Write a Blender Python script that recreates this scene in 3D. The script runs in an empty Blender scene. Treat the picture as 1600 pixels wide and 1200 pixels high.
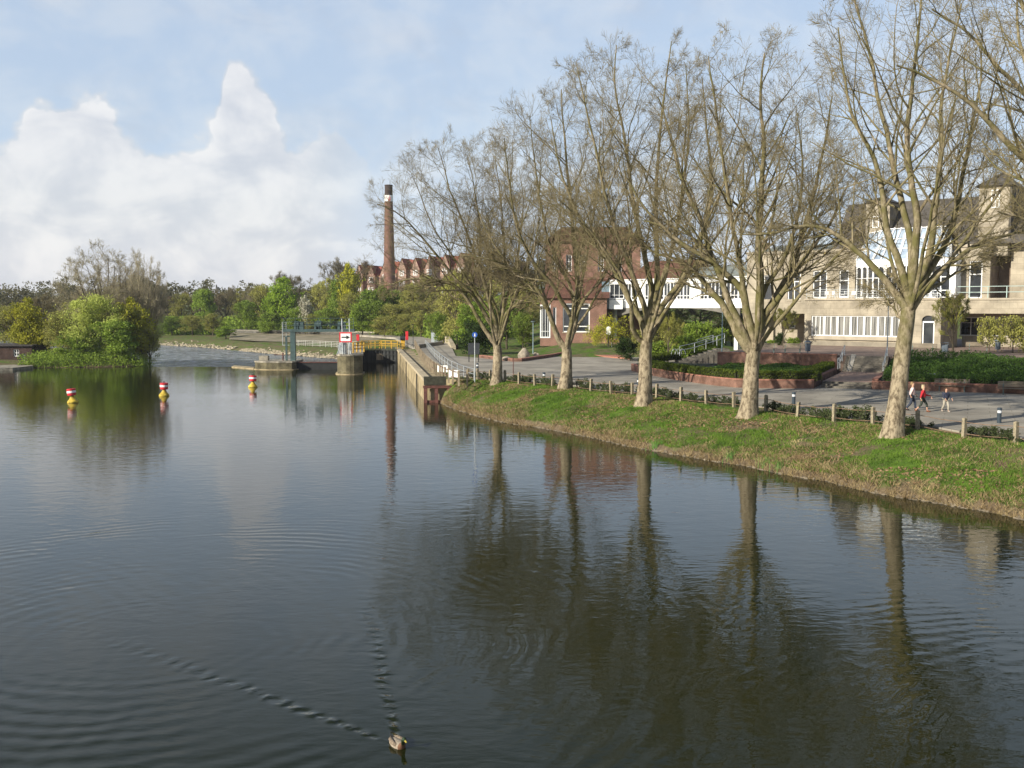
import bpy, bmesh, math, random
import numpy as np
from mathutils import Vector, Matrix
random.seed(7); np.random.seed(7)
SC = bpy.context.scene
COL = SC.collection
R = math.radians
# ------------------------------------------------------------ camera
CAMZ = 8.2; PITCH = R(4.4); FPX = 1560.0
cd = bpy.data.cameras.new('camera'); cam = bpy.data.objects.new('camera', cd); COL.objects.link(cam)
cam.location = (0, 0, CAMZ); cam.rotation_euler = (math.pi/2 - PITCH, 0, 0)
cd.sensor_width = 36; cd.lens = 36*FPX/1600; cd.clip_end = 6000; cd.clip_start = 0.1
SC.camera = cam
# ------------------------------------------------------------ view, sun and sky
SC.view_settings.view_transform = 'Standard'; SC.view_settings.look = 'None'
SC.view_settings.gamma = 1; SC.view_settings.use_curve_mapping = False
SC.view_settings.exposure = 0.55
SUN_EL = R(24); SUN_DIR = Vector((-0.81, -0.59, 0)).normalized()     # horizontal direction towards the sun
sl = bpy.data.lights.new('sun', 'SUN'); sl.energy = 5.0; sl.angle = R(0.5); sl.color = (1, .93, .80)
so = bpy.data.objects.new('sun', sl); COL.objects.link(so)
sv = Vector((SUN_DIR.x*math.cos(SUN_EL), SUN_DIR.y*math.cos(SUN_EL), math.sin(SUN_EL)))
so.rotation_euler = sv.to_track_quat('Z', 'Y').to_euler(); so.location = (-60, -60, 80)
W = bpy.data.worlds.new('World'); SC.world = W; W.use_nodes = True

def make_world():
    nt = W.node_tree; N = nt.nodes; L = nt.links; N.clear()
    def nd(t, **k):
        n = N.new(t)
        for a, b in k.items(): setattr(n, a, b)
        return n
    def m(op, a, b=None, clamp=False, c=None):
        n = nd('ShaderNodeMath', operation=op, use_clamp=clamp)
        for i, v in enumerate((a, b, c)):
            if v is None: continue
            if isinstance(v, (int, float)): n.inputs[i].default_value = v
            else: L.new(v, n.inputs[i])
        return n.outputs[0]
    def sst(x, lo, hi):
        n = nd('ShaderNodeMapRange', interpolation_type='SMOOTHSTEP')
        L.new(x, n.inputs[0]); n.inputs[1].default_value = lo; n.inputs[2].default_value = hi
        return n.outputs[0]
    out = nd('ShaderNodeOutputWorld')
    sky = nd('ShaderNodeTexSky', sky_type='NISHITA'); sky.sun_disc = False
    sky.sun_elevation = SUN_EL; sky.sun_rotation = math.atan2(SUN_DIR.x, SUN_DIR.y)
    sky.air_density = 1.0; sky.dust_density = 1.2; sky.ozone_density = 1.6
    b1 = nd('ShaderNodeBackground'); L.new(sky.outputs[0], b1.inputs[0]); b1.inputs[1].default_value = 0.08
    tc = nd('ShaderNodeTexCoord'); sep = nd('ShaderNodeSeparateXYZ'); L.new(tc.outputs['Generated'], sep.inputs[0])
    x, y, z = sep.outputs
    hyp = m('SQRT', m('ADD', m('MULTIPLY', x, x), m('MULTIPLY', y, y)))
    t = m('DIVIDE', z, m('MAXIMUM', hyp, 1e-3))              # tangent of elevation
    a = m('ARCTAN2', x, y)                                  # azimuth
    # top line of the cumulus bank against azimuth
    cr = nd('ShaderNodeValToRGB'); cr.color_ramp.interpolation = 'B_SPLINE'
    prof = [(-120,225),(0,246),(50,232),(62,180),(140,172),(178,182),(205,214),(236,214),(262,240),(300,226),(335,226),(347,196),(358,140),(368,114),(384,112),(406,124),(426,148),(446,180),(466,215),(505,212),(535,205),(566,246),(610,296),(680,335),(760,300),(860,330),(1000,250),(1150,215),(1350,180),(1600,150)]
    A0, A1 = -0.75, 0.6
    el = cr.color_ramp.elements
    for i, (px, py) in enumerate(prof):
        pos = (math.atan((px-800)/FPX) - A0)/(A1-A0); v = (480-py)/FPX*2.2
        e = el[i] if i < 2 else el.new(pos)
        e.position = pos; e.color = (v, v, v, 1)
    L.new(m('DIVIDE', m('SUBTRACT', a, A0), A1-A0, True), cr.inputs[0])
    top = m('DIVIDE', cr.outputs[0], 2.2)
    cb = nd('ShaderNodeCombineXYZ'); L.new(a, cb.inputs[0]); L.new(t, cb.inputs[1])
    def noise(scale, det, rough, vec=None, sy=1.0, off=0.0, dist=0.0):
        mp = nd('ShaderNodeMapping'); mp.inputs['Scale'].default_value = (1, sy, 1); mp.inputs['Location'].default_value = (off, off, 0)
        L.new(vec or cb.outputs[0], mp.inputs[0])
        n = nd('ShaderNodeTexNoise'); n.inputs['Scale'].default_value = scale; n.inputs['Detail'].default_value = det
        n.inputs['Roughness'].default_value = rough; n.inputs['Distortion'].default_value = dist
        L.new(mp.outputs[0], n.inputs[0]); return n.outputs[0]
    n1 = noise(17, 8, .62, sy=1.1, dist=.6); n2 = noise(9, 5, .55, off=3.1)
    d = m('SUBTRACT', m('ADD', top, m('MULTIPLY', m('SUBTRACT', n1, .5), .045)), t)
    d = m('ADD', d, m('MULTIPLY', m('SUBTRACT', n2, .5), .03))
    def vor(scale, off):
        mp = nd('ShaderNodeMapping'); mp.inputs['Location'].default_value = (off, off, 0); L.new(cb.outputs[0], mp.inputs[0])
        wn = nd('ShaderNodeTexNoise'); wn.inputs['Scale'].default_value = scale*.8; wn.inputs['Detail'].default_value = 3; L.new(mp.outputs[0], wn.inputs[0])
        va = nd('ShaderNodeVectorMath', operation='MULTIPLY_ADD'); L.new(wn.outputs['Color'], va.inputs[0]); va.inputs[1].default_value = (.5/scale,)*3; L.new(mp.outputs[0], va.inputs[2])
        v = nd('ShaderNodeTexVoronoi', feature='SMOOTH_F1', voronoi_dimensions='2D'); v.inputs['Scale'].default_value = scale; v.inputs['Smoothness'].default_value = .25; L.new(va.outputs[0], v.inputs['Vector']); return v.outputs['Distance']
    bill = m('ADD', m('MULTIPLY', m('SUBTRACT', .42, vor(19, .3)), .040), m('MULTIPLY', m('SUBTRACT', .42, vor(48, 1.7)), .020))
    bill = m('ADD', bill, m('MULTIPLY', m('SUBTRACT', .42, vor(110, 2.7)), .008))
    d = m('ADD', d, bill)
    left = sst(a, -0.06, -0.22)                            # cumulus bank only to the left
    bank_edge = sst(d, -0.002, 0.017)
    bank = m('MULTIPLY', bank_edge, left); bank_edge_l = bank
    n3 = noise(5.5, 7, .6, sy=1.8, off=7.7, dist=.4)
    soft = m('MULTIPLY', sst(n3, .46, .70), m('SUBTRACT', 1.0, m('MULTIPLY', sst(t, .33, .7), .85)))
    soft = m('MULTIPLY', soft, .62)
    low = sst(t, .20, .0)                                   # thin veil towards the horizon
    veil = m('MULTIPLY', m('ADD', m('MULTIPLY', low, .30), .60), m('SUBTRACT', 1.0, m('MULTIPLY', sst(t, .33, .62), .92)))
    mask = m('MAXIMUM', m('MULTIPLY', bank, .76), m('MAXIMUM', soft, veil))
    # cloud tone: lit tops, grey undersides
    n4 = noise(11, 7, .6, off=1.3, sy=1.7, dist=.5)
    n4 = m('ADD', n4, m('MULTIPLY', bill, 5.0))
    shade = m('MULTIPLY', sst(n4, .34, .70), 1.0)
    rim = sst(d, .05, .0)
    br = m('ADD', m('MULTIPLY', m('MULTIPLY', rim, bank), .22), m('ADD', .22, m('MULTIPLY', shade, .66)), True)
    mix = nd('ShaderNodeMix', data_type='RGBA'); L.new(br, mix.inputs[0])
    mix.inputs[6].default_value = (.58, .72, .93, 1); mix.inputs[7].default_value = (.78, .86, .97, 1)
    mixc = nd('ShaderNodeMix', data_type='RGBA'); L.new(br, mixc.inputs[0]); mixc.inputs[6].default_value = (.60, .635, .72, 1); mixc.inputs[7].default_value = (.99, .97, .96, 1)
    mixs = nd('ShaderNodeMix', data_type='RGBA'); L.new(m('MAXIMUM', bank_edge_l, m('MULTIPLY', soft, .9)), mixs.inputs[0]); L.new(mix.outputs[2], mixs.inputs[6]); L.new(mixc.outputs[2], mixs.inputs[7])
    b2 = nd('ShaderNodeBackground'); L.new(mixs.outputs[2], b2.inputs[0]); b2.inputs[1].default_value = 0.75
    ms = nd('ShaderNodeMixShader'); L.new(mask, ms.inputs[0]); L.new(b1.outputs[0], ms.inputs[1]); L.new(b2.outputs[0], ms.inputs[2])
    L.new(ms.outputs[0], out.inputs[0])
make_world()
# ------------------------------------------------------------ helpers
def ray(px, py):
    x = (px-800)/FPX; yy = -(py-600)/FPX
    return np.array([x, math.cos(PITCH)+yy*math.sin(PITCH), -math.sin(PITCH)+yy*math.cos(PITCH)])
def G(px, py, z=0.0):
    """world point at height z seen at that pixel of the photograph"""
    d = ray(px, py); k = (z-CAMZ)/d[2]; return np.array([0, 0, CAMZ]) + d*k
def D(px, py, Y):
    d = ray(px, py); return np.array([0, 0, CAMZ]) + d*(Y/d[1])
def ZY(py, Y): return D(800, py, Y)[2]
def XY(px, Y): return D(px, 480, Y)[0]
def chain_loc(p):
    v = np.zeros(3)
    while p is not None: v = v + np.array(p.location); p = p.parent
    return v
def tag(o, label=None, cat=None, group=None, kind=None):
    if label: o['label'] = label
    if cat: o['category'] = cat
    if group: o['group'] = group
    if kind: o['kind'] = kind
    return o
def thing(name, label, cat, loc=(0, 0, 0), group=None):
    o = bpy.data.objects.new(name, None); COL.objects.link(o); o.location = tuple(float(v) for v in loc); o.empty_display_size = .2
    return tag(o, label, cat, group)
def mesh_obj(name, V, F, mat, parent=None, smooth=False, midx=None, kind=None):
    V = np.asarray(V, dtype=np.float64).reshape(-1, 3)
    if parent is not None: V = V - chain_loc(parent)
    me = bpy.data.meshes.new(name)
    if isinstance(F, np.ndarray) and F.ndim == 2:
        nf, k = F.shape
        me.vertices.add(len(V)); me.vertices.foreach_set('co', V.astype(np.float32).ravel())
        me.loops.add(nf*k); me.loops.foreach_set('vertex_index', F.astype(np.int32).ravel())
        me.polygons.add(nf); me.polygons.foreach_set('loop_start', np.arange(0, nf*k, k, dtype=np.int32))
        me.polygons.foreach_set('loop_total', np.full(nf, k, dtype=np.int32))
        me.update(calc_edges=True)
    else:
        me.from_pydata([tuple(v) for v in V], [], [tuple(int(i) for i in f) for f in F]); me.update()
    ms = mat if isinstance(mat, (list, tuple)) else [mat]
    for x in ms: me.materials.append(x)
    if midx is not None: me.polygons.foreach_set('material_index', np.asarray(midx, dtype=np.int32))
    if smooth: me.polygons.foreach_set('use_smooth', np.ones(len(me.polygons), dtype=bool))
    o = bpy.data.objects.new(name, me); COL.objects.link(o)
    if parent is not None: o.parent = parent
    if kind: o['kind'] = kind
    return o
class MB:
    def __init__(s): s.V = []; s.F = []; s.M = []; s.m = 0
    def add(s, vs, fs):
        b = len(s.V); s.V += [tuple(map(float, v)) for v in vs]
        for f in fs: s.F.append(tuple(b+i for i in f)); s.M.append(s.m)
    def obox(s, o, ux, uy, uz):
        o, ux, uy, uz = map(np.asarray, (o, ux, uy, uz))
        P = [o, o+ux, o+ux+uy, o+uy, o+uz, o+ux+uz, o+ux+uy+uz, o+uy+uz]
        s.add(P, [(0, 3, 2, 1), (4, 5, 6, 7), (0, 1, 5, 4), (1, 2, 6, 5), (2, 3, 7, 6), (3, 0, 4, 7)])
    def box(s, x0, x1, y0, y1, z0, z1): s.obox((x0, y0, z0), (x1-x0, 0, 0), (0, y1-y0, 0), (0, 0, z1-z0))
    def bar(s, p, q, w, h=None):
        h = h or w; p = np.asarray(p, float); q = np.asarray(q, float); d = q-p; L = np.linalg.norm(d)
        if L < 1e-6: return
        d /= L; up = np.array([0, 0, 1.]) if abs(d[2]) < .95 else np.array([0, 1., 0])
        a = np.cross(d, up); a /= np.linalg.norm(a); b = np.cross(a, d)
        s.obox(p-a*w/2-b*h/2, a*w, d*L, b*h)
    def cyl(s, p, q, r0, r1=None, n=8, caps=True):
        s.tube([p, q], [r0, r1 if r1 is not None else r0], n, caps)
    def tube(s, pts, rad, n=8, caps=True):
        pts = [np.asarray(p, float) for p in pts]; b = len(s.V); k = len(pts)
        for i, p in enumerate(pts):
            d = pts[min(i+1, k-1)]-pts[max(i-1, 0)]; d = d/(np.linalg.norm(d)+1e-9)
            up = np.array([0, 0, 1.]) if abs(d[2]) < .9 else np.array([1., 0, 0])
            a = np.cross(up, d); a /= np.linalg.norm(a)+1e-9; c = np.cross(d, a)
            for j in range(n):
                t = 2*math.pi*j/n; s.V.append(tuple(p+rad[i]*(a*math.cos(t)+c*math.sin(t))))
        for i in range(k-1):
            for j in range(n):
                j2 = (j+1) % n; s.F.append((b+i*n+j, b+i*n+j2, b+(i+1)*n+j2, b+(i+1)*n+j)); s.M.append(s.m)
        if caps:
            s.F.append(tuple(b+j for j in range(n))[::-1]); s.M.append(s.m)
            s.F.append(tuple(b+(k-1)*n+j for j in range(n))); s.M.append(s.m)
    def lathe(s, c, prof, n=20):
        b = len(s.V); c = np.asarray(c, float)
        for r, z in prof:
            for j in range(n):
                t = 2*math.pi*j/n; s.V.append((c[0]+r*math.cos(t), c[1]+r*math.sin(t), c[2]+z))
        for i in range(len(prof)-1):
            for j in range(n):
                j2 = (j+1) % n; s.F.append((b+i*n+j, b+i*n+j2, b+(i+1)*n+j2, b+(i+1)*n+j)); s.M.append(s.m)
        s.F.append(tuple(b+j for j in range(n))[::-1]); s.M.append(s.m)
        s.F.append(tuple(b+(len(prof)-1)*n+j for j in range(n))); s.M.append(s.m)
    def prism(s, poly, z0, z1):
        n = len(poly); b = len(s.V)
        f0 = (lambda i: z0[i]) if isinstance(z0, (list, tuple)) else (lambda i: z0)
        f1 = (lambda i: z1[i]) if isinstance(z1, (list, tuple)) else (lambda i: z1)
        s.V += [(float(p[0]), float(p[1]), f0(i)) for i, p in enumerate(poly)] + [(float(p[0]), float(p[1]), f1(i)) for i, p in enumerate(poly)]
        ar = sum(poly[i][0]*poly[(i+1) % n][1]-poly[(i+1) % n][0]*poly[i][1] for i in range(n))
        for i in range(n):
            j = (i+1) % n; f = (b+i, b+j, b+n+j, b+n+i); s.F.append(f if ar > 0 else f[::-1]); s.M.append(s.m)
        t = tuple(b+n+i for i in range(n)); u = tuple(b+i for i in range(n))
        s.F.append(t if ar > 0 else t[::-1]); s.F.append(u[::-1] if ar > 0 else u); s.M += [s.m, s.m]
    def strip(s, poly, w, z0, z1):
        """wall of thickness w along an open polyline (2-d points), to the left side"""
        P = [np.array(p[:2], float) for p in poly]; Q = []
        for i in range(len(P)):
            d = P[min(i+1, len(P)-1)]-P[max(i-1, 0)]; d /= np.linalg.norm(d); Q.append(P[i]+w*np.array([-d[1], d[0]]))
        for i in range(len(P)-1):
            zz0 = [z0]*4 if not isinstance(z0, (list, tuple)) else [z0[i], z0[i+1], z0[i+1], z0[i]]
            zz1 = [z1]*4 if not isinstance(z1, (list, tuple)) else [z1[i], z1[i+1], z1[i+1], z1[i]]
            s.prism([P[i], P[i+1], Q[i+1], Q[i]], zz0, zz1)
    def build(s, name, mat, parent=None, smooth=False, kind=None, label=None, **kw):
        o = mesh_obj(name, s.V, s.F, mat, parent, smooth, s.M if isinstance(mat, (list, tuple)) else None, kind)
        if label: o['label'] = label
        for k_, v_ in kw.items(): o[k_] = v_
        return o
def copy_tree(o, parent=None):
    c = o.copy(); COL.objects.link(c); c.parent = parent
    for ch in list(o.children): copy_tree(ch, c)
    return c
# ------------------------------------------------------------ materials
_mats = {}
def mat(name, col, rough=.8, var=.25, scale=3.0, col2=None, bump=0.0, bscale=None, metal=0.0, space='obj', spec=.3, randv=0.0, det=5, extra=None, stretch=None):
    if name in _mats: return _mats[name]
    m_ = bpy.data.materials.new(name); m_.use_nodes = True; _mats[name] = m_
    nt = m_.node_tree; N = nt.nodes; L = nt.links; p = N['Principled BSDF']
    p.inputs['Roughness'].default_value = rough; p.inputs['Metallic'].default_value = metal; p.inputs['Specular IOR Level'].default_value = spec
    if space == 'world':
        g = N.new('ShaderNodeNewGeometry'); src = g.outputs['Position']
    else:
        g = N.new('ShaderNodeTexCoord'); src = g.outputs['Object']
    if stretch:
        mp = N.new('ShaderNodeMapping'); mp.inputs['Scale'].default_value = stretch; L.new(src, mp.inputs[0]); src = mp.outputs[0]
    n = N.new('ShaderNodeTexNoise'); n.inputs['Scale'].default_value = scale; n.inputs['Detail'].default_value = det; n.inputs['Roughness'].default_value = .6
    L.new(src, n.inputs[0])
    c1 = tuple(col)+(1,); c2 = tuple(col2)+(1,) if col2 else tuple(min(1, v*(1-var)) for v in col)+(1,)
    r = N.new('ShaderNodeValToRGB'); r.color_ramp.elements[0].position = .36; r.color_ramp.elements[1].position = .64
    r.color_ramp.elements[0].color = c2; r.color_ramp.elements[1].color = c1 if col2 else tuple(min(1, v*(1+var*.5)) for v in col)+(1,)
    L.new(n.outputs[0], r.inputs[0]); last = r.outputs[0]
    if randv:
        oi = N.new('ShaderNodeObjectInfo'); mr = N.new('ShaderNodeMapRange'); mr.inputs[3].default_value = 1-randv; mr.inputs[4].default_value = 1+randv
        L.new(oi.outputs['Random'], mr.inputs[0]); hs = N.new('ShaderNodeHueSaturation'); L.new(mr.outputs[0], hs.inputs['Value']); L.new(last, hs.inputs['Color']); last = hs.outputs[0]
    if extra: last = extra(nt, last, src)
    L.new(last, p.inputs['Base Color'])
    if bump:
        n2 = N.new('ShaderNodeTexNoise'); n2.inputs['Scale'].default_value = bscale or scale*3; n2.inputs['Detail'].default_value = 4; L.new(src, n2.inputs[0])
        b = N.new('ShaderNodeBump'); b.inputs['Strength'].default_value = 1; b.inputs['Distance'].default_value = bump; L.new(n2.outputs[0], b.inputs['Height']); L.new(b.outputs[0], p.inputs['Normal'])
    return m_
def brick_extra(c1, c2, mortar, sc, bw=.5, rh=.25, rot=None, amount=1.0):
    def f(nt, last, src):
        N = nt.nodes; L = nt.links
        # brick courses on vertical faces whatever way they turn: run along x+y, height z
        s = N.new('ShaderNodeSeparateXYZ'); L.new(src, s.inputs[0])
        ad = N.new('ShaderNodeMath'); ad.operation = 'SUBTRACT'; L.new(s.outputs[0], ad.inputs[0]); L.new(s.outputs[1], ad.inputs[1])
        c = N.new('ShaderNodeCombineXYZ'); L.new(ad.outputs[0], c.inputs[0]); L.new(s.outputs[2], c.inputs[1])
        b = N.new('ShaderNodeTexBrick'); b.inputs['Scale'].default_value = sc; b.inputs['Brick Width'].default_value = bw; b.inputs['Row Height'].default_value = rh
        b.inputs['Color1'].default_value = (*c1, 1); b.inputs['Color2'].default_value = (*c2, 1); b.inputs['Mortar'].default_value = (*mortar, 1); b.inputs['Mortar Size'].default_value = .015
        L.new(c.outputs[0], b.inputs[0])
        m = N.new('ShaderNodeMix'); m.data_type = 'RGBA'; m.blend_type = 'MULTIPLY'; m.inputs[0].default_value = amount
        L.new(last, m.inputs[6]); L.new(b.outputs[0], m.inputs[7]); return m.outputs[2]
    return f
# ============================================================ THE SETTING
# plaza frame: u runs along the terrace wall, v away from the river
Q0 = G(1275, 606, 2.0)[:2]
UU = np.array([.907, -.421]); VV = np.array([.421, .907])
def PL(u, v): return Q0 + UU*u + VV*v
# right shoreline and the rest of the river outline (water level 0)
shore_px = [(1600,812),(1545,800),(1495,792),(1440,782),(1395,776),(1340,765),(1290,752),(1230,743),(1170,729),(1110,720),(1040,708),(980,697),(930,685),(890,677),(840,668),(790,661),(745,650),(712,640),(690,630)]
shore = [tuple(G(a, b)[:2]) for a, b in shore_px]
shore_near = [(70, -60), (58, -8), (47, 6), (36, 18.5), (28, 28)]
LW0 = G(664, 628)[:2]; LW1 = D(621, 566, 149)[:2]; LWD = (LW1-LW0)/np.linalg.norm(LW1-LW0); LWN = np.array([LWD[1], -LWD[0]])   # lock wall face, LWN points to land
river = shore_near + shore + [tuple(LW0+LWN*1.2), tuple(LW1+LWN*1.2), tuple(LW1+LWN*1.2+LWD*3), (-23, 153), (-28.5, 154), (-30, 173),
    (-50, 197), (-68, 222), (-84, 238), (-100, 250), (-150, 275), (-190, 250), (-140, 232), (-100, 205), (-76, 178), (-63, 158), (-52, 146), (-51, 138.2), (-57, 136.2), (-66, 134.5), (-71, 133), (-82, 128), (-90, 90), (-95, 0), (-110, -60)]
RP = np.array(river)
def seg_dist(P, A, B):
    AB = B-A; t = np.clip(((P-A)@AB)/(AB@AB), 0, 1); return np.linalg.norm(P-(A+t[:, None]*AB), axis=1)
def river_sd(P):
    n = len(RP); d = np.full(len(P), 1e9); ins = np.zeros(len(P), bool)
    for i in range(n):
        A, B = RP[i], RP[(i+1) % n]; d = np.minimum(d, seg_dist(P, A, B))
        c = ((A[1] > P[:, 1]) != (B[1] > P[:, 1]))
        with np.errstate(divide='ignore', invalid='ignore'):
            xi = (B[0]-A[0])*(P[:, 1]-A[1])/(B[1]-A[1]+1e-12)+A[0]
        ins ^= (c & (P[:, 0] < xi))
    return np.where(ins, -d, d)
def vnoise(x, y, s, seed=0):
    x = x/s; y = y/s; xi = np.floor(x).astype(int); yi = np.floor(y).astype(int); fx = x-xi; fy = y-yi
    fx = fx*fx*(3-2*fx); fy = fy*fy*(3-2*fy)
    def h(a, b): 
        v = np.sin(a*127.1+b*311.7+seed*74.7)*43758.5453; return v-np.floor(v)
    return (h(xi, yi)*(1-fx)+h(xi+1, yi)*fx)*(1-fy)+(h(xi, yi+1)*(1-fx)+h(xi+1, yi+1)*fx)*fy - .5
def smooth(t): t = np.clip(t, 0, 1); return t*t*(3-2*t)
def ground_h(X, Y):
    X = np.asarray(X, float); Y = np.asarray(Y, float); sh = X.shape
    P = np.stack([X.ravel(), Y.ravel()], 1); d = river_sd(P).reshape(sh)
    n1 = vnoise(X, Y, 3.1, 1); n2 = vnoise(X, Y, .9, 2); n3 = vnoise(X, Y, .45, 3)
    # near grassy bank
    w = 6.6-1.9*smooth((Y-50)/30); w = w*(1-smooth((Y-83)/4))+.8*smooth((Y-83)/4)
    k = np.clip(d/w, 0, 1)
    bank = .16 + 1.74*np.power(k, .72) + (n1*.42+n2*.2+n3*.1)*np.sin(np.pi*np.clip(k, 0, 1))
    lip = smooth(d/.35)
    near = bank*lip
    # downstream right bank: stones, path, dry slope up to the retaining wall
    far = -1.0 + 1.5*smooth(d/7) + .5*smooth((d-8)/12) + .75*smooth((d-24)/14) + n1*.25*smooth(d/6)
    f = smooth((Y-150)/7); h = near*(1-f)+far*f
    # low left peninsula
    lf = smooth((-33-X)/8)*(1-smooth((Y-238)/15)); pen = .15+.55*smooth(d/5)+n1*.3*smooth(d/3); pen = np.where(Y > 142, pen-.9*smooth((4-d)/4)*0-.0, pen)
    side_left = (X < -49) & (Y > 130) & (Y-138 < (-X-49)*1.35+4)
    h = np.where(side_left & (d > 0), pen*smooth(d/.6)-(Y > 139)*(1-smooth(d/2.5))*.9, h)
    # hill behind on the right side
    hill = smooth((Y-172)/130)*smooth((X+45)/60)*8.0 + smooth((Y-262)/120)*4.0 + smooth((Y-120)/22)*smooth((X-1)/9)*1.1*(1-smooth((X-26)/12))
    h = h + np.where(d > 6, hill*smooth((d-6)/10), 0) + smooth((Y-450)/900)*14
    bed = -np.clip(.12+(-d)*.6, 0, 2.6) - smooth((Y-137)/4)*.9
    return np.where(d > 0, h, bed)
def axis(segs):
    out = []
    for a, b, st in segs: out += list(np.arange(a, b, st))
    return np.array(out+[segs[-1][1]])
gx = axis([(-2400,-400,200),(-400,-120,14),(-120,-30,3),(-30,-10,1.0),(-10,42,.42),(42,80,2),(80,400,16),(400,2400,200)])
gy = axis([(-80,14,6),(14,36,1.2),(36,95,.42),(95,135,1.2),(135,260,2),(260,420,8),(420,3000,160)])
XX, YY = np.meshgrid(gx, gy); HH = ground_h(XX, YY)
nx, ny = len(gx), len(gy); idx = np.arange(nx*ny).reshape(ny, nx)
F = np.stack([idx[:-1, :-1].ravel(), idx[:-1, 1:].ravel(), idx[1:, 1:].ravel(), idx[1:, :-1].ravel()], 1)
def ground_mat():
    m_ = bpy.data.materials.new('ground_grass'); m_.use_nodes = True; nt = m_.node_tree; N = nt.nodes; L = nt.links; p = N['Principled BSDF']
    p.inputs['Roughness'].default_value = .95; p.inputs['Specular IOR Level'].default_value = .1
    g = N.new('ShaderNodeNewGeometry'); sp = N.new('ShaderNodeSeparateXYZ'); L.new(g.outputs['Position'], sp.inputs[0])
    def noi(s, d=5, r=.6):
        n = N.new('ShaderNodeTexNoise'); n.inputs['Scale'].default_value = s; n.inputs['Detail'].default_value = d; n.inputs['Roughness'].default_value = r; L.new(g.outputs['Position'], n.inputs[0]); return n.outputs[0]
    def ramp(x, st):
        r = N.new('ShaderNodeValToRGB'); e = r.color_ramp.elements
        for i, (p_, c) in enumerate(st):
            q = e[i] if i < 2 else e.new(p_)
            q.position = p_; q.color = (*c, 1)
        L.new(x, r.inputs[0]); return r.outputs[0]
    def mix(f, a, b):
        m = N.new('ShaderNodeMix'); m.data_type = 'RGBA'
        if isinstance(f, float): m.inputs[0].default_value = f
        else: L.new(f, m.inputs[0])
        L.new(a, m.inputs[6]); L.new(b, m.inputs[7]); return m.outputs[2]
    gr = ramp(noi(1.3, 8, .7), [(.3, (.03, .065, .010)), (.5, (.075, .135, .018)), (.7, (.14, .22, .035))])
    dr = ramp(noi(5, 6, .75), [(.3, (.06, .045, .03)), (.55, (.16, .12, .075)), (.75, (.30, .24, .15))])
    f1 = ramp(noi(.55, 6, .7), [(.44, (0, 0, 0)), (.60, (1, 1, 1))])
    base = mix(f1, gr, dr)
    # earth and dry stalks close to the water
    ad = N.new('ShaderNodeMath'); ad.operation = 'ADD'; n = noi(.9, 4); mu = N.new('ShaderNodeMath'); mu.operation = 'MULTIPLY_ADD'; L.new(n, mu.inputs[0]); mu.inputs[1].default_value = 1.6; mu.inputs[2].default_value = -.8
    L.new(sp.outputs[2], ad.inputs[0]); L.new(mu.outputs[0], ad.inputs[1])
    lo = N.new('ShaderNodeMapRange'); L.new(ad.outputs[0], lo.inputs[0]); lo.inputs[1].default_value = .75; lo.inputs[2].default_value = .25
    fy = N.new('ShaderNodeMapRange'); L.new(sp.outputs[1], fy.inputs[0]); fy.inputs[1].default_value = 150; fy.inputs[2].default_value = 165; fy.inputs[3].default_value = 1; fy.inputs[4].default_value = .25
    ml = N.new('ShaderNodeMath'); ml.operation = 'MULTIPLY'; L.new(lo.outputs[0], ml.inputs[0]); L.new(fy.outputs[0], ml.inputs[1])
    base = mix(ml.outputs[0], base, dr)
    L.new(base, p.inputs['Base Color'])
    b = N.new('ShaderNodeBump'); b.inputs['Distance'].default_value = .12; L.new(noi(4, 6, .7), b.inputs['Height']); L.new(b.outputs[0], p.inputs['Normal'])
    return m_
M_GROUND = ground_mat()
mesh_obj('ground', np.stack([XX.ravel(), YY.ravel(), HH.ravel()], 1), F, M_GROUND, smooth=True, kind='structure')

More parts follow.
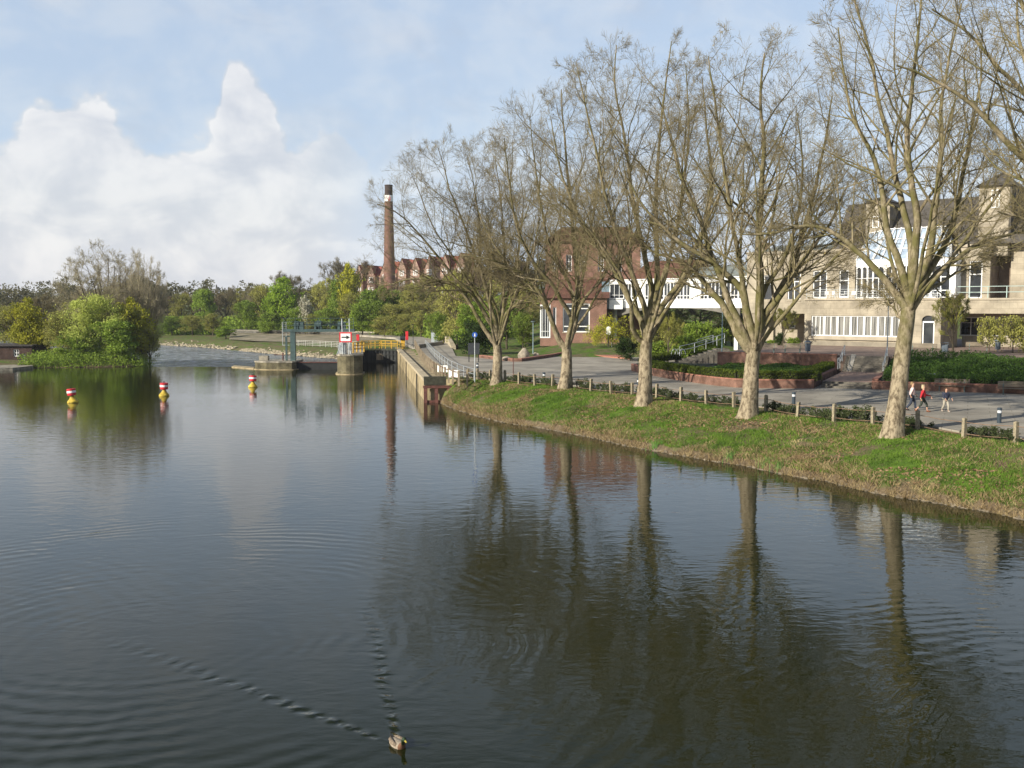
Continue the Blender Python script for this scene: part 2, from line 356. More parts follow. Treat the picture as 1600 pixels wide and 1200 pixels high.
# ---- water
def water_mat(name, rapids=False):
    m_ = bpy.data.materials.new(name); m_.use_nodes = True; nt = m_.node_tree; N = nt.nodes; L = nt.links; p = N['Principled BSDF']
    p.inputs['Base Color'].default_value = (.012, .015, .004, 1); p.inputs['Roughness'].default_value = .012; p.inputs['IOR'].default_value = 1.333; p.inputs['Specular IOR Level'].default_value = .40
    g = N.new('ShaderNodeNewGeometry'); pos = g.outputs['Position']
    def m(op, a, b=None, c=None, clamp=False):
        n = N.new('ShaderNodeMath'); n.operation = op; n.use_clamp = clamp
        for i, v in enumerate((a, b, c)):
            if v is None: continue
            if isinstance(v, (int, float)): n.inputs[i].default_value = v
            else: L.new(v, n.inputs[i])
        return n.outputs[0]
    def noi(s, sc=(1, 1, 1), rot=0, d=3, r=.5, dist=0):
        mp = N.new('ShaderNodeMapping'); mp.inputs['Scale'].default_value = sc; mp.inputs['Rotation'].default_value = (0, 0, rot); L.new(pos, mp.inputs[0])
        n = N.new('ShaderNodeTexNoise'); n.inputs['Scale'].default_value = s; n.inputs['Detail'].default_value = d; n.inputs['Roughness'].default_value = r; n.inputs['Distortion'].default_value = dist; L.new(mp.outputs[0], n.inputs[0]); return n.outputs[0]
    def sst(x, lo, hi):
        n = N.new('ShaderNodeMapRange'); n.interpolation_type = 'SMOOTHSTEP'; L.new(x, n.inputs[0]); n.inputs[1].default_value = lo; n.inputs[2].default_value = hi; return n.outputs[0]
    if rapids:
        h = m('ADD', m('MULTIPLY', noi(1.1, (1, 2.4, 1), .6, 6, .65), .34), m('MULTIPLY', noi(4, (1, 1.6, 1), .6, 4, .6), .08))
        foam = m('MULTIPLY', sst(noi(.8, (.5, 2.8, 1), .45, 7, .78, .6), .50, .64), .9)
        mx = N.new('ShaderNodeMix'); mx.data_type = 'RGBA'; L.new(foam, mx.inputs[0]); mx.inputs[6].default_value = (.07, .09, .11, 1); mx.inputs[7].default_value = (.75, .77, .80, 1)
        L.new(mx.outputs[2], p.inputs['Base Color'])
        L.new(m('MULTIPLY_ADD', foam, .5, .12), p.inputs['Roughness'])
    else:
        sep = N.new('ShaderNodeSeparateXYZ'); L.new(pos, sep.inputs[0]); x, y = sep.outputs[0], sep.outputs[1]
        dk = G(622, 1165); hx, hy = .53, -.848
        dx = m('SUBTRACT', x, float(dk[0])); dy = m('SUBTRACT', y, float(dk[1]))
        s = m('MULTIPLY', m('ADD', m('MULTIPLY', dx, hx), m('MULTIPLY', dy, hy)), -1.0)   # distance behind the duck
        t = m('ABSOLUTE', m('ADD', m('MULTIPLY', dx, hy), m('MULTIPLY', dy, -hx)))
        sp = m('MAXIMUM', s, .05)
        q = m('SUBTRACT', t, m('ADD', m('MULTIPLY', sp, .37), m('MULTIPLY', m('SUBTRACT', noi(.9, d=2), .5), m('MULTIPLY', sp, .10))))
        wid = m('MULTIPLY_ADD', sp, .03, .05)
        e = m('EXPONENT', m('MULTIPLY', m('POWER', m('DIVIDE', m('ABSOLUTE', q), wid), 2.0), -1.0))
        fade = m('MULTIPLY', m('DIVIDE', 1.0, m('ADD', m('MULTIPLY', sp, .30), .7)), sst(s, -.1, .25))
        fade = m('MULTIPLY', fade, sst(s, 13.0, 2.5))
        wv = m('SINE', m('ADD', m('MULTIPLY', m('ADD', m('MULTIPLY', s, .82), m('MULTIPLY', t, .57)), 13.0), m('MULTIPLY', noi(1.3, d=3), 7.0)))
        wake = m('MULTIPLY', m('MULTIPLY', m('MULTIPLY', m('MULTIPLY', e, fade), sst(noi(2.1, d=2), .30, .60)), wv), .024)
        # old spreading rings from boats and birds: broad curved wavelets in patches
        def rings(cx, cy, k, amp, lo, hi, patch, rot=0.0):
            ddx = m('SUBTRACT', x, cx); ddy = m('SUBTRACT', y, cy)
            rr = m('SQRT', m('ADD', m('MULTIPLY', ddx, ddx), m('MULTIPLY', ddy, ddy)))
            rr = m('ADD', rr, m('MULTIPLY', noi(.35, d=2), 1.1))
            band = m('MULTIPLY', sst(rr, lo, lo+2.5), sst(rr, hi, hi-4.0))
            band = m('MULTIPLY', band, sst(noi(patch, d=2), .42, .62))
            return m('MULTIPLY', m('MULTIPLY', m('SINE', m('MULTIPLY', rr, k)), band), amp)
        r1 = rings(-9.0, 24.0, 11.0, .0034, 2.0, 17.0, .16)
        r2 = rings(-22.0, 19.0, 9.5, .0014, 3.0, 24.0, .13)
        r3 = rings(14.0, 14.0, 12.0, .0024, 4.0, 17.0, .2)
        amp = m('MULTIPLY_ADD', noi(.045, d=3, r=.6), 1.5, -.12)                        # breezy and calm patches
        fine = m('MULTIPLY', m('MULTIPLY', m('SUBTRACT', noi(2.2, (1, 1.9, 1), .35, 3, .5, .3), .5), .0075), amp)
        mid = m('MULTIPLY', m('MULTIPLY', m('SUBTRACT', noi(.95, (1, 1.6, 1), -.4, 3, .5, .4), .5), .016), amp)
        h = m('ADD', m('ADD', m('ADD', wake, fine), mid), m('ADD', r1, m('ADD', r2, r3)))
    b = N.new('ShaderNodeBump'); b.inputs['Strength'].default_value = 1; b.inputs['Distance'].default_value = 1; L.new(h, b.inputs['Height']); L.new(b.outputs[0], p.inputs['Normal'])
    return m_
M_WATER = water_mat('river_water'); M_RAPID = water_mat('rapids_water', True)
mb = MB(); poly = [(-240, -80), (90, -80), (90, 110), (-10, 152.4), (-21.8, 152.4), (-23.5, 131), (-29.5, 131), (-32, 137.6), (-240, 137.6)]
mb.V = [(x, y, 0.0) for x, y in poly]; mb.F = [tuple(range(len(poly)))]; mb.build('river_water', M_WATER, kind='structure')
mb = MB(); poly = [(-300, 137.7), (-32.1, 137.7), (-29.6, 131.1), (-23.6, 131.1), (-23, 160), (-23, 300), (-300, 300)]
mb.V = [(x, y, -.9) for x, y in poly]; mb.F = [tuple(range(len(poly)))]; mb.build('rapids_water', M_RAPID, kind='structure')
# weir sill: a low stone crest the water slips over
M_CONC = mat('old_concrete', (.30, .27, .21), .9, .5, 1.2, bump=.03, space='world')
mb = MB(); mb.prism([(-84, 137.45), (-31.5, 137.45), (-31.5, 138.3), (-84, 138.3)], [-2, -2, -2, -2], [-.03, -.03, -.5, -.5]); o = mb.build('weir_sill', M_CONC); tag(o, 'low stone weir sill where the calm water breaks into rapids', 'weir')

# ---- promenade paving, kerbs, terrace
def slab_extra(nt, last, src):
    N = nt.nodes; L = nt.links; mp = N.new('ShaderNodeMapping'); mp.inputs['Rotation'].default_value = (0, 0, .43); L.new(src, mp.inputs[0])
    b = N.new('ShaderNodeTexBrick'); b.inputs['Scale'].default_value = 1; b.inputs['Brick Width'].default_value = 2.4; b.inputs['Row Height'].default_value = 1.2; b.inputs['Mortar Size'].default_value = .025
    b.inputs['Color1'].default_value = (1, 1, 1, 1); b.inputs['Color2'].default_value = (.88, .88, .9, 1); b.inputs['Mortar'].default_value = (.6, .58, .55, 1); L.new(mp.outputs[0], b.inputs[0])
    m = N.new('ShaderNodeMix'); m.data_type = 'RGBA'; m.blend_type = 'MULTIPLY'; m.inputs[0].default_value = .8; L.new(last, m.inputs[6]); L.new(b.outputs[0], m.inputs[7]); return m.outputs[2]
M_PAVE = mat('paving', (.32, .29, .235), .92, .30, .35, bump=.01, bscale=30, space='world', det=8, extra=slab_extra)
M_PAVE2 = mat('ramp_paving', (.27, .255, .225), .92, .2, .6, space='world')
M_TERR = mat('terrace_paving', (.23, .165, .13), .92, .3, .7, space='world', det=8)
M_BRICK = mat('planter_brick', (.9, .85, .8), .9, .5, 1.0, space='world', extra=brick_extra((.27, .145, .10), (.19, .10, .075), (.16, .12, .10), 4.5))
M_BRICKCAP = mat('brick_coping', (.30, .14, .10), .85, .35, 4, space='world')
fence_px = [(1760,716),(1660,700),(1587,691),(1506,684),(1434,671),(1364,663),(1303,658),(1246,652),(1197,643),(1147,636),(1104,632),(1064,628),(1026,621),(988,617),(955,614.5),(923,612),(893,606),(863,604),(836,602),(811,600),(789,597),(766,595),(747,594),(731,593)]
FZ = 1.92
fence_pts = [G(a, b, FZ)[:2] for a, b in fence_px]
edge = [p + np.array([.85, .52])*1.3 for p in fence_pts]      # river-side edge of the paving, behind the shrub strip
pave = [tuple(p) for p in edge] + [tuple(G(705, 585, 2)[:2]), tuple(G(668, 556, 2)[:2]), tuple(G(652, 545, 2)[:2]), (-19, 175), (-24, 205), (-35, 226), (-34, 230), (-19, 214), tuple(G(700, 530, 2)[:2]), tuple(G(707, 545, 2)[:2]), tuple(G(712, 556, 2)[:2]), tuple(G(770, 561, 2)[:2]), tuple(G(830, 560, 2)[:2]), tuple(G(900, 552, 2)[:2]), tuple(G(960, 546, 2)[:2]), (22, 140), (30, 95)] + [tuple(PL(-2, 4)), tuple(PL(20, 4)), tuple(PL(70, 4)), (80, 30), (42, 8)]
# triangulate the concave outline through bmesh
bm = bmesh.new(); vs = [bm.verts.new((x, y, 2.0)) for x, y in pave]; f = bm.faces.new(vs); bmesh.ops.triangulate(bm, faces=[f], ngon_method='BEAUTY')
r_ = bmesh.ops.extrude_face_region(bm, geom=bm.faces[:]); 
for v in [g for g in r_['geom'] if isinstance(g, bmesh.types.BMVert)]: v.co.z = 1.6
bmesh.ops.recalc_face_normals(bm, faces=bm.faces[:])
me = bpy.data.meshes.new('promenade'); bm.to_mesh(me); bm.free(); me.materials.append(M_PAVE)
o = bpy.data.objects.new('promenade', me); COL.objects.link(o); o['kind'] = 'structure'
# drain line across the square and ramp path behind
mb = MB()
a, b = G(880, 556, 2)[:2], G(1000, 566, 2)[:2]
rp = [G(893, 551, 2)[:2], G(990, 559, 2)[:2], (26, 136), (44, 150), (42, 155), (16, 139)]
mb = MB(); mb.prism([(p[0], p[1]) for p in [G(880, 553, 2), G(962, 547, 2), D(985, 533, 150), D(948, 531, 155)]], [1.5]*4, [2.02, 2.02, 3.5, 3.5]); mb.build('ramp_path', M_PAVE2, kind='structure')
# terrace slab
mb = MB(); mb.prism([PL(-11.5, 17), PL(70, 17), PL(70, 75), PL(-11.5, 75)], .5, 3.75); mb.build('terrace', [M_TERR], kind='structure')
# sloping planting beds
M_SOIL = mat('bed_soil', (.055, .045, .028), .95, .5, 2, col2=(.03, .05, .015), space='world')
mb = MB(); mb.prism([PL(4.4, .9), PL(70, .9), PL(70, 16.99), PL(4.4, 16.99)], [1.5]*4, [2.5, 2.5, 3.78, 3.78]); mb.build('planting_bed', M_SOIL, kind='structure')
front_px = [(986,579),(1000,583),(1020,587),(1052,593),(1085,598),(1118,602.5),(1150,605.5),(1187,606.5),(1230,607),(1272,607)]
front = [G(a, b, 2)[:2] for a, b in front_px]
bedp = [p+VV*.35 for p in front] + [PL(-.5, 1), PL(-.5, 16.9), PL(-11.4, 16.9), tuple(G(1010, 566, 2.4)[:2])]
mb = MB(); mb.prism(bedp, 1.5, 2.58); mb.build('hedge_bed', M_SOIL, kind='structure')
# ============================================================ PLANE TREES ON THE BANK
def bark_mat(name, pale, dark, moss, mossz):
    m_ = bpy.data.materials.new(name); m_.use_nodes = True; nt = m_.node_tree; N = nt.nodes; L = nt.links; p = N['Principled BSDF']
    p.inputs['Roughness'].default_value = .9; p.inputs['Specular IOR Level'].default_value = .15
    g = N.new('ShaderNodeNewGeometry'); pos = g.outputs['Position']
    mp = N.new('ShaderNodeMapping'); mp.inputs['Scale'].default_value = (1, 1, .5); L.new(pos, mp.inputs[0])
    n = N.new('ShaderNodeTexNoise'); n.inputs['Scale'].default_value = 5; n.inputs['Detail'].default_value = 6; n.inputs['Roughness'].default_value = .7; L.new(mp.outputs[0], n.inputs[0])
    r = N.new('ShaderNodeValToRGB'); r.color_ramp.elements[0].position = .40; r.color_ramp.elements[1].position = .56; r.color_ramp.elements[0].color = (*dark, 1); r.color_ramp.elements[1].color = (*pale, 1); L.new(n.outputs[0], r.inputs[0])
    n2 = N.new('ShaderNodeTexNoise'); n2.inputs['Scale'].default_value = 1.4; n2.inputs['Detail'].default_value = 5; L.new(pos, n2.inputs[0])
    sp = N.new('ShaderNodeSeparateXYZ'); L.new(pos, sp.inputs[0])
    # algae grows above the trunk's bare lower part and thins out along the limbs
    mr = N.new('ShaderNodeMapRange'); L.new(sp.outputs[2], mr.inputs[0]); mr.inputs[1].default_value = mossz-1.5; mr.inputs[2].default_value = mossz+1.5
    mt = N.new('ShaderNodeMath'); mt.operation = 'MULTIPLY_ADD'; L.new(n2.outputs[0], mt.inputs[0]); mt.inputs[1].default_value = 3.2; mt.inputs[2].default_value = -1.0; mt.use_clamp = True
    mm = N.new('ShaderNodeMath'); mm.operation = 'MULTIPLY'; L.new(mr.outputs[0], mm.inputs[0]); L.new(mt.outputs[0], mm.inputs[1])
    mx = N.new('ShaderNodeMix'); mx.data_type = 'RGBA'; L.new(mm.outputs[0], mx.inputs[0]); L.new(r.outputs[0], mx.inputs[6]); mx.inputs[7].default_value = (*moss, 1); L.new(mx.outputs[2], p.inputs['Base Color'])
    b = N.new('ShaderNodeBump'); b.inputs['Distance'].default_value = .05; L.new(n.outputs[0], b.inputs['Height']); L.new(b.outputs[0], p.inputs['Normal'])
    return m_
M_BARK = bark_mat('plane_bark', (.32, .265, .18), (.11, .085, .055), (.12, .11, .042), 6.0)
M_TWIG = mat('plane_twigs', (.20, .165, .085), .9, .3, 1.5, space='world')
M_BUD = mat('plane_buds', (.24, .19, .075), .9, .3, 3, space='world')

class Tubes:
    def __init__(s): s.V = []; s.F = []; s.n = 0
    def add(s, P, Rr, n):
        """batch of tubes: P (B,K,3), Rr (B,K)"""
        P = np.asarray(P, float); Rr = np.asarray(Rr, float); B, K, _ = P.shape
        T = np.empty_like(P); T[:, 1:-1] = P[:, 2:]-P[:, :-2]; T[:, 0] = P[:, 1]-P[:, 0]; T[:, -1] = P[:, -1]-P[:, -2]
        T /= np.linalg.norm(T, axis=2, keepdims=True)+1e-9
        up = np.zeros_like(T); up[..., 0] = .93; up[..., 1] = .36
        A = np.cross(up, T); A /= np.linalg.norm(A, axis=2, keepdims=True)+1e-9; C = np.cross(T, A)
        ang = np.arange(n)*2*math.pi/n
        V = P[:, :, None, :]+Rr[:, :, None, None]*(A[:, :, None, :]*np.cos(ang)[None, None, :, None]+C[:, :, None, :]*np.sin(ang)[None, None, :, None])
        base = s.n+np.arange(B)[:, None, None]*K*n + np.arange(K-1)[None, :, None]*n + np.arange(n)[None, None, :]
        j2 = s.n+np.arange(B)[:, None, None]*K*n + np.arange(K-1)[None, :, None]*n + ((np.arange(n)+1) % n)[None, None, :]
        s.F.append(np.stack([base, j2, j2+n, base+n], -1).reshape(-1, 4)); s.V.append(V.reshape(-1, 3)); s.n += B*K*n
    def build(s, name, mat_, parent):
        return mesh_obj(name, np.concatenate(s.V), np.concatenate(s.F), mat_, parent, smooth=True)
def catmull(P, k):
    P = [np.asarray(p, float) for p in P]; P = [2*P[0]-P[1]]+P+[2*P[-1]-P[-2]]; out = []
    for i in range(1, len(P)-2):
        for j in range(k):
            t = j/k; a, b, c, d = P[i-1:i+3]
            out.append(.5*((2*b)+(-a+c)*t+(2*a-5*b+4*c-d)*t*t+(-a+3*b-3*c+d)*t**3))
    out.append(P[-2]); return np.array(out)
def spawn(rng, P, Rr, per, t0, ang, lenf, rf, K, up=.25, wob=.16, lmin=.3, lmax=9, droop=0.0):
    """children of a batch of parent tubes; returns (P, R) of the children batch"""
    B, Kp, _ = P.shape; L = np.linalg.norm(np.diff(P, axis=1), axis=2).sum(1)
    n = B*per; pi = np.repeat(np.arange(B), per)
    t = t0+(1-t0)*((np.tile(np.arange(per), B)+rng.random(n))/per); f = t*(Kp-1); i = np.minimum(f.astype(int), Kp-2); fr = (f-i)[:, None]
    O = P[pi, i]*(1-fr)+P[pi, i+1]*fr; T = P[pi, i+1]-P[pi, i]; T /= np.linalg.norm(T, axis=1, keepdims=True)+1e-9
    rr = Rr[pi, i]*(1-fr[:, 0])+Rr[pi, i+1]*fr[:, 0]
    rnd = rng.normal(size=(n, 3)); side = rnd-(rnd*T).sum(1, keepdims=True)*T; side /= np.linalg.norm(side, axis=1, keepdims=True)+1e-9
    a = np.radians(ang[0]+(ang[1]-ang[0])*rng.random(n))[:, None]
    d = T*np.cos(a)+side*np.sin(a); d[:, 2] += up*.6; d /= np.linalg.norm(d, axis=1, keepdims=True)
    ln = np.clip(L[pi]*lenf*(1.15-.75*t)*(.6+.8*rng.random(n)), lmin, lmax)
    Q = np.empty((n, K, 3)); Q[:, 0] = O; st = (ln/(K-1))[:, None]
    for k in range(1, K):
        Q[:, k] = Q[:, k-1]+d*st; d = d+rng.normal(size=(n, 3))*wob; d[:, 2] += up*.22-droop*.2; d /= np.linalg.norm(d, axis=1, keepdims=True)
    r0 = np.minimum(rr*rf, rr*.9)[:, None]; tt = np.linspace(0, 1, K)[None]
    return Q, np.maximum(r0*(1-.72*tt), .0055)
def resample(P, K):
    d = np.r_[0, np.cumsum(np.linalg.norm(np.diff(P, axis=0), axis=1))]; t = np.linspace(0, d[-1], K)
    return np.stack([np.interp(t, d, P[:, k]) for k in range(3)], 1)
def clip_env(P, env):
    """shorten branches that leave the rounded crown outline"""
    if env is None: return P
    c, r = env; q = np.linalg.norm((P-c)/r, axis=2)[:, -1]; k = np.where(q > 1.03, np.clip(1-(q-1.03)*1.4, .38, 1), 1)[:, None, None]; return P[:, :1]+(P-P[:, :1])*k
def plane_tree(seed, Y0, trunk, tr, limbs, label, base_px, extra=4, env=None, dens=1.0):
    rng = np.random.default_rng(seed)
    for _ in range(12):                                    # the distance at which the bank surface meets the trunk foot
        q = D(base_px[0], 480, Y0); q = G(base_px[0], base_px[1], float(ground_h(q[0], Y0))); Y0 = .5*Y0+.5*q[1]
    bx = D(base_px[0], base_px[1], Y0); bz = float(ground_h(bx[0], bx[1]))
    root = thing('plane_tree', label, 'tree', (bx[0], bx[1], bz-.1), 'plane trees along the river bank')
    T = Tubes(); C = Tubes()
    tp = [D(a, b, Y0) for a, b in trunk]; tp[0][2] = bz-.35
    tp = catmull(tp, 4); m = len(tp); s = np.linspace(0, 1, m)
    rad = tr*(.90-.17*s)+tr*.55*np.exp(-s*9); n = 16
    # trunk with root flare and gentle lumps
    V = []; 
    for i, p in enumerate(tp):
        for j in range(n):
            th = 2*math.pi*j/n; k = rad[i]*(1+.05*math.sin(3*th+i*.7)+(.16*math.exp(-s[i]*8))*math.sin(5*th+seed))
            V.append(p+np.array([math.cos(th)*k, math.sin(th)*k, 0]))
    F_ = [(i*n+j, i*n+(j+1) % n, (i+1)*n+(j+1) % n, (i+1)*n+j) for i in range(m-1) for j in range(n)]
    T.V.append(np.array(V)); T.F.append(np.array(F_)); T.n = len(V)
    top = tp[-1]; LP = []; LR = []
    for li, (r0, pts) in enumerate(limbs):
        o = rng.uniform(-1, 1)*4.5 if r0 > .06 else rng.uniform(-1, 1)*3
        k = len(pts); q = []
        for i, (a, b) in enumerate(pts):
            t = i/(k-1); q.append(D(a, b, Y0+o*t**1.1+rng.normal()*.18*t))
        q = catmull([top*.55+tp[-3]*.45]+q, 4); q = resample(q, 22)
        q[2:] += np.cumsum(rng.normal(size=(20, 3))*.035, axis=0)
        t = np.linspace(0, 1, 22); LP.append(q); LR.append(np.maximum(r0*tr*1.85*(1-.86*t**.8), .02))
    # limbs towards and away from the viewer, so that the crown is round
    L0 = np.mean([np.linalg.norm(p[-1]-p[0]) for p in LP])
    for e in range(extra):
        az = [math.pi*.5, -math.pi*.5, math.pi*.25, -math.pi*.3, math.pi*.75, -math.pi*.72][e % 6]+rng.normal()*.2
        d = np.array([math.cos(az)*.62, math.sin(az)*.62, 1.0]); d /= np.linalg.norm(d); q = [top-np.array([0, 0, .5])]
        for k in range(21):
            q.append(q[-1]+d*L0*.92/21); d = d+rng.normal(size=3)*.06; d[2] += .03; d /= np.linalg.norm(d)
        t = np.linspace(0, 1, 22); LP.append(np.array(q)); LR.append(np.maximum(.28*tr*(1-.86*t**.8), .02))
    LP = np.array(LP); LR = np.array(LR); T.add(LP, LR, 8)
    cx_, cy_, rx_, ty_, by_ = env; c0_ = D(cx_, cy_, Y0); ev = (c0_, np.array([rx_/FPX*Y0, rx_/FPX*Y0*1.05, 1.0])); zt_, zb_ = ZY(ty_, Y0), ZY(by_, Y0)
    def ce(P):
        up_ = P[:, -1:, 2:3] > c0_[2]; r = np.concatenate([np.broadcast_to(ev[1][:2], (len(P), 1, 2)), np.where(up_, zt_-c0_[2], c0_[2]-zb_)], 2); return clip_env(P, (c0_, r))
    P1, R1 = spawn(rng, LP, LR, 13, .27, (28, 58), .48, .50, 9, up=.15, wob=.09, lmin=1.2, lmax=5.8); P1 = ce(P1); T.add(P1, R1, 5)
    def thin(P, Rr):
        k = rng.random(len(P)) < dens; return P[k], Rr[k]
    P2, R2 = spawn(rng, P1, R1, 7, .12, (28, 60), .52, .58, 6, up=.12, wob=.11, lmin=.7, lmax=3.2); P2 = ce(P2); P2, R2 = thin(P2, R2); C.add(P2, R2, 4)
    P3, R3 = spawn(rng, P2, R2, 6, .12, (25, 60), .58, .60, 5, up=.10, wob=.13, lmin=.45, lmax=1.7); P3 = ce(P3); P3, R3 = thin(P3, R3); C.add(P3, R3, 3)
    P4, R4 = spawn(rng, P3, R3, 4, .15, (25, 65), .55, .72, 3, up=.1, wob=.16, lmin=.22, lmax=.8); C.add(P4, np.maximum(R4*.85, .005), 3)
    P5, R5 = spawn(rng, P2, R2, 3, .7, (5, 30), .60, .7, 5, up=.2, wob=.10, lmin=.5, lmax=1.4); C.add(P5, R5, 3)
    T.build('trunk', M_BARK, root); cr = C.build('crown', M_TWIG, root)
    # seed balls and swelling buds at the twig ends
    E = np.concatenate([P4[rng.random(len(P4)) < .14, -1], P3[rng.random(len(P3)) < .1, -1]]); n = len(E); a = rng.normal(size=(n, 3, 3))*.032
    a[:, :, 2] -= .03; V = (E[:, None]+a).reshape(-1, 3); mesh_obj('buds', V, np.arange(3*n).reshape(-1, 3), M_BUD, root)
    return root
g_ = globals()
plane_tree(1, 80.0, [(775,603),(777,575),(778,552),(776,537)], .47, [
 (.26, [(766,528),(748,499),(730,465),(707,445),(674,438),(640,436),(606,446),(580,440)]),
 (.26, [(775,520),(752,481),(734,456),(714,440),(690,410),(665,380),(640,352),(612,330),(590,322)]),
 (.24, [(775,506),(766,475),(758,445),(742,400),(722,350),(702,300),(690,250),(684,232)]),
 (.24, [(784,520),(788,497),(802,480),(826,458),(850,432),(866,400),(872,370)]),
 (.22, [(780,492),(770,470),(757,440),(752,400),(750,340),(742,290),(733,242)]),
 (.22, [(787,490),(788,454),(790,400),(785,340),(780,290),(772,240)]),
 (.20, [(790,470),(803,425),(812,370),(815,320),(808,262)]),
 (.18, [(770,500),(735,450),(705,400),(672,350),(655,300),(640,270)]),
 ], 'plane tree nearest the lock wall, its long low limb arching out over the water', (775, 600), env=(715, 380, 135, 226, 500))
plane_tree(2, 76.5, [(880,611),(885,580),(886,555),(884,542)], .50, [
 (.26, [(872,532),(858,490),(842,459),(820,430),(786,414),(752,405),(720,400)]),
 (.30, [(892,526),(901,481),(903,447),(899,402),(895,350),(890,290),(885,220),(880,140)]),
 (.24, [(894,500),(876,470),(862,443),(835,410),(812,365),(800,300),(792,220)]),
 (.20, [(905,480),(919,459),(940,440),(956,400),(962,340),(955,280)]),
 (.22, [(896,470),(878,425),(858,385),(845,330),(835,260),(826,180)]),
 (.20, [(903,455),(916,400),(925,350),(935,270),(938,190)]),
 (.18, [(866,515),(846,470),(812,440),(780,395),(756,350),(740,300)]),
 ], 'plane tree with a low forked trunk and a burl, second from the lock wall', (880, 608), env=(850, 330, 118, 122, 500))
plane_tree(3, 65.5, [(1005,634),(1008,590),(1009,555),(1010,532)], .52, [
 (.20, [(1000,532),(986,515),(983,480),(970,440),(950,400),(928,368),(903,338),(878,312)]),
 (.24, [(1005,505),(990,480),(975,452),(958,420),(937,390),(912,355),(890,310),(868,250),(858,190)]),
 (.24, [(1010,495),(1000,460),(984,417),(964,365),(945,305),(930,240),(915,170),(900,105)]),
 (.26, [(1015,490),(1020,455),(1010,405),(1000,355),(988,280),(975,200),(962,130),(965,72)]),
 (.26, [(1024,480),(1028,435),(1025,360),(1026,280),(1032,200),(1040,120),(1050,62)]),
 (.26, [(1018,515),(1032,478),(1062,436),(1084,385),(1102,340),(1108,280),(1100,200),(1090,120)]),
 (.20, [(1022,470),(1045,400),(1062,330),(1070,250),(1072,180),(1066,100)]),
 ], 'pale-barked plane tree in the middle of the row, in front of the clipped hedge end', (1005, 631), env=(985, 280, 138, 55, 500))
plane_tree(4, 57.5, [(1168,655),(1172,610),(1175,575),(1178,545)], .54, [
 (.30, [(1164,540),(1146,513),(1129,481),(1105,448),(1072,414),(1045,400),(1012,388),(985,360)]),
 (.26, [(1156,505),(1141,471),(1128,430),(1116,400),(1095,340),(1070,280),(1050,215),(1030,150)]),
 (.28, [(1175,517),(1167,481),(1160,452),(1138,429),(1112,408),(1073,385),(1042,355),(1010,320),(985,280)]),
 (.22, [(1163,460),(1156,410),(1150,380),(1135,300),(1120,220),(1110,150),(1102,95)]),
 (.32, [(1184,523),(1186,481),(1186,440),(1182,390),(1185,300),(1186,220),(1182,150),(1190,88)]),
 (.26, [(1191,500),(1210,470),(1224,440),(1242,400),(1262,340),(1280,270),(1293,210),(1300,150)]),
 (.26, [(1191,505),(1211,481),(1235,450),(1259,415),(1284,380),(1310,340),(1332,290)]),
 (.20, [(1190,458),(1216,415),(1234,370),(1248,310),(1253,250),(1245,170)]),
 ], 'plane tree with a bright mossy limb stub, between the hedge planter and the water', (1168, 650), env=(1180, 290, 155, 68, 500), dens=.92)
plane_tree(5, 48.5, [(1393,690),(1402,620),(1410,560),(1415,515),(1420,480)], .47, [
 (.26, [(1410,473),(1390,448),(1352,403),(1305,362),(1255,354),(1205,368),(1160,372)]),
 (.26, [(1418,450),(1404,400),(1390,360),(1382,290),(1368,235),(1342,180),(1330,110),(1322,40)]),
 (.26, [(1422,435),(1420,370),(1410,330),(1392,250),(1368,160),(1350,90),(1330,20),(1312,-40)]),
 (.30, [(1426,430),(1433,370),(1436,330),(1428,280),(1422,210),(1430,140),(1438,50),(1440,-30)]),
 (.26, [(1430,445),(1450,400),(1462,320),(1475,210),(1478,150),(1492,70),(1505,0)]),
 (.24, [(1434,450),(1478,378),(1496,310),(1510,240),(1520,190),(1535,110),(1540,40)]),
 (.24, [(1438,455),(1490,408),(1540,378),(1590,368),(1645,362)]),
 (.16, [(1440,460),(1470,440),(1512,420),(1565,408)]),
 (.12, [(1412,505),(1400,480),(1392,462),(1375,448)]),
 ], 'plane tree nearest the walkers, its trunk leaning right with a cut limb scar', (1395, 681), env=(1415, 240, 165, -60, 470), dens=.78)
plane_tree(6, 42.0, [(1800,740),(1795,640),(1785,560),(1778,480)], .50, [
 (.30, [(1765,465),(1700,350),(1640,285),(1590,238),(1545,195),(1500,155),(1450,130),(1400,112)]),
 (.26, [(1772,440),(1725,300),(1665,220),(1605,150),(1560,105),(1515,55),(1465,28)]),
 (.28, [(1775,440),(1740,250),(1680,150),(1612,55),(1575,-30),(1550,-90)]),
 (.22, [(1760,455),(1700,390),(1640,360),(1590,345),(1550,335)]),
 (.28, [(1785,430),(1780,250),(1740,100),(1700,-40)]),
 (.28, [(1790,430),(1840,250),(1890,80),(1900,-40)]),
 (.22, [(1768,450),(1690,300),(1640,190),(1600,90),(1590,20),(1600,-60)]),
 ], 'plane tree standing past the right edge, only its overhanging branches in view', (1795, 725), extra=3, env=(1740, 200, 350, -260, 470), dens=.62)
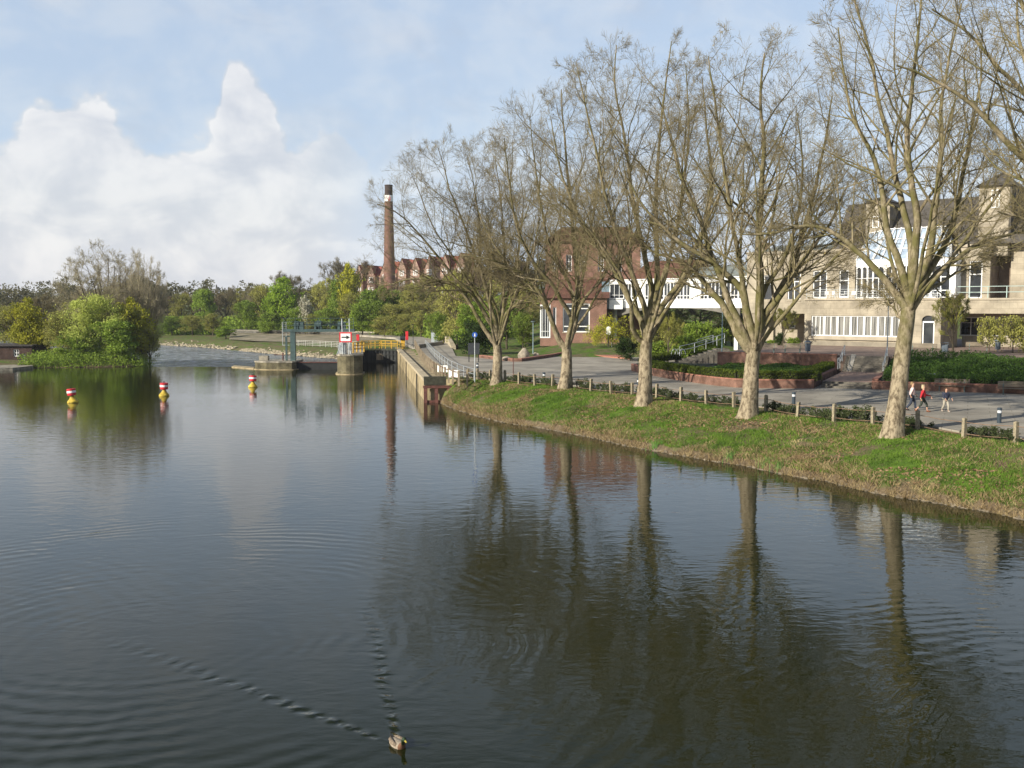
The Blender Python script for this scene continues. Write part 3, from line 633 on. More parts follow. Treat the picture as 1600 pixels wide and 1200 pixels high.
# cut limb scars on trunks (flat oval healed wounds)
# ============================================================ LOCK, PIERS, WEIR GATE, BUOYS
M_STONE = mat('lock_stone', (.36, .29, .17), .92, .5, .8, bump=.03, bscale=6, space='world', det=8)
M_MOSSY = mat('mossy_masonry', (.16, .14, .085), .95, .55, 1.0, space='world', extra=brick_extra((1, 1, 1), (.8, .8, .75), (.5, .5, .45), 1.6))
M_STEEL = mat('galvanised_steel', (.42, .45, .46), .5, .15, 2, metal=.6)
M_GREY = mat('grey_paint', (.13, .15, .17), .5, .15, 2)
M_TEAL = mat('teal_painted_steel', (.05, .085, .085), .6, .3, 2)
M_YEL = mat('yellow_paint', (.55, .33, .04), .5, .2, 2)
M_DARK = mat('black_steel', (.02, .022, .022), .6, .3, 2)
M_RUST = mat('rusty_steel', (.12, .05, .04), .85, .4, 3)
M_WHITE = mat('white_paint', (.80, .80, .77), .5, .06, 2)
M_RED = mat('red_paint', (.55, .03, .04), .45, .12, 2)
M_WOOD = mat('weathered_wood', (.27, .22, .15), .9, .4, 4, stretch=(1, 1, .3))
M_CPOST = mat('concrete_post', (.27, .23, .155), .95, .35, 8)
def P3(p, z): return np.array([p[0], p[1], z])
# lock wall on the right of the entrance (stone quay)
root = thing('lock_wall', 'long pale stone lock wall with a lit quay edge beside the path', 'wall', P3(LW0, 0))
mb = MB(); A = LW0; B = LW1+LWD*4
cl = G(655, 560, 2)[:2]
mb.prism([A, A+LWN*3.4, A+LWN*3.4+LWD*10, B+LWN*6, B], -2.5, 1.78); mb.build('wall', M_STONE, root)
mb = MB(); mb.prism([A-LWN*.12-LWD*.1, A+LWN*.55-LWD*.1, B+LWN*.55, B-LWN*.12], 1.79, 2.05); mb.build('coping', mat('quay_coping', (.44, .37, .25), .9, .35, 1.2, space='world'), root)
mb = MB()
for k in (1, 3): q = A+LWD*k*11.3-LWN*.06; mb.bar(P3(q, -.2), P3(q, 1.75), .12, .06)
mb.build('ladder_slot', M_DARK, root)
# fender frame at the end of the wall
root = thing('mooring_fender', 'rust brown steel and timber fender frame at the near end of the lock wall', 'fender', P3(A-LWD*.6, 0))
mb = MB(); E = A-LWD*.75
for k in (0, .95, 2.0): mb.bar(P3(E+LWN*k, -1.5), P3(E+LWN*k, 1.25), .30, .28)
mb.build('post', M_RUST, root)
mb = MB(); mb.bar(P3(E-LWN*.2, 1.36), P3(E+LWN*2.3, 1.36), .34, .22); mb.bar(P3(E-LWN*.1, .1), P3(E+LWN*2.2, .1), .12, .2); mb.build('beam', M_RUST, root)
mb = MB(); mb.obox(P3(A-LWD*.5-LWN*.1, 1.5), P3(LWN*1.9, 0), P3(LWD*.45, 0), (0, 0, .72)); mb.build('timber_block', mat('tarred_timber', (.05, .05, .035), .9, .4, 5), root)
# wing wall closing the quay end against the bank
mb = MB(); mb.prism([A+LWN*.3-LWD*.25, A+LWN*6.5-LWD*1.2, A+LWN*6.5-LWD*.6, A+LWN*.3+LWD*.3], -1, 1.98); o = mb.build('wing_wall', M_STONE); tag(o, 'short stone wing wall running from the fender frame into the bank', 'wall')

# round-nosed pier between lock and weir
pc = D(547, 585, 121.5)[:2]; pw = 1.55
def nosed(c, hw, ln, d, n=10):
    d = np.array(d)/np.linalg.norm(d); s = np.array([d[1], -d[0]]); out = []
    for k in range(n+1):
        t = math.pi*k/n; out.append(c+s*hw*math.cos(t)-d*hw*math.sin(t))
    return out+[c-s*hw+d*ln, c+s*hw+d*ln]
LK = np.array([-.15, .989])
root = thing('lock_pier', 'tall round nosed mossy masonry pier carrying the arrow sign', 'pier', P3(pc, 0))
mb = MB(); mb.prism(nosed(pc+LK*1.3, pw, 34, LK)[::-1], -2.5, 2.25); mb.build('pier_body', M_MOSSY, root)
mb = MB(); mb.prism(nosed(pc+LK*1.3, pw+.08, 34, LK)[::-1], 2.26, 2.45); mb.build('coping', M_CONC, root)
mb = MB(); mb.prism(nosed(pc+LK*1.3, pw+.22, 3, LK)[::-1], -.3, .09); mb.build('waterline_ledge', M_STONE, root)
def railing(name, label, pts, h, step, mat_, r=.03, rails=(1.0, .55), root=None, cat='railing', balus=0, group=None):
    pts = [np.array(p, float) for p in pts]
    t = root or thing(name, label, cat, pts[0], group)
    mr = MB()
    for a, b in zip(pts[:-1], pts[1:]):
        for k in rails: mr.cyl(a+(0, 0, h*k), b+(0, 0, h*k), r, n=5)
        if balus:
            L = np.linalg.norm(b-a); m = max(1, int(L/balus))
            for i in range(m): q = a+(b-a)*(i+.5)/m; mr.cyl(q+(0, 0, .08), q+(0, 0, h), r*.4, n=4)
    mr.build('rail', mat_, t)
    for a, b in zip(pts[:-1], pts[1:]):
        L = np.linalg.norm(b-a); m = max(1, round(L/step))
        for i in range(m+(1 if b is pts[-1] else 0)):
            q = a+(b-a)*i/m; mp = MB(); mp.cyl(q, q+(0, 0, h), r*1.3, n=6); mp.build('post', mat_, t)
    return t
def on(px, py, z): return G(px, py, z)
# things on the pier
P0 = pc+LK*.9
railing('pier_railing', 'galvanised guard rail round the nose of the lock pier', [P3(pc+LK*6+(-1.4, 0), 2.45), P3(pc+LK*1+(-1.4, 0), 2.45), P3(pc+LK*.2+(-.6, 0), 2.45)], 1.1, 2.2, M_STEEL)
root = thing('lamp_mast', 'pair of tall pale steel masts behind the arrow sign', 'mast', P3(P0, 2.45))
mb = MB()
for px in (536, 547.5): q = D(px, 545, 123.3); mb.cyl((q[0], q[1], 2.4), D(px-2, 498, 123.3), .085, .06, n=8)
mb.build('mast', M_STEEL, root)
mb = MB(); 
for k in range(9): z = 3+k*.42; a = D(536, 520, 123.3); b = D(547.5, 520, 123.3); mb.cyl((a[0], a[1]-.0, z), (b[0], b[1], z), .025, n=4)
mb.build('rung', M_STEEL, root)
root = thing('direction_sign', 'square white sign with red border and black arrow pointing right', 'sign', D(540, 555, 121.8))
c0 = D(530.2, 535, 121.6); c1 = D(549.5, 519, 121.6); W_, H_ = c1[0]-c0[0], c1[2]-c0[2]; y = 121.6
mb = MB(); mb.box(c0[0], c1[0], y, y+.06, c0[2], c1[2]); mb.build('panel', M_RED, root)
mb = MB(); i = .17; mb.box(c0[0]+i, c1[0]-i, y-.012, y-.002, c0[2]+i, c1[2]-i); mb.build('field', M_WHITE, root)
mb = MB(); cx, cz = (c0[0]+c1[0])/2, (c0[2]+c1[2])/2; mb.box(cx-.48, cx+.1, y-.03, y-.018, cz-.075, cz+.075)
mb.add([(cx+.1, y-.03, cz-.24), (cx+.55, y-.03, cz), (cx+.1, y-.03, cz+.24), (cx+.1, y-.018, cz-.24), (cx+.55, y-.018, cz), (cx+.1, y-.018, cz+.24)], [(0, 1, 2), (3, 5, 4), (0, 3, 4, 1), (1, 4, 5, 2)]); mb.build('arrow', M_DARK, root)
mb = MB(); mb.cyl((cx-.35, y+.12, 2.45), (cx-.35, y+.12, c1[2]), .06, n=6); mb.cyl((cx+.35, y+.12, 2.45), (cx+.35, y+.12, c1[2]), .06, n=6); mb.bar((cx-.35, y+.1, 4.2), (cx-1.0, y-.5, 2.45), .07); mb.bar((cx+.3, y+.1, 4.2), (cx+.75, y-.5, 2.45), .07); mb.build('support_frame', M_STEEL, root)
root = thing('control_cabinet', 'grey steel control cabinet beside the arrow sign on the pier', 'cabinet', P3(pc+LK*2+(-.9, 0), 2.45))
mb = MB(); q = pc+LK*2; mb.box(q[0]-1.3, q[0]-.5, q[1], q[1]+.6, 2.46, 3.9); mb.build('housing', mat('cabinet_grey', (.5, .52, .52), .5, .1, 3), root)
mb = MB(); mb.box(q[0]-1.22, q[0]-.58, q[1]-.03, q[1]-.001, 2.6, 3.8); mb.build('door', M_STEEL, root)
# lock gates with their walkway and yellow railings
gY = 148.0; gl = D(565, 567, gY); gr = D(624, 567, gY); gm = (gl+gr)/2+(0, .9, 0)
for (a, b, lab) in ((gl, gm, 'left leaf of the black lock gate with a pale timber panel'), (gm, gr, 'right leaf of the black lock gate against the quay')):
    a = np.array([a[0], a[1], 0]); b = np.array([b[0], b[1], 0]); d = (b-a); L = np.linalg.norm(d); d /= L; nn = np.array([d[1], -d[0], 0])
    root = thing('lock_gate', lab, 'lock gate', (a+b)/2, 'lock gate leaves')
    mb = MB(); mb.obox(a+(0, 0, -2), d*L, nn*.35, (0, 0, 3.85)); mb.build('gate_leaf', M_DARK, root)
    mb = MB()
    for k in range(5): mb.bar(a+d*L*(k+.5)/5+nn*.42+(0, 0, -.5), a+d*L*(k+.5)/5+nn*.42+(0, 0, 1.9), .14)
    for z in (.3, 1.2, 1.8): mb.bar(a+nn*.4+(0, 0, z), b+nn*.4+(0, 0, z), .12, .14)
    mb.build('rib', M_DARK, root)
    if 'left' in lab:
        mb = MB(); mb.obox(a+d*L*.72+nn*.52+(0, 0, .35), d*1.15, nn*.05, (0, 0, .95)); mb.build('timber_panel', M_WOOD, root)
    mb = MB(); mb.obox(a-nn*.3+(0, 0, 1.95), d*L, nn*.9, (0, 0, .12)); mb.build('walkway', M_DARK, root)
    railing('', '', [a+nn*.55+(0, 0, 2.07), b+nn*.55+(0, 0, 2.07)], 1.15, 1.0, M_YEL, .05, (1, .68, .36), root=root)
    railing('', '', [a-nn*.25+(0, 0, 2.07), b-nn*.25+(0, 0, 2.07)], 1.15, 1.2, M_YEL, .04, (1, .55), root=root)
q = D(552, 548, 126); railing('yellow_barrier', 'short yellow barrier at the pier end of the gate walkway', [q*[1, 1, 0]+(0, 0, 2.45), q*[1, 1, 0]+(1.0, 2.5, 2.45)], 1.3, .8, M_YEL, .07, (1, .7, .4))
for px, Y, lab in ((559.5, 147, 'red marker post at the left end of the gate walkway'), (636, 150, 'red marker post beside the quay end of the gate walkway')):
    q = D(px, 545, Y); root = thing('marker_post', lab, 'post', (q[0], q[1], 2.0), 'red marker posts by the lock gates')
    mb = MB(); mb.cyl((q[0], q[1], 2), (q[0], q[1], 4.0), .07, n=6); mb.build('post', M_DARK, root)
    mb = MB(); mb.box(q[0]-.2, q[0]+.2, q[1]-.2, q[1]+.15, 3.3, 4.6 if px > 600 else 4.2); mb.build('marker', M_RED, root)
root = thing('gate_winch', 'yellow and black winch stand at the quay end of the lock gate', 'winch', D(629, 553, 149))
q = D(629.5, 553, 149); mb = MB(); mb.box(q[0]-.3, q[0]+.3, q[1], q[1]+.5, 2, 3.5); mb.build('column', M_YEL, root); mb = MB(); mb.cyl((q[0]-.35, q[1]-.1, 3.6), (q[0]+.35, q[1]-.1, 3.6), .28, n=12); mb.build('drum', M_DARK, root)
# left low pier and its weir gate gantry
lc = D(420, 577, 130.5)[:2]
root = thing('weir_pier', 'low rounded stone pier at the end of the weir below the gantry leg', 'pier', P3(lc, 0))
x0, x1 = XY(394, 131), XY(459, 131); yy = 131
pts = [(x0+.2, yy+2.6), (x0-.1, yy+1.2), (x0+.5, yy+.3), (x0+1.8, yy-.35), (x0+3.4, yy-.6), (x1-.3, yy-.4), (x1, yy+.2), (x1, yy+5), (x0+.4, yy+5)]
mb = MB(); mb.prism(pts, -2.5, .92); mb.build('pier_body', M_MOSSY, root)
mb = MB(); c = np.mean(pts, axis=0); mb.prism([tuple(c+(np.array(p)-c)*1.03) for p in pts], .93, 1.12); mb.build('coping', M_CONC, root)
mb = MB(); mb.prism([tuple(c+(np.array(p)-c)*1.08) for p in pts], -.3, .07); mb.build('waterline_ledge', M_STONE, root)
mb = MB(); mb.box(x0+.3, x0+1.5, yy+1.8, yy+2.6, 1.13, 1.75); mb.build('block', M_CONC, root)
mb = MB(); mb.cyl((x0+3.6, yy+1.4, 1.1), (x0+3.6, yy+1.4, 2.2), .09, n=6); mb.cyl((x0+2.4, yy+1.4, 1.9), (x0+5.4, yy+1.4, 1.9), .05, n=5); mb.build('bollard', M_RUST, root)
# stone apron left of the pier
mb = MB(); mb.prism([D(362, 574, 136)[:2], D(396, 576, 132)[:2], D(398, 573, 135.5)[:2], D(366, 571, 139)[:2]], -1.5, .12); o = mb.build('stone_apron', M_STONE); tag(o, 'pale stone apron leading from the weir to the low pier', 'apron')
# flap gate
root = thing('weir_gate', 'dark flap gate spanning between the low pier and the lock pier', 'weir gate', D(495, 570, 131))
mb = MB(); a = np.array([x1, yy+1.3, 0]); b = np.array([pc[0]-pw, yy+1.3, 0]); mb.obox(a+(0, 0, -1.5), b-a, (0, .3, 0), (0, 0, 2.35)); mb.build('gate_leaf', M_DARK, root)
mb = MB(); mb.obox(a+(0, -.12, .86), b-a, (0, .5, 0), (0, 0, .1)); mb.build('edge_beam', M_RUST, root)
# gantry
gy = 132.0
root = thing('weir_gantry', 'blue green steel gantry with winding gear bridging the weir gate', 'gantry', D(457, 560, gy))
lx, rx = XY(456, gy), XY(539, gy); zt = ZY(515, gy)
mb = MB(); mb.box(lx-.3, lx+.35, gy, gy+.5, 1.1, zt-.3); mb.build('column', M_TEAL, root)
mb = MB(); mb.box(lx-1.0, lx-.75, gy+.2, gy+.4, 1.1, zt-.9); mb.cyl((lx-1.3, gy+.5, zt-.9), (lx+.1, gy+.5, zt-.9), .08, n=5); mb.build('guide_post', M_TEAL, root)
mb = MB(); mb.box(lx-1.2, rx+1.2, gy-.1, gy+.9, zt-.3, zt+.05); mb.build('deck_beam', M_TEAL, root)
mb = MB()
for f_, r_2 in ((.08, .42), (.16, .3), (.46, .36), (.5, .5), (.9, .38), (.95, .3)):
    x = lx+(rx-lx)*f_; mb.box(x-.35, x+.35, gy+.05, gy+.75, zt+.05, zt+.5); mb.cyl((x-.3, gy+.4, zt+.7), (x+.3, gy+.4, zt+.7), r_2, n=10)
mb.cyl((lx, gy+.4, zt+.7), (rx, gy+.4, zt+.7), .08, n=6); mb.build('winding_gear', M_TEAL, root)
railing('', '', [(lx-1.1, gy-.05, zt+.05), (rx+1.1, gy-.05, zt+.05)], 1.45, 1.6, M_TEAL, .028, (1, .66, .33), root=root)
root = thing('access_ladder', 'caged access ladder in pale steel at the left end of the gantry', 'ladder', (XY(439, gy), gy, 1))
mb = MB(); lxx = XY(440, gy); z1 = ZY(503, gy)
mb.cyl((lxx, gy+.3, ZY(540, gy)), (lxx, gy+.3, z1), .05, n=5); mb.cyl((lxx+.5, gy+.3, ZY(540, gy)), (lxx+.5, gy+.3, z1), .035, n=5)
for k in range(12): z = ZY(540, gy)+.2+k*.26; mb.cyl((lxx, gy+.3, z), (lxx+.5, gy+.3, z), .02, n=4)
mb.bar((lxx, gy+.3, ZY(540, gy)+.05), (lx-.5, gy+.3, ZY(540, gy)+.05), .08); mb.build('ladder_rails', M_STEEL, root)
# mid gantry base pier for the far end stands on the lock pier
mb = MB(); 
# far bank: white railing, retaining wall, stones
rl = [np.append(D(455, 536, 200)[:2], 0), np.append(D(500, 537.5, 195)[:2], 0), np.append(D(527, 539, 190)[:2], 0), np.append(D(560, 540, 188)[:2], 0)]
for p in rl: p[2] = ground_h(p[0], p[1])
railing('white_railing', 'white railing along the low path on the far side of the weir', rl, 1.15, 2.2, mat('weathered_white', (.55, .54, .50), .6, .15, 2), .03, (1, .75, .5, .25), balus=.55)
wp = [(336,515,262),(360,516,256),(400,517,250),(450,517.5,244),(500,518,238),(560,519,231),(610,520.5,225),(650,522,219),(664,524,212)]
pts = [D(a, b, y) for a, b, y in wp]
mb = MB(); mb.strip([p[:2] for p in pts], .6, [-.5]*9, [float(p[2])-.12 for p in pts]); 
root = thing('retaining_wall', 'long low stone retaining wall of the far promenade below the wood', 'wall', pts[4]*[1, 1, 0])
mb.build('wall', mat('dark_masonry', (.13, .115, .085), .95, .4, 1, space='world'), root)
mb = MB(); mb.strip([p[:2] for p in pts], .75, [float(p[2])-.11 for p in pts], [float(p[2])+.14 for p in pts]); mb.build('coping', mat('pale_coping', (.46, .42, .33), .9, .2, 1), root)
# sloping stone revetment between the wall and the low path
top_ = [D(a, 520, y-1.2)[:2] for a, b, y in wp[1:]]; bot_ = [D(a-2, 530, y2)[:2] for (a, b, y), y2 in zip(wp[1:], (232, 221, 214, 209, 203, 198, 194, 190))]
mb = MB(); V0 = [(p[0], p[1], 1.75-.01*i) for i, p in enumerate(top_)]; V1 = [(p[0], p[1], max(.75, float(ground_h(p[0], p[1]))+.03)) for p in bot_]
for i in range(len(V0)-1): mb.add([V1[i], V1[i+1], V0[i+1], V0[i]], [(0, 1, 2, 3)])
o = mb.build('stone_slope', mat('revetment', (.29, .245, .175), .95, .5, .35, col2=(.14, .13, .075), space='world', det=9, bump=.1, bscale=2)); o['kind'] = 'structure'
# far promenade behind the wall
mb = MB(); P_ = [tuple(p[:2]) for p in pts]; Q_ = [(p[0]+2.2, p[1]+5.0) for p in pts][::-1]; mb.prism(P_+Q_, -.4, 2.42); mb.build('far_path', M_PAVE2, kind='structure')
# waterline stones on the far shore (countless rubble)
def rubble(name, line, n, smin, smax, zoff, spread, mat_, seed=1):
    rng = np.random.default_rng(seed); V = []; F_ = []; base = np.array([[1,0,0],[-1,0,0],[0,1,0],[0,-1,0],[0,0,1],[0,0,-1]], float); ff = [(0,2,4),(2,1,4),(1,3,4),(3,0,4),(2,0,5),(1,2,5),(3,1,5),(0,3,5)]
    L = np.array(line); d = np.r_[0, np.cumsum(np.linalg.norm(np.diff(L, axis=0), axis=1))]; c2 = np.array([.85, .52])
    for i in range(n):
        t = rng.random()*d[-1]; p = np.array([np.interp(t, d, L[:, 0]), np.interp(t, d, L[:, 1])]); off = abs(rng.normal())*spread-.15*spread; p = p+c2*off
        z = float(ground_h(p[0], p[1])) if False else zoff+max(0, off)*.35
        s = rng.uniform(smin, smax)*np.array([1, .8, .5])*rng.uniform(.7, 1.3, 3); a = rng.random()*6.28; Rm = np.array([[math.cos(a), -math.sin(a), 0], [math.sin(a), math.cos(a), 0], [0, 0, 1]])
        v = (base*(1+rng.normal(size=(6, 3))*.18)*s)@Rm.T+np.array([p[0], p[1], z]); b = len(V)*6
        V.append(v); F_ += [tuple(b+k for k in f) for f in ff]
    return mesh_obj(name, np.concatenate(V), F_, mat_, kind='stuff')
M_PALE = mat('pale_stones', (.42, .36, .25), .95, .35, 3, space='world'); M_BST = mat('bank_stones', (.20, .165, .115), .95, .45, 2, space='world')
o = rubble('shore_stones', [(-24, 158), (-30, 174), (-50, 198.5), (-57, 208)], 1300, .12, .34, -.85, .9, M_PALE, 2); o['label'] = 'pale rubble stones along the far shore below the weir'
o = rubble('far_shore_stones', [(-60, 212), (-68, 223.5), (-84, 239.5), (-98, 250)], 400, .2, .45, -.85, .9, M_PALE, 5)
ns = [p for p in shore]
rubble('bank_stones', ns, 1500, .05, .17, .0, .45, M_BST, 3)
# ------------------------------------------------------------ buoys
def make_buoy():
    root = thing('river_buoy', 'x', 'buoy', (0, 0, 0), 'river buoys closing off the weir')
    mb = MB(); mb.lathe((0, 0, 0), [(.2, -.35), (.40, -.1), (.48, .04), (.48, .12), (.42, .20), (.26, .38), (.18, .54), (.16, .62)], 24); mb.build('float', mat('buoy_yellow', (.55, .40, .05), .55, .45, 2.5), root, smooth=False)
    mb = MB(); mb.lathe((0, 0, 0), [(.14, .6), (.14, .72)], 12); mb.build('neck', M_DARK, root)
    mb = MB(); mb.lathe((0, 0, 0), [(.33, .66), (.36, .68), (.38, .90)], 24); mb.lathe((0, 0, 0), [(.38, 1.08), (.38, 1.24), (.34, 1.27)], 24); mb.build('drum', M_RED, root)
    mb = MB(); mb.lathe((0, 0, 0), [(.382, .895), (.382, 1.085)], 24); mb.build('white_band', M_WHITE, root)
    mb = MB(); mb.cyl((0, 0, 1.27), (0, 0, 1.42), .05, n=8); mb.build('lifting_eye', M_DARK, root)
    return root
by = make_buoy()
for i, (px, py, lab, tl) in enumerate(((114, 629, 'tilted red, white and yellow buoy nearest the camera, before the willow', .11), (256.5, 618.5, 'red, white and yellow buoy between the other two, upright', .02), (395, 605, 'red, white and yellow buoy floating before the low weir pier', -.03))):
    o = by if i == 0 else copy_tree(by); p = G(px, py, 0); o.location = (p[0], p[1], -.02); o.rotation_euler = (.03*i, -tl, i*1.3); o['label'] = lab; o.scale = (.97, .97, .97)
# ------------------------------------------------------------ mallard
def make_duck():
    p = G(622, 1165); root = thing('mallard_duck', 'small brown and pale mallard swimming at the head of its wake', 'duck', (0, 0, 0))
    secs = [(-.34, .0, .015, .11), (-.27, .05, .045, .085), (-.18, .10, .075, .06), (-.05, .125, .095, .05), (.07, .115, .10, .055), (.15, .085, .09, .07), (.20, .05, .07, .11), (.215, .04, .05, .17), (.225, .042, .045, .21), (.245, .05, .05, .245), (.28, .04, .042, .255), (.31, .018, .02, .245)]
    n = 14; V = []; F_ = []; M = []
    for (x, ry, rz, z) in secs:
        for j in range(n): t = 2*math.pi*j/n; V.append((x, max(ry, .008)*math.cos(t), z+rz*math.sin(t)))
    for i in range(len(secs)-1):
        for j in range(n):
            F_.append((i*n+j, i*n+(j+1) % n, (i+1)*n+(j+1) % n, (i+1)*n+j)); M.append(1 if (i <= 1) else (2 if i >= 7 else (3 if i in (5, 6) else 0)))
    F_.append(tuple(range(n))); M.append(1); F_.append(tuple((len(secs)-1)*n+j for j in range(n))[::-1]); M.append(2)
    mesh_obj('body', V, F_, [mat('duck_flank', (.30, .25, .19), .8, .4, 20), mat('duck_rump', (.03, .025, .02), .8, .2, 20), mat('duck_head', (.02, .035, .015), .5, .2, 20), mat('duck_breast', (.14, .07, .04), .8, .2, 20)], root, True, M)
    mb = MB(); mb.tube([(.305, 0, .243), (.34, 0, .238), (.37, 0, .232)], [.019, .018, .010], 8); mb.build('bill', mat('duck_bill', (.35, .28, .05), .5, .1, 9), root)
    for s in (-1, 1):
        mb = MB(); mb.tube([(.10, s*.085, .10), (-.03, s*.105, .115), (-.16, s*.08, .12), (-.25, s*.035, .125)], [.03, .045, .04, .01], 8); mb.build('wing', mat('duck_wing', (.20, .155, .11), .8, .4, 25), root, smooth=True)
    root.location = (p[0], p[1], -.035); root.rotation_euler = (0, 0, math.atan2(-.848, .53)); root.scale = (1, 1, 1)
make_duck()
# ============================================================ FOLIAGE
def leaf_mat(name, c1, c2, scale=.35, rough=.75, trans=.4, randv=.12):
    m_ = bpy.data.materials.new(name); m_.use_nodes = True; nt = m_.node_tree; N = nt.nodes; L = nt.links; p = N['Principled BSDF']
    p.inputs['Roughness'].default_value = rough; p.inputs['Specular IOR Level'].default_value = .2
    g = N.new('ShaderNodeNewGeometry'); n = N.new('ShaderNodeTexNoise'); n.inputs['Scale'].default_value = scale; n.inputs['Detail'].default_value = 6; n.inputs['Roughness'].default_value = .75; L.new(g.outputs['Position'], n.inputs[0])
    r = N.new('ShaderNodeValToRGB'); r.color_ramp.elements[0].position = .38; r.color_ramp.elements[1].position = .62; r.color_ramp.elements[0].color = (*c2, 1); r.color_ramp.elements[1].color = (*c1, 1); L.new(n.outputs[0], r.inputs[0])
    oi = N.new('ShaderNodeObjectInfo'); mr = N.new('ShaderNodeMapRange'); mr.inputs[3].default_value = 1-randv; mr.inputs[4].default_value = 1+randv; L.new(oi.outputs['Random'], mr.inputs[0])
    hs = N.new('ShaderNodeHueSaturation'); L.new(mr.outputs[0], hs.inputs['Value']); L.new(r.outputs[0], hs.inputs['Color']); L.new(hs.outputs[0], p.inputs['Base Color'])
    if trans:
        t = N.new('ShaderNodeBsdfTranslucent'); L.new(hs.outputs[0], t.inputs[0]); ms = N.new('ShaderNodeMixShader'); ms.inputs[0].default_value = trans
        L.new(p.outputs[0], ms.inputs[1]); L.new(t.outputs[0], ms.inputs[2]); L.new(ms.outputs[0], N['Material Output'].inputs[0])
    return m_
L_GREEN = leaf_mat('leaf_green', (.27, .37, .05), (.15, .22, .035))
L_BRIGHT = leaf_mat('leaf_bright', (.30, .42, .04), (.18, .27, .025))
L_YELL = leaf_mat('leaf_yellow', (.48, .46, .04), (.28, .29, .035))
L_OLIVE = leaf_mat('leaf_olive', (.40, .39, .10), (.25, .25, .065))
L_WILLOW = leaf_mat('leaf_willow', (.50, .55, .13), (.34, .39, .09))
L_BROWN = leaf_mat('leaf_brown', (.26, .20, .12), (.16, .12, .075))
L_TAN = leaf_mat('leaf_tan', (.30, .26, .15), (.19, .165, .095))
L_BLOS = leaf_mat('leaf_blossom', (.55, .52, .42), (.28, .28, .18))
L_DARK = leaf_mat('leaf_dark', (.05, .085, .018), (.022, .042, .010))
L_HEDGE = leaf_mat('leaf_hedge', (.13, .17, .018), (.055, .08, .012), scale=2.5)
L_COVER = leaf_mat('leaf_cover', (.10, .18, .03), (.045, .09, .018), scale=1.2)
L_IVY = leaf_mat('leaf_ivy', (.10, .115, .05), (.035, .055, .015), scale=2)
M_BARKD = mat('dark_bark', (.085, .07, .045), .95, .35, 3)
def leaves(P, s, rng, flat=0.0):
    """one small rhombic leaf spray at each point"""
    n = len(P); s = np.broadcast_to(s, (n,))
    a = rng.normal(size=(n, 3)); a[:, 2] *= (1-flat); a /= np.linalg.norm(a, axis=1, keepdims=True); b = rng.normal(size=(n, 3)); b -= (a*b).sum(1, keepdims=True)*a; b /= np.linalg.norm(b, axis=1, keepdims=True)
    a = a*s[:, None]; b = b*s[:, None]*.6
    V = np.stack([P-a, P+b, P+a, P-b], 1).reshape(-1, 3); return V, np.arange(4*n).reshape(-1, 4)
def blob_points(rng, n, w, h, z0, clumps, cs, lop=.2, taper=.0):
    """points in leaf clumps spread through an uneven crown; hollow towards the middle"""
    c = []
    while len(c) < clumps:
        v = rng.normal(size=3); v /= np.linalg.norm(v); r = rng.random()**.4; p = v*r
        if p[2] < -.85: continue
        c.append(p)
    c = np.array(c); k = 1-taper*(c[:, 2]*.5+.5); c[:, 0] *= k; c[:, 1] *= k
    ang = np.arctan2(c[:, 1], c[:, 0]); k = 1+lop*np.sin(ang*2+rng.random()*6)+lop*.6*np.sin(ang*3+rng.random()*6); c[:, :2] *= k[:, None]
    cz = rng.uniform(.55, 1.3, clumps)*cs; i = rng.integers(0, clumps, n); q = rng.normal(size=(n, 3)); q /= np.linalg.norm(q, axis=1, keepdims=True); q *= (rng.random((n, 1))**.45)
    P = c[i]*[w/2, w/2, h/2]+q*cz[i][:, None]*[1, 1, .75]; P[:, 2] += z0+h/2; return P
TREE_PROTO = {}
def skel(rng, h, w, r, k=6, levels=3, up=.2, base=.25, fan=False, thin=False):
    env = (np.array([0, 0, h*.52]), np.array([w/2, w/2, h*.48]))
    T = Tubes(); LP = []; LR = []
    K = 10; t = np.linspace(0, 1, K)
    tr = np.stack([np.cumsum(rng.normal(size=K)*.02*h/4), np.cumsum(rng.normal(size=K)*.02*h/4), t*h*(.45 if fan else .86)], 1); tr[0, :2] = 0; tr -= tr[0]
    T.add(tr[None], (r*(1-.85*t))[None]+.01, 7)
    for i in range(k):
        f = (base+(.9-base)*i/k) if not fan else .1+.1*rng.random(); z = tr[int(f*(K-1))]; az = i*2.4+rng.random(); sf = math.sqrt((i+.5)/k); spread = (w/2)*(1-.5*f if not fan else .95*sf); L = h*(1-f)*.75 if not fan else h*(.90-.38*sf**2.2)
        q = [z]; d = np.array([math.cos(az)*spread, math.sin(az)*spread, L*.8]); d /= np.linalg.norm(d); ln = math.hypot(spread, L)*.95
        for j in range(9): q.append(q[-1]+d*ln/9); d = d+rng.normal(size=3)*.09; d[2] += .05; d /= np.linalg.norm(d)
        LP.append(q); LR.append(r*.5*(1-.85*np.linspace(0, 1, 10))+.015)
    P, Rr = np.array(LP), np.array(LR); T.add(P, Rr, 5); sets = [P]
    C = Tubes(); per = [7, 5, 5, 4]
    for l in range(levels):
        P, Rr = spawn(rng, P, Rr, per[l], .15, (25, 60), .5, .6, 6 if l == 0 else 4, up=up, wob=.12, lmin=h*.03, lmax=h*.3); P = clip_env(P, env); C.add(P, np.maximum(Rr, (.010 if l > 1 else .014) if l > 0 else .028), 3); sets.append(P)
    return T, C, sets
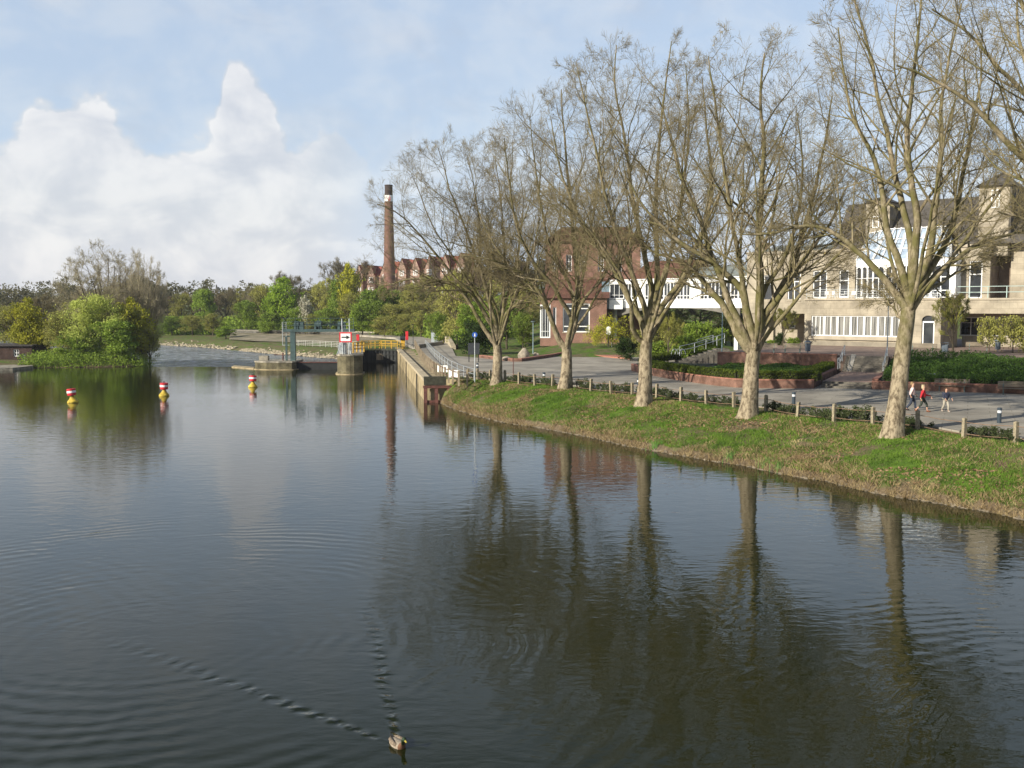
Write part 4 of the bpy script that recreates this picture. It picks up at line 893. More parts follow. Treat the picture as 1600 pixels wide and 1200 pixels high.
def make_proto(key, kind, h, w, seed, leafm, n=7500, ls=.19, clumps=60, cs=.15, z0=.12, taper=.25, bare=False, fan=False, up=.2, barkm=None):
    """a tree prototype at the origin: Empty > trunk, crown (branches), foliage"""
    rng = np.random.default_rng(seed); root = thing(kind, 'x', 'tree')
    T, C, sets = skel(rng, h, w, h*.018, k=7 if not fan else 20, levels=4 if bare else 2, up=up, fan=fan)
    T.build('trunk', barkm or M_BARKD, root)
    if bare:
        C.build('crown', leafm if not fan else M_TWIGF, root)
        P = np.concatenate([sets[-1].reshape(-1, 3)[::3], sets[-2].reshape(-1, 3)[::4]]); P = P[rng.random(len(P)) < min(1, n/len(P))]
        V, F_ = leaves(P+rng.normal(size=P.shape)*.1, ls*.7, rng); mesh_obj('foliage', V, F_, leafm, root)
    else:
        P = blob_points(rng, n, w*.86, h*(1-z0)*.92, h*z0, clumps, cs*w, taper=taper)
        P2 = sets[-1].reshape(-1, 3); P2 = P2[rng.random(len(P2)) < n*.35/len(P2)]; P = np.concatenate([P, P2+rng.normal(size=P2.shape)*.15])
        V, F_ = leaves(P, ls*rng.uniform(.6, 1.3, len(P)), rng); 
        C.build('branches', barkm or M_BARKD, root); mesh_obj('crown', V, F_, leafm, root)
    TREE_PROTO[key] = (root, h, w); return root
M_TWIGF = mat('far_twigs', (.36, .31, .21), .95, .3, .6)
used_proto = set()
def put(key, px, top, wpx, Y, label, base=None, group=None, cat=None, rot=None, zb=None, sy=None):
    """stand a tree so that its axis is at that bearing and distance; real height and spread from its size in the photo"""
    root, h, w = TREE_PROTO[key]; q = D(px, 480, Y); gz = float(ground_h(q[0], Y)) if zb is None else zb
    H = (ZY(top, Y)-gz)*(1.10 if key in ('green', 'green2', 'bright', 'yellow', 'olive', 'olive2', 'blossom') else 1.0); Wd = wpx/FPX*Y
    o = root if key not in used_proto else copy_tree(root); used_proto.add(key)
    o.location = (q[0], Y, gz-.15); o.rotation_euler = (0, 0, rot if rot is not None else (px*1.7) % 6.28); s = Wd/w; o.scale = (s, s if sy is None else sy, (H+.15)/h)
    o['label'] = label
    if group: o['group'] = group
    if cat: o['category'] = cat
    return o
make_proto('green', 'leafy_tree', 12, 9, 11, L_GREEN)
make_proto('green2', 'leafy_tree', 11, 8, 12, L_GREEN, clumps=34, cs=.18, taper=.4)
make_proto('bright', 'leafy_tree', 12, 8, 13, L_BRIGHT, clumps=40, taper=.45)
make_proto('yellow', 'leafy_tree', 11, 8, 14, L_YELL, n=7000, taper=.45)
make_proto('olive', 'budding_tree', 12, 9, 15, L_OLIVE, n=6000, ls=.16)
make_proto('olive2', 'budding_tree', 13, 8, 16, L_OLIVE, n=5200, ls=.16, clumps=70, cs=.12)
make_proto('willow', 'willow_tree', 11, 11, 17, L_WILLOW, n=15000, ls=.13, clumps=80, cs=.13, z0=.05, taper=.1)
make_proto('blossom', 'blossom_tree', 7, 4, 18, L_BLOS, n=1800, ls=.2)
make_proto('bare', 'bare_tree', 15, 10, 19, L_TAN, n=2500, ls=.14, bare=True)
make_proto('bareb', 'bare_tree', 15, 10, 20, L_BROWN, n=4000, ls=.17, bare=True)
make_proto('fan', 'bare_willow', 16, 15, 21, leaf_mat('leaf_bud', (.42, .40, .19), (.30, .27, .14)), n=9000, ls=.11, bare=True, fan=True, up=.3)
make_proto('dark', 'dark_shrub', 5, 6, 22, L_DARK, n=4200, ls=.17, clumps=40, cs=.16, z0=.02, taper=.1)
make_proto('shrub', 'green_shrub', 4, 5, 23, L_GREEN, n=3200, ls=.14, clumps=40, cs=.15, z0=.0, taper=.1)
make_proto('forsy', 'olive_shrub', 4, 6, 24, L_YELL, n=2600, ls=.09, clumps=60, cs=.14, z0=.0, taper=.1)
make_proto('oshrub', 'olive_shrub', 4, 5, 25, L_OLIVE, n=1500, ls=.13, clumps=50, cs=.14, z0=.0, taper=.1)
make_proto('sapling', 'bare_sapling', 6, 4, 26, L_OLIVE, n=260, ls=.06, bare=True)
# ---- left peninsula
put('fan', 172, 386, 178, 151, 'tall bare fan-shaped tree rising behind the pale green willow')
put('fan', 222, 398, 92, 148.5, 'bare many-stemmed tree leaning right at the water, right of the willow', rot=2)
put('willow', 143, 449, 118, 141.5, 'pale green rounded willow at the water behind the left buoy')
put('yellow', 45, 468, 70, 144, 'yellow green young tree left of the pale green willow')
put('bare', 62, 446, 76, 150, 'thin bare tree poking out above the yellow green tree at left')
put('olive', 92, 488, 62, 140.6, 'olive bushy tree low between the willow and the yellow green tree')
put('yellow', 208, 468, 74, 143.5, 'yellow olive tree beneath the tall bare tree, right of the willow')
put('olive2', 232, 506, 46, 144, 'small olive tree leaning over the rapids at the right tip of the island')
put('green', 178, 500, 84, 139.6, 'dark green bush at the foot of the willow by the waterline')
put('green2', 118, 516, 66, 139.4, 'low green bush at the waterline left of the willow foot')
put('olive', 20, 476, 80, 158, 'olive tree behind the brick hut at the left edge')
put('bareb', 4, 462, 70, 176, 'reddish brown bare tree at the left edge of the picture')
put('olive2', 60, 500, 70, 152, 'olive tree directly behind the brick hut and yellow green tree')
put('olive', 130, 470, 110, 158, 'olive tree hidden largely behind the willow')
put('olive2', 190, 478, 90, 158, 'olive tree showing through the stems of the tall bare tree')
# ---- far wood, trees one can tell apart
FW = 'trees of the wood across the rapids'
for key, px, top, w, Y, lab in [
 ('bareb',262,458,44,292,'brown tree left in the far wood beyond the rapids, next to the island'),
 ('olive',283,460,40,280,'olive tree in the far wood left of the brown pair'),
 ('bareb',300,450,40,300,'brown bare tree with a square top in the far wood'),
 ('green2',318,452,40,275,'green leaved tree in the middle of the far wood'),
 ('bareb',335,455,38,290,'brown bare tree between the green one and the tall one in the far wood'),
 ('bare',353,441,44,280,'tallest bare tree of the far wood with a dark straight trunk'),
 ('olive2',372,462,34,286,'slim olive tree just right of the tallest bare tree'),
 ('bare',398,447,50,275,'round topped grey bare tree left of the green wood'),
 ('olive',240,470,46,300,'olive tree at the left end of the far wood'),
 ('green2',268,495,44,262,'low green tree by the far shore beside the island'),
 ('olive',300,495,46,258,'low olive tree by the far shore of the rapids'),
 ('olive2',332,492,40,256,'low olive tree by the far shore below the tallest bare tree'),
 ('bright',352,512,34,238,'yellow green bush on the far shore where the rapids bend'),
 ('green',385,480,44,256,'green tree at the left end of the far promenade'),
 ('olive',408,455,40,262,'olive tree behind the left end of the far promenade'),
 ('bright',424,468,36,256,'bright green tree third along the far promenade'),
 ('bare',455,425,66,290,'grey bare tree standing above the bright green trees'),
 ('bright',443,446,52,256,'large bright green tree left of the white blossom'),
 ('blossom',477,473,22,240,'white blossoming tree above the gantry'),
 ('olive',500,452,46,258,'olive tree right of the white blossom'),
 ('olive2',514,446,40,250,'slender olive tree between blossom and maple'),
 ('bare',533,402,72,292,'dark bare tree with crooked limbs left of the gabled houses'),
 ('bareb',560,404,58,300,'brown bare tree touching the gabled houses'),
 ('green2',527,445,36,246,'bright leaved green tree beside the yellow maple'),
 ('yellow',545,424,44,244,'yellow flowering maple left of the gabled houses'),
 ('green',468,490,50,242,'low green tree under the grey bare tree'),
 ('olive',490,500,40,239,'low olive tree behind the gantry gear'),
 ('green2',420,498,46,247,'low green tree above the far retaining wall, left part'),
 ('green',512,492,52,238,'low green tree behind the right end of the gantry')]:
    put(key, px, top-(10 if px > 360 else 2), w*1.06, Y, lab, group=FW)
RW = 'bushy trees behind the lock and promenade'
for key, px, top, w, Y, lab in [('olive',985,470,80,172,'olive tree seen under the white bridge wing, left'),('olive2',1040,468,80,170,'olive tree seen under the middle of the white bridge wing'),('bareb',1095,466,80,170,'brown tree seen under the white bridge wing, right'),('olive',1145,466,70,165,'olive tree under the right end of the white bridge wing'),
 ('green',1010,500,60,160,'green bush in the shade under the white bridge wing'),('green2',1075,502,70,158,'green bush low under the right half of the white bridge wing'),('olive',1135,500,60,155,'olive bush low beneath the bridge wing by the beige wing')]:
    put(key, px, top, w, Y, lab, group='trees seen under the bridge wing')
k = ['olive','green','olive2','green2','olive','olive2','green','olive']
rows = [(238,(548,690),24,(448,464),48),(224,(565,742),27,(466,484),50),(212,(600,700),30,(490,502),44)]
c = 0
words = ['olive','green','thin olive','leafy green','broad olive','sparse olive','dense green','pale olive']
for ri, (Y, (a, b), st, (t0, t1), w) in enumerate(rows):
    px = a; i = 0
    while px < b:
        rr = random.Random(c*13+5); kk = k[(c*3+ri) % 8]; tp = rr.uniform(t0, t1)-(6 if 640 < px < 700 else 0)
        ref = 'left of the chimney' if px < 596 else ('under the chimney' if px < 622 else ('right of the chimney' if px < 665 else 'beyond the nearest plane tree'))
        put(kk, px, tp, w*rr.uniform(.9, 1.15), Y+rr.uniform(-3, 3), f"{words[(c*3+ri)%8]} tree {ref}, {['back','middle','front'][ri]} row, number {i+1} from the left", group=RW)
        px += st*rr.uniform(.85, 1.15); c += 1; i += 1
for key, px, top, w, lab in [('bareb',648,424,46,'bare brown tree before the fifth and sixth gabled houses'),('olive',668,430,44,'olive tree before the sixth gabled house'),('bareb',690,420,50,'bare brown tree before the seventh gabled house'),('olive',708,428,50,'olive tree before the seventh and eighth gabled houses'),('bareb',726,416,52,'bare brown tree before the last gabled house')]:
    put(key, px, top, w, 256, lab, group=RW)
put('olive', 714, 425, 84, 158, 'broad olive tree with a dark ivy trunk at the bend of the path')
put('bareb', 768, 372, 92, 205, 'large brown tree dome behind the nearest plane trees', group=RW)
put('bareb', 735, 400, 70, 214, 'brown tree to the left of the large brown dome', group=RW)
put('bareb', 812, 392, 70, 210, 'brown tree to the right of the large brown dome', group=RW)
put('green', 742, 472, 76, 150, 'dark green bush behind the info board', group=RW)
put('dark', 742, 500, 64, 134, 'dense dark green shrub directly behind the info board')
put('green2', 792, 458, 76, 172, 'green tree on the lawn edge behind the nearest plane tree', group=RW)
put('olive', 828, 440, 70, 180, 'olive tree left of the brick hall', group=RW)
put('green', 818, 490, 44, 160, 'small green tree on the lawn left of the brick hall', group=RW)
put('olive2', 770, 440, 70, 190, 'sparse olive tree behind the nearest plane tree', group=RW)
put('olive', 700, 462, 60, 190, 'olive tree above the bend of the promenade', group=RW)
put('green', 684, 488, 44, 178, 'green bush above the stone wall of the promenade bend', group=RW)
# ---- shrubs round the square and museum
SG = 'shrubs between the square and the buildings'
for key, px, top, w, Y, zb, lab in [
 ('forsy',958,488,62,137,3.2,'yellow green forsythia bush before the white bridge wing'),
 ('forsy',930,505,40,135,3.2,'smaller yellow green bush by the brick hall corner'),
 ('dark',978,526,46,116,2.3,'dark spreading juniper at the end of the ramp path'),
 ('oshrub',1030,492,60,124,2.6,'sparse olive bush under the white bridge wing'),
 ('oshrub',1055,500,50,116,2.6,'sparse brownish bush beside the young tree stake'),
 ('shrub',1092,498,64,113,3.0,'large rounded green bush above the handrails'),
 ('shrub',1070,520,50,108,2.7,'green bush at the foot of the handrails'),
 ('oshrub',1003,510,44,121,2.6,'olive bush at left below the white bridge wing'),
 ('shrub',1120,508,46,118,3.2,'green bush right of the rounded bush'),
 ('shrub',1025,530,50,110,2.3,'low green bush behind the inner hedge'),
 ('sapling',1045,478,44,107,2.4,'young bare tree with a pale straight trunk behind the hedge'),
 ('dark',1220,519,20,117,3.75,'dark small bush at the pillar of the arcade'),
 ('shrub',1240,526,26,115,3.75,'light green bush at the left corner of the museum block'),
 ('shrub',1208,530,18,119,3.75,'low light green bush in front of the arcade'),
 ('sapling',1226,470,40,116,3.75,'bare shrub with thin stems before the arcade'),
 ('sapling',1490,440,56,92,3.5,'young bare tree with a dark trunk in the planting bed'),
 ('oshrub',1548,490,50,100,3.75,'yellow green bare shrub left under the overhang'),
 ('oshrub',1585,488,60,98,3.75,'yellow green bare shrub right under the overhang'),
 ('forsy',1618,492,60,98,3.75,'yellow green shrub at the right edge under the overhang')]:
    put(key, px, top, w, Y, lab, group=SG, zb=zb)
# prototypes never placed are dropped
for k_, (r0, a, b) in list(TREE_PROTO.items()):
    if k_ not in used_proto:
        for c_ in list(r0.children): bpy.data.objects.remove(c_)
        bpy.data.objects.remove(r0)
# far-off wood closing the horizon: one uncountable mass
rng = np.random.default_rng(5); n = 40000
az = rng.uniform(-.62, .62, n); dist = rng.uniform(330, 440, n); x = np.sin(az)*dist; y = np.cos(az)*dist
gz = ground_h(x, y); hh = (7.5+4*vnoise(x, y, 30, 4)*2+3*vnoise(x, y, 11, 8)*2)*np.clip(1-.0*az, 0, 1); P = np.stack([x, y, gz+hh*rng.random(n)**.9], 1)
for i in range(260):
    a_ = rng.uniform(-.60, .60); d_ = rng.uniform(325, 400); bx_, by_ = math.sin(a_)*d_, math.cos(a_)*d_; q = blob_points(rng, 620, rng.uniform(9, 15), rng.uniform(8, 13.5), float(ground_h(bx_, by_))+1.5, 26, 1.7, taper=.2); q[:, 0] += bx_; q[:, 1] += by_; P = np.concatenate([P, q])
P[:n, 2] = np.minimum(P[:n, 2], ground_h(P[:n, 0], P[:n, 1])+9); n = len(P)
V, F_ = leaves(P, rng.uniform(.25, .5, n), rng); o = mesh_obj('distant_wood', V, F_, leaf_mat('leaf_far', (.17, .155, .075), (.10, .10, .05), scale=.06), kind='stuff'); o['label'] = 'far-off brownish wood along the horizon'
# dense undergrowth below the wood on the slope
n = 30000; t = rng.random(n); X0 = -110+t*104+rng.normal(size=n)*2; line = np.interp(X0, [-110, -72, -34, -19, -11, -6], [262, 258, 226, 205, 172, 160]); Yv = line+rng.uniform(4, 26, n)
P = np.stack([X0, Yv, ground_h(X0, Yv)+rng.random(n)**1.5*(3.2+1.6*vnoise(X0, Yv, 6, 3)*2)], 1); V, F_ = leaves(P, rng.uniform(.2, .5, n), rng); o = mesh_obj('undergrowth', V, F_, L_GREEN, kind='stuff'); o['label'] = 'green undergrowth below the wood along the far promenade'
n = 32000; X0 = rng.uniform(-75, -50, n); Yv = 135+rng.random(n)**1.5*19+np.maximum(0, -X0-72)*0; ok = (river_sd(np.stack([X0, Yv], 1)) > .15) & (X0 > -67); X0, Yv = X0[ok], Yv[ok]
P = np.stack([X0, Yv, ground_h(X0, Yv)+rng.random(len(X0))**1.5*1.6], 1); V, F_ = leaves(P, rng.uniform(.06, .17, len(P)), rng); o = mesh_obj('island_undergrowth', V, F_, L_GREEN, kind='stuff')

# ============================================================ BANK GRASS, REEDS, HEDGES, IVY STRIP
def blades(P, h, w, rng, lean=.5):
    n = len(P); a = rng.random(n)*6.283; dx = np.cos(a)*w; dy = np.sin(a)*w; l = rng.normal(size=(n, 2))*lean*h[:, None]
    A = P+np.stack([-dx, -dy, np.zeros(n)], 1); B = P+np.stack([dx, dy, np.zeros(n)], 1); C = P+np.stack([l[:, 0], l[:, 1], h], 1)
    return np.stack([A, B, C], 1).reshape(-1, 3), np.arange(3*n).reshape(-1, 3)
def bank_points(n, rng, dmin, dmax, p=1.0, ymax=88):
    # distance weighted so that the near bank is densest
    out = []
    while sum(map(len, out)) < n:
        m = n; Y = rng.uniform(26, ymax, m)**1.0; t = rng.random(m)
        k = rng.integers(0, len(shore)-1, m); S = np.array(shore); f = rng.random(m)[:, None]; q = S[k]*(1-f)+S[k+1]*f; q = q+np.array([.85, .52])*(dmin+(dmax-dmin)*rng.random(m)**p)[:, None]
        out.append(q)
    return np.concatenate(out)[:n]
SHL = np.linalg.norm(np.diff(np.array(shore), axis=0), axis=1)
def bank_pts(n, rng, dmin, dmax, p=1.0):
    S = np.array([(28, 28)]+shore); L = np.linalg.norm(np.diff(S, axis=0), axis=1); k = rng.choice(len(L), n, p=L/L.sum()); f = rng.random(n)[:, None]
    q = S[k]*(1-f)+S[k+1]*f; return q+np.array([.85, .52])*(dmin+(dmax-dmin)*rng.random(n)**p)[:, None]
rng = np.random.default_rng(9)
G_GRASS = leaf_mat('grass_blade', (.155, .255, .03), (.07, .13, .018), scale=.8, trans=.3); G_DRY = leaf_mat('dry_blade', (.42, .33, .17), (.24, .17, .085), scale=1.2, trans=.2); G_LITTER = leaf_mat('leaf_litter', (.30, .20, .11), (.16, .10, .055), scale=3, trans=0)
q = bank_pts(170000, rng, .3, 7.6); nz = vnoise(q[:, 0], q[:, 1], 1.6, 5)+.7*vnoise(q[:, 0], q[:, 1], .6, 6); q = q[nz > -.12-.33*rng.random(len(q))]; d = river_sd(q); q = q[d > .25]; d = d[d > .25]
z = ground_h(q[:, 0], q[:, 1]); tuft = .5+vnoise(q[:, 0], q[:, 1], .8, 7); h = rng.uniform(.05, .17, len(q))*(.5+.9*tuft)
V, F_ = blades(np.stack([q[:, 0], q[:, 1], z-.02], 1), h, rng.uniform(.012, .03, len(q)), rng); o = mesh_obj('bank_grass', V, F_, G_GRASS, kind='stuff'); o['label'] = 'tufty green grass covering the river bank'
q = bank_pts(70000, rng, .0, 7.4, 1.5); nz = vnoise(q[:, 0], q[:, 1], 2.2, 15)+.6*vnoise(q[:, 0], q[:, 1], .7, 16); dd = river_sd(q); q = q[(nz+.5*np.exp(-dd/1.0) > .13) & (dd > .0)]
z = ground_h(q[:, 0], q[:, 1]); dd = river_sd(q); h = rng.uniform(.06, .2, len(q))+.22*np.exp(-dd/.9)*rng.random(len(q))
V, F_ = blades(np.stack([q[:, 0], q[:, 1], z-.02], 1), h, rng.uniform(.012, .028, len(q)), rng, .9); o = mesh_obj('dry_grass', V, F_, G_DRY, kind='stuff'); o['label'] = 'dry straw coloured stalks low on the river bank'
q = bank_pts(46000, rng, .5, 7.8); nz = vnoise(q[:, 0], q[:, 1], 2.6, 25); q = q[nz > .02]; z = ground_h(q[:, 0], q[:, 1])+.03
V, F_ = leaves(np.stack([q[:, 0], q[:, 1], z], 1), rng.uniform(.03, .075, len(q)), rng, flat=.8); o = mesh_obj('leaf_litter', V, F_, G_LITTER, kind='stuff'); o['label'] = 'brown fallen leaves strewn on the bank'
# green reed clumps at the water's edge
for i, (px, py, w, lab) in enumerate([(1437,772,.55,'largest green iris clump at the water below the nearest plane tree'),(1232,739,.4,'green iris clump at the waterline right of the mossy plane tree'),(1205,734,.25,'small iris clump next to a larger one at the waterline'),(1148,724,.3,'green iris clump below the mossy plane tree'),(1562,795,.35,'iris clump at the waterline at far right'),(912,679,.3,'iris clump at the waterline below the second plane tree'),(1030,705,.25,'iris clump at the waterline below the middle plane tree'),(1500,786,.25,'thin iris clump between the largest one and the far right one')]):
    p = G(px, py, 0); m = int(130*w/.3); q = np.stack([p[0]+rng.normal(size=m)*w, p[1]+.3+rng.normal(size=m)*w*.5, np.full(m, -.05)], 1)
    root = thing('iris_clump', lab, 'water plant', (p[0], p[1]+.3, 0), 'iris clumps at the waterline'); V, F_ = blades(q, rng.uniform(.35, .8, m), np.full(m, .022), rng, .16); mesh_obj('leaf_blades', V, F_, leaf_mat('iris', (.16, .34, .07), (.09, .22, .05), trans=.2) if i == 0 else bpy.data.materials['iris'], root)
# low leafy strip behind the fence: individual low shrubs
fp = np.array(fence_pts); fd = np.r_[0, np.cumsum(np.linalg.norm(np.diff(fp, axis=0), axis=1))]
def fence_at(t): return np.array([np.interp(t, fd, fp[:, 0]), np.interp(t, fd, fp[:, 1])])
spots = []
for px in (1655,1560,1525,1425,1400,1340,1310,1268,1225,1205,1130,1100,1075,1045,1022,972,940,902,912,845,815,798,752,734):
    i = np.argmin([abs(800+FPX*p[0]/p[1]-px) for p in [fence_at(t) for t in np.linspace(0, fd[-1], 400)]]); spots.append((px, fence_at(np.linspace(0, fd[-1], 400)[i])))
pr = []
for s in range(3):
    rg = np.random.default_rng(40+s); P = blob_points(rg, 1300, 2.0, .75, 0, 34, .22, lop=.25); V, F_ = leaves(P, rg.uniform(.035, .075, len(P)), rg)
    r0 = thing('low_shrub', 'x', 'shrub', (0, 0, 0), 'low evergreen shrubs behind the post fence'); mesh_obj('foliage', V, F_, L_IVY, r0); 
    T = Tubes(); B_ = np.zeros((9, 4, 3)); dirs = rg.normal(size=(9, 3)); dirs[:, 2] = abs(dirs[:, 2])+.5; dirs /= np.linalg.norm(dirs, axis=1, keepdims=True)
    for kx in range(4): B_[:, kx] = dirs*kx*.2
    T.add(B_, np.full((9, 4), .012), 4); T.build('stem', M_BARKD, r0); pr.append(r0)
plab = ['at the far right edge','between the bollard and the right frame edge','right of the nearest bollard','just right of the trunk of the nearest plane tree','behind the trunk of the nearest plane tree','left of the trunk of the nearest plane tree','third to the left of the nearest plane tree','halfway between the two nearest plane trees','beside the second bollard','just right of the mossy plane tree','just left of the mossy plane tree','second left of the mossy plane tree','third left of the mossy plane tree','second right of the middle plane tree','just right of the middle plane tree','just left of the middle plane tree','second left of the middle plane tree','just right of the burled plane tree','second right of the burled plane tree','just left of the burled plane tree','by the thin dark post','just right of the tree nearest the lock wall','just left of the tree nearest the lock wall','at the fence end by the lock wall']
for i, (px, p) in enumerate(spots):
    r0 = pr[i % 3]; o = r0 if i < 3 else copy_tree(r0); q = p+np.array([.85, .52])*.65; o.location = (q[0], q[1], 1.9); o.rotation_euler = (0, 0, -1.0+random.uniform(-.2, .2)); sc = random.uniform(.85, 1.15)
    o.scale = (sc*1.15, sc*.62, sc*random.uniform(.7, 1.15)); o['label'] = 'low evergreen shrub '+plab[i]+', behind the fence'
# clipped hedges
def hedge(name, label, pts, w, z0, h, n, mat_=None, rough=.05):
    pts = [np.array(p[:2], float) for p in pts]; L = np.array([np.linalg.norm(b-a) for a, b in zip(pts[:-1], pts[1:])]); rg = np.random.default_rng(len(label)); k = rg.choice(len(L), n, p=L/L.sum()); f = rg.random(n)
    A = np.array(pts)[k]; B = np.array(pts)[k+1]; d = (B-A)/np.linalg.norm(B-A, axis=1, keepdims=True); nn = np.stack([-d[:, 1], d[:, 0]], 1)
    side = rg.random(n); s = np.where(side < .45, np.sign(rg.random(n)-.5), rg.uniform(-1, 1, n)); zz = np.where(side < .45, rg.random(n), 1.0)
    q = A+(B-A)*f[:, None]+nn*(s*w/2)[:, None]+rg.normal(size=(n, 2))*rough; z = z0+zz*h+rg.normal(size=n)*rough+.05*vnoise(q[:, 0], q[:, 1], .7, 3)
    root = thing(name, label, 'hedge', (pts[0][0], pts[0][1], z0)); V, F_ = leaves(np.stack([q[:, 0], q[:, 1], z], 1), rg.uniform(.04, .09, n), rg); mesh_obj('foliage', V, F_, mat_ or L_HEDGE, root)
    mb = MB()
    for a, b in zip(pts[:-1], pts[1:]):
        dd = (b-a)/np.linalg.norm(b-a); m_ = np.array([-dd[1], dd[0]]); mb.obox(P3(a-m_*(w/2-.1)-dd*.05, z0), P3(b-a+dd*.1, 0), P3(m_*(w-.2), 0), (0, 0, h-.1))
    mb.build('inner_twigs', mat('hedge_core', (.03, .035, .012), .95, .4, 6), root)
fr2 = [p+VV*.85 for p in front]
hedge('clipped_hedge', 'long low clipped hedge along the front brick planter wall', fr2[1:]+[PL(-.9, 1.6), PL(-.95, 10), PL(-.95, 15)], .9, 2.58, .62, 21000)
ih = [G(1012, 568, 2.58)[:2], G(1040, 563, 2.58)[:2], G(1090, 558.5, 2.58)[:2], G(1136, 556, 2.58)[:2]]
hedge('clipped_hedge', 'inner clipped hedge running back towards the handrails', ih, 1.0, 2.58, .7, 8000)
hedge('clipped_hedge', 'low clipped hedge strip along the right brick planter wall', [PL(4.9, 1.5), PL(9, 1.5), PL(16, 1.5), PL(22, 1.5)], .9, 2.5, .5, 12000, L_COVER, .09)
# ground cover in the beds
def cover(name, label, u0, u1, v0, v1, zf, n, hmax, m_, seed, s=(.05, .12)):
    rg = np.random.default_rng(seed); u = rg.uniform(u0, u1, n); v = rg.uniform(v0, v1, n); P = Q0[None]+u[:, None]*UU+v[:, None]*VV
    hh = hmax*(.55+vnoise(P[:, 0], P[:, 1], 1.7, 2)+.4*vnoise(P[:, 0], P[:, 1], .6, 4)); z = zf(v)+np.maximum(.02, hh)*rg.random(n)**.6
    V, F_ = leaves(np.stack([P[:, 0], P[:, 1], z], 1), rg.uniform(*s, n), rg); o = mesh_obj(name, V, F_, m_, kind='stuff'); o['label'] = label
cover('ground_cover', 'green ground cover filling the sloping bed right of the steps', 4.6, 30, 1.6, 16.8, lambda v: 2.5+1.28*(v-.9)/16.1, 42000, .75, L_COVER, 3)
cover('hedge_bed_cover', 'green planting inside the hedged bed', -10.5, -1.5, 3, 16.6, lambda v: 2.6+v*0, 16000, .4, L_COVER, 4)
# ============================================================ BUILDINGS
class Facade:
    """vertical plane through L with direction u (left to right) and outward normal n"""
    def __init__(s, L, u, w=0.0):
        s.u = np.array(u, float)/np.linalg.norm(u); s.n = np.array([s.u[1], -s.u[0]]); s.L = np.array(L[:2], float); s.w = w
    def hit(s, px, py, w=None):
        w = s.w if w is None else w; d = ray(px, py); c = np.array([0, 0, CAMZ]); k = (w-(c[:2]-s.L)@s.n)/(d[:2]@s.n); p = c+d*k
        return float((p[:2]-s.L)@s.u), float(p[2])
    def uu(s, px, w=None): return s.hit(px, 480, w)[0]
    def zz(s, px, py, w=None): return s.hit(px, py, w)[1]
    def pt(s, u, w, z): q = s.L+s.u*u+s.n*w; return np.array([q[0], q[1], z])
    def box(s, mb, u0, u1, z0, z1, w0, w1): mb.obox(s.pt(u0, w0, z0), np.append(s.u*(u1-u0), 0), np.append(s.n*(w1-w0), 0), (0, 0, z1-z0))
    def wall(s, mb, u0, u1, z0, z1, openings, w, th=.45):
        us = sorted({u0, u1, *[min(max(o[i], u0), u1) for o in openings for i in (0, 1)]}); 
        for a, b in zip(us[:-1], us[1:]):
            if b-a < 1e-4: continue
            zs = [z0]; m = (a+b)/2
            for o in sorted([o for o in openings if o[0] < m < o[1]], key=lambda o: o[2]): zs += [o[2], o[3]]
            zs.append(z1)
            for i in range(0, len(zs), 2):
                if zs[i+1]-zs[i] > 1e-3: s.box(mb, a, b, zs[i], zs[i+1], w-th, w)
    def window(s, root, u0, u1, z0, z1, w, cols=2, rows=(.62,), fr=.09, depth=.18, name='window', glass=None, mull=.06, arch=False, sill=True, label=None):
        mb = MB(); W = w-depth
        s.box(mb, u0, u0+fr, z0, z1, W-.06, W+.05); s.box(mb, u1-fr, u1, z0, z1, W-.06, W+.05); s.box(mb, u0+fr, u1-fr, z0, z0+fr, W-.06, W+.05); s.box(mb, u0+fr, u1-fr, z1-fr, z1, W-.06, W+.05)
        for i in range(1, cols): c = u0+(u1-u0)*i/cols; s.box(mb, c-mull/2, c+mull/2, z0+fr, z1-fr, W-.05, W+.04)
        for r in rows: c = z0+(z1-z0)*r; s.box(mb, u0+fr, u1-fr, c-mull/2, c+mull/2, W-.045, W+.035)
        if arch:
            zc = z1-fr; n = 8; rr = (u1-u0)/2-fr
            for sgn in (-1, 1):
                q = [(u0+u1)/2+sgn*rr*math.cos(t*math.pi/2/n) for t in range(n+1)]; zq = [zc-rr*.75+rr*.75*math.sin(t*math.pi/2/n) for t in range(n+1)]
                for t in range(n):
                    a, b = q[t], q[t+1]; vs = [s.pt(a, W+.06, zq[t]), s.pt(b, W+.06, zq[t+1]), s.pt(b, W+.06, zc), s.pt(a, W+.06, zc)]; mb.add(vs, [(0, 1, 2, 3)] if sgn > 0 else [(3, 2, 1, 0)])
        o = mb.build(name, M_WFRAME, root, label=label)
        mp = MB(); s.box(mp, u0+.02, u1-.02, z0+.02, z1-.02, W-.12, W-.065); mp.build('pane', glass or M_GLASS, o)
        if sill: ms = MB(); s.box(ms, u0-.08, u1+.08, z0-.12, z0-.01, w-.02, w+.08); ms.build('sill', M_SANDD, o)
        return o
M_WFRAME = mat('window_frame_white', (.78, .78, .76), .5, .05, 2)
def glass_mat(name, c1, c2, rough=.06, scale=.5):
    m_ = mat(name, c1, rough, .3, scale, col2=c2, space='world', spec=.8); return m_
M_GLASS = glass_mat('window_glass', (.05, .055, .06), (.015, .018, .022))
M_CURTAIN = mat('curtained_glass', (.30, .29, .26), .25, .5, 2.2, col2=(.07, .07, .065), space='world', spec=.6, stretch=(4, 4, .1))
M_ROOFGL = mat('conservatory_glass', (.42, .50, .58), .12, .3, .6, col2=(.24, .30, .38), space='world', spec=.8)
M_SAND = mat('beige_stone', (.9, .9, .9), .9, .32, .5, space='world', extra=brick_extra((.44, .385, .29), (.37, .32, .24), (.28, .24, .18), 1.0, 1.1, .62))
M_SANDD = mat('beige_trim', (.38, .33, .25), .9, .15, 1, space='world')
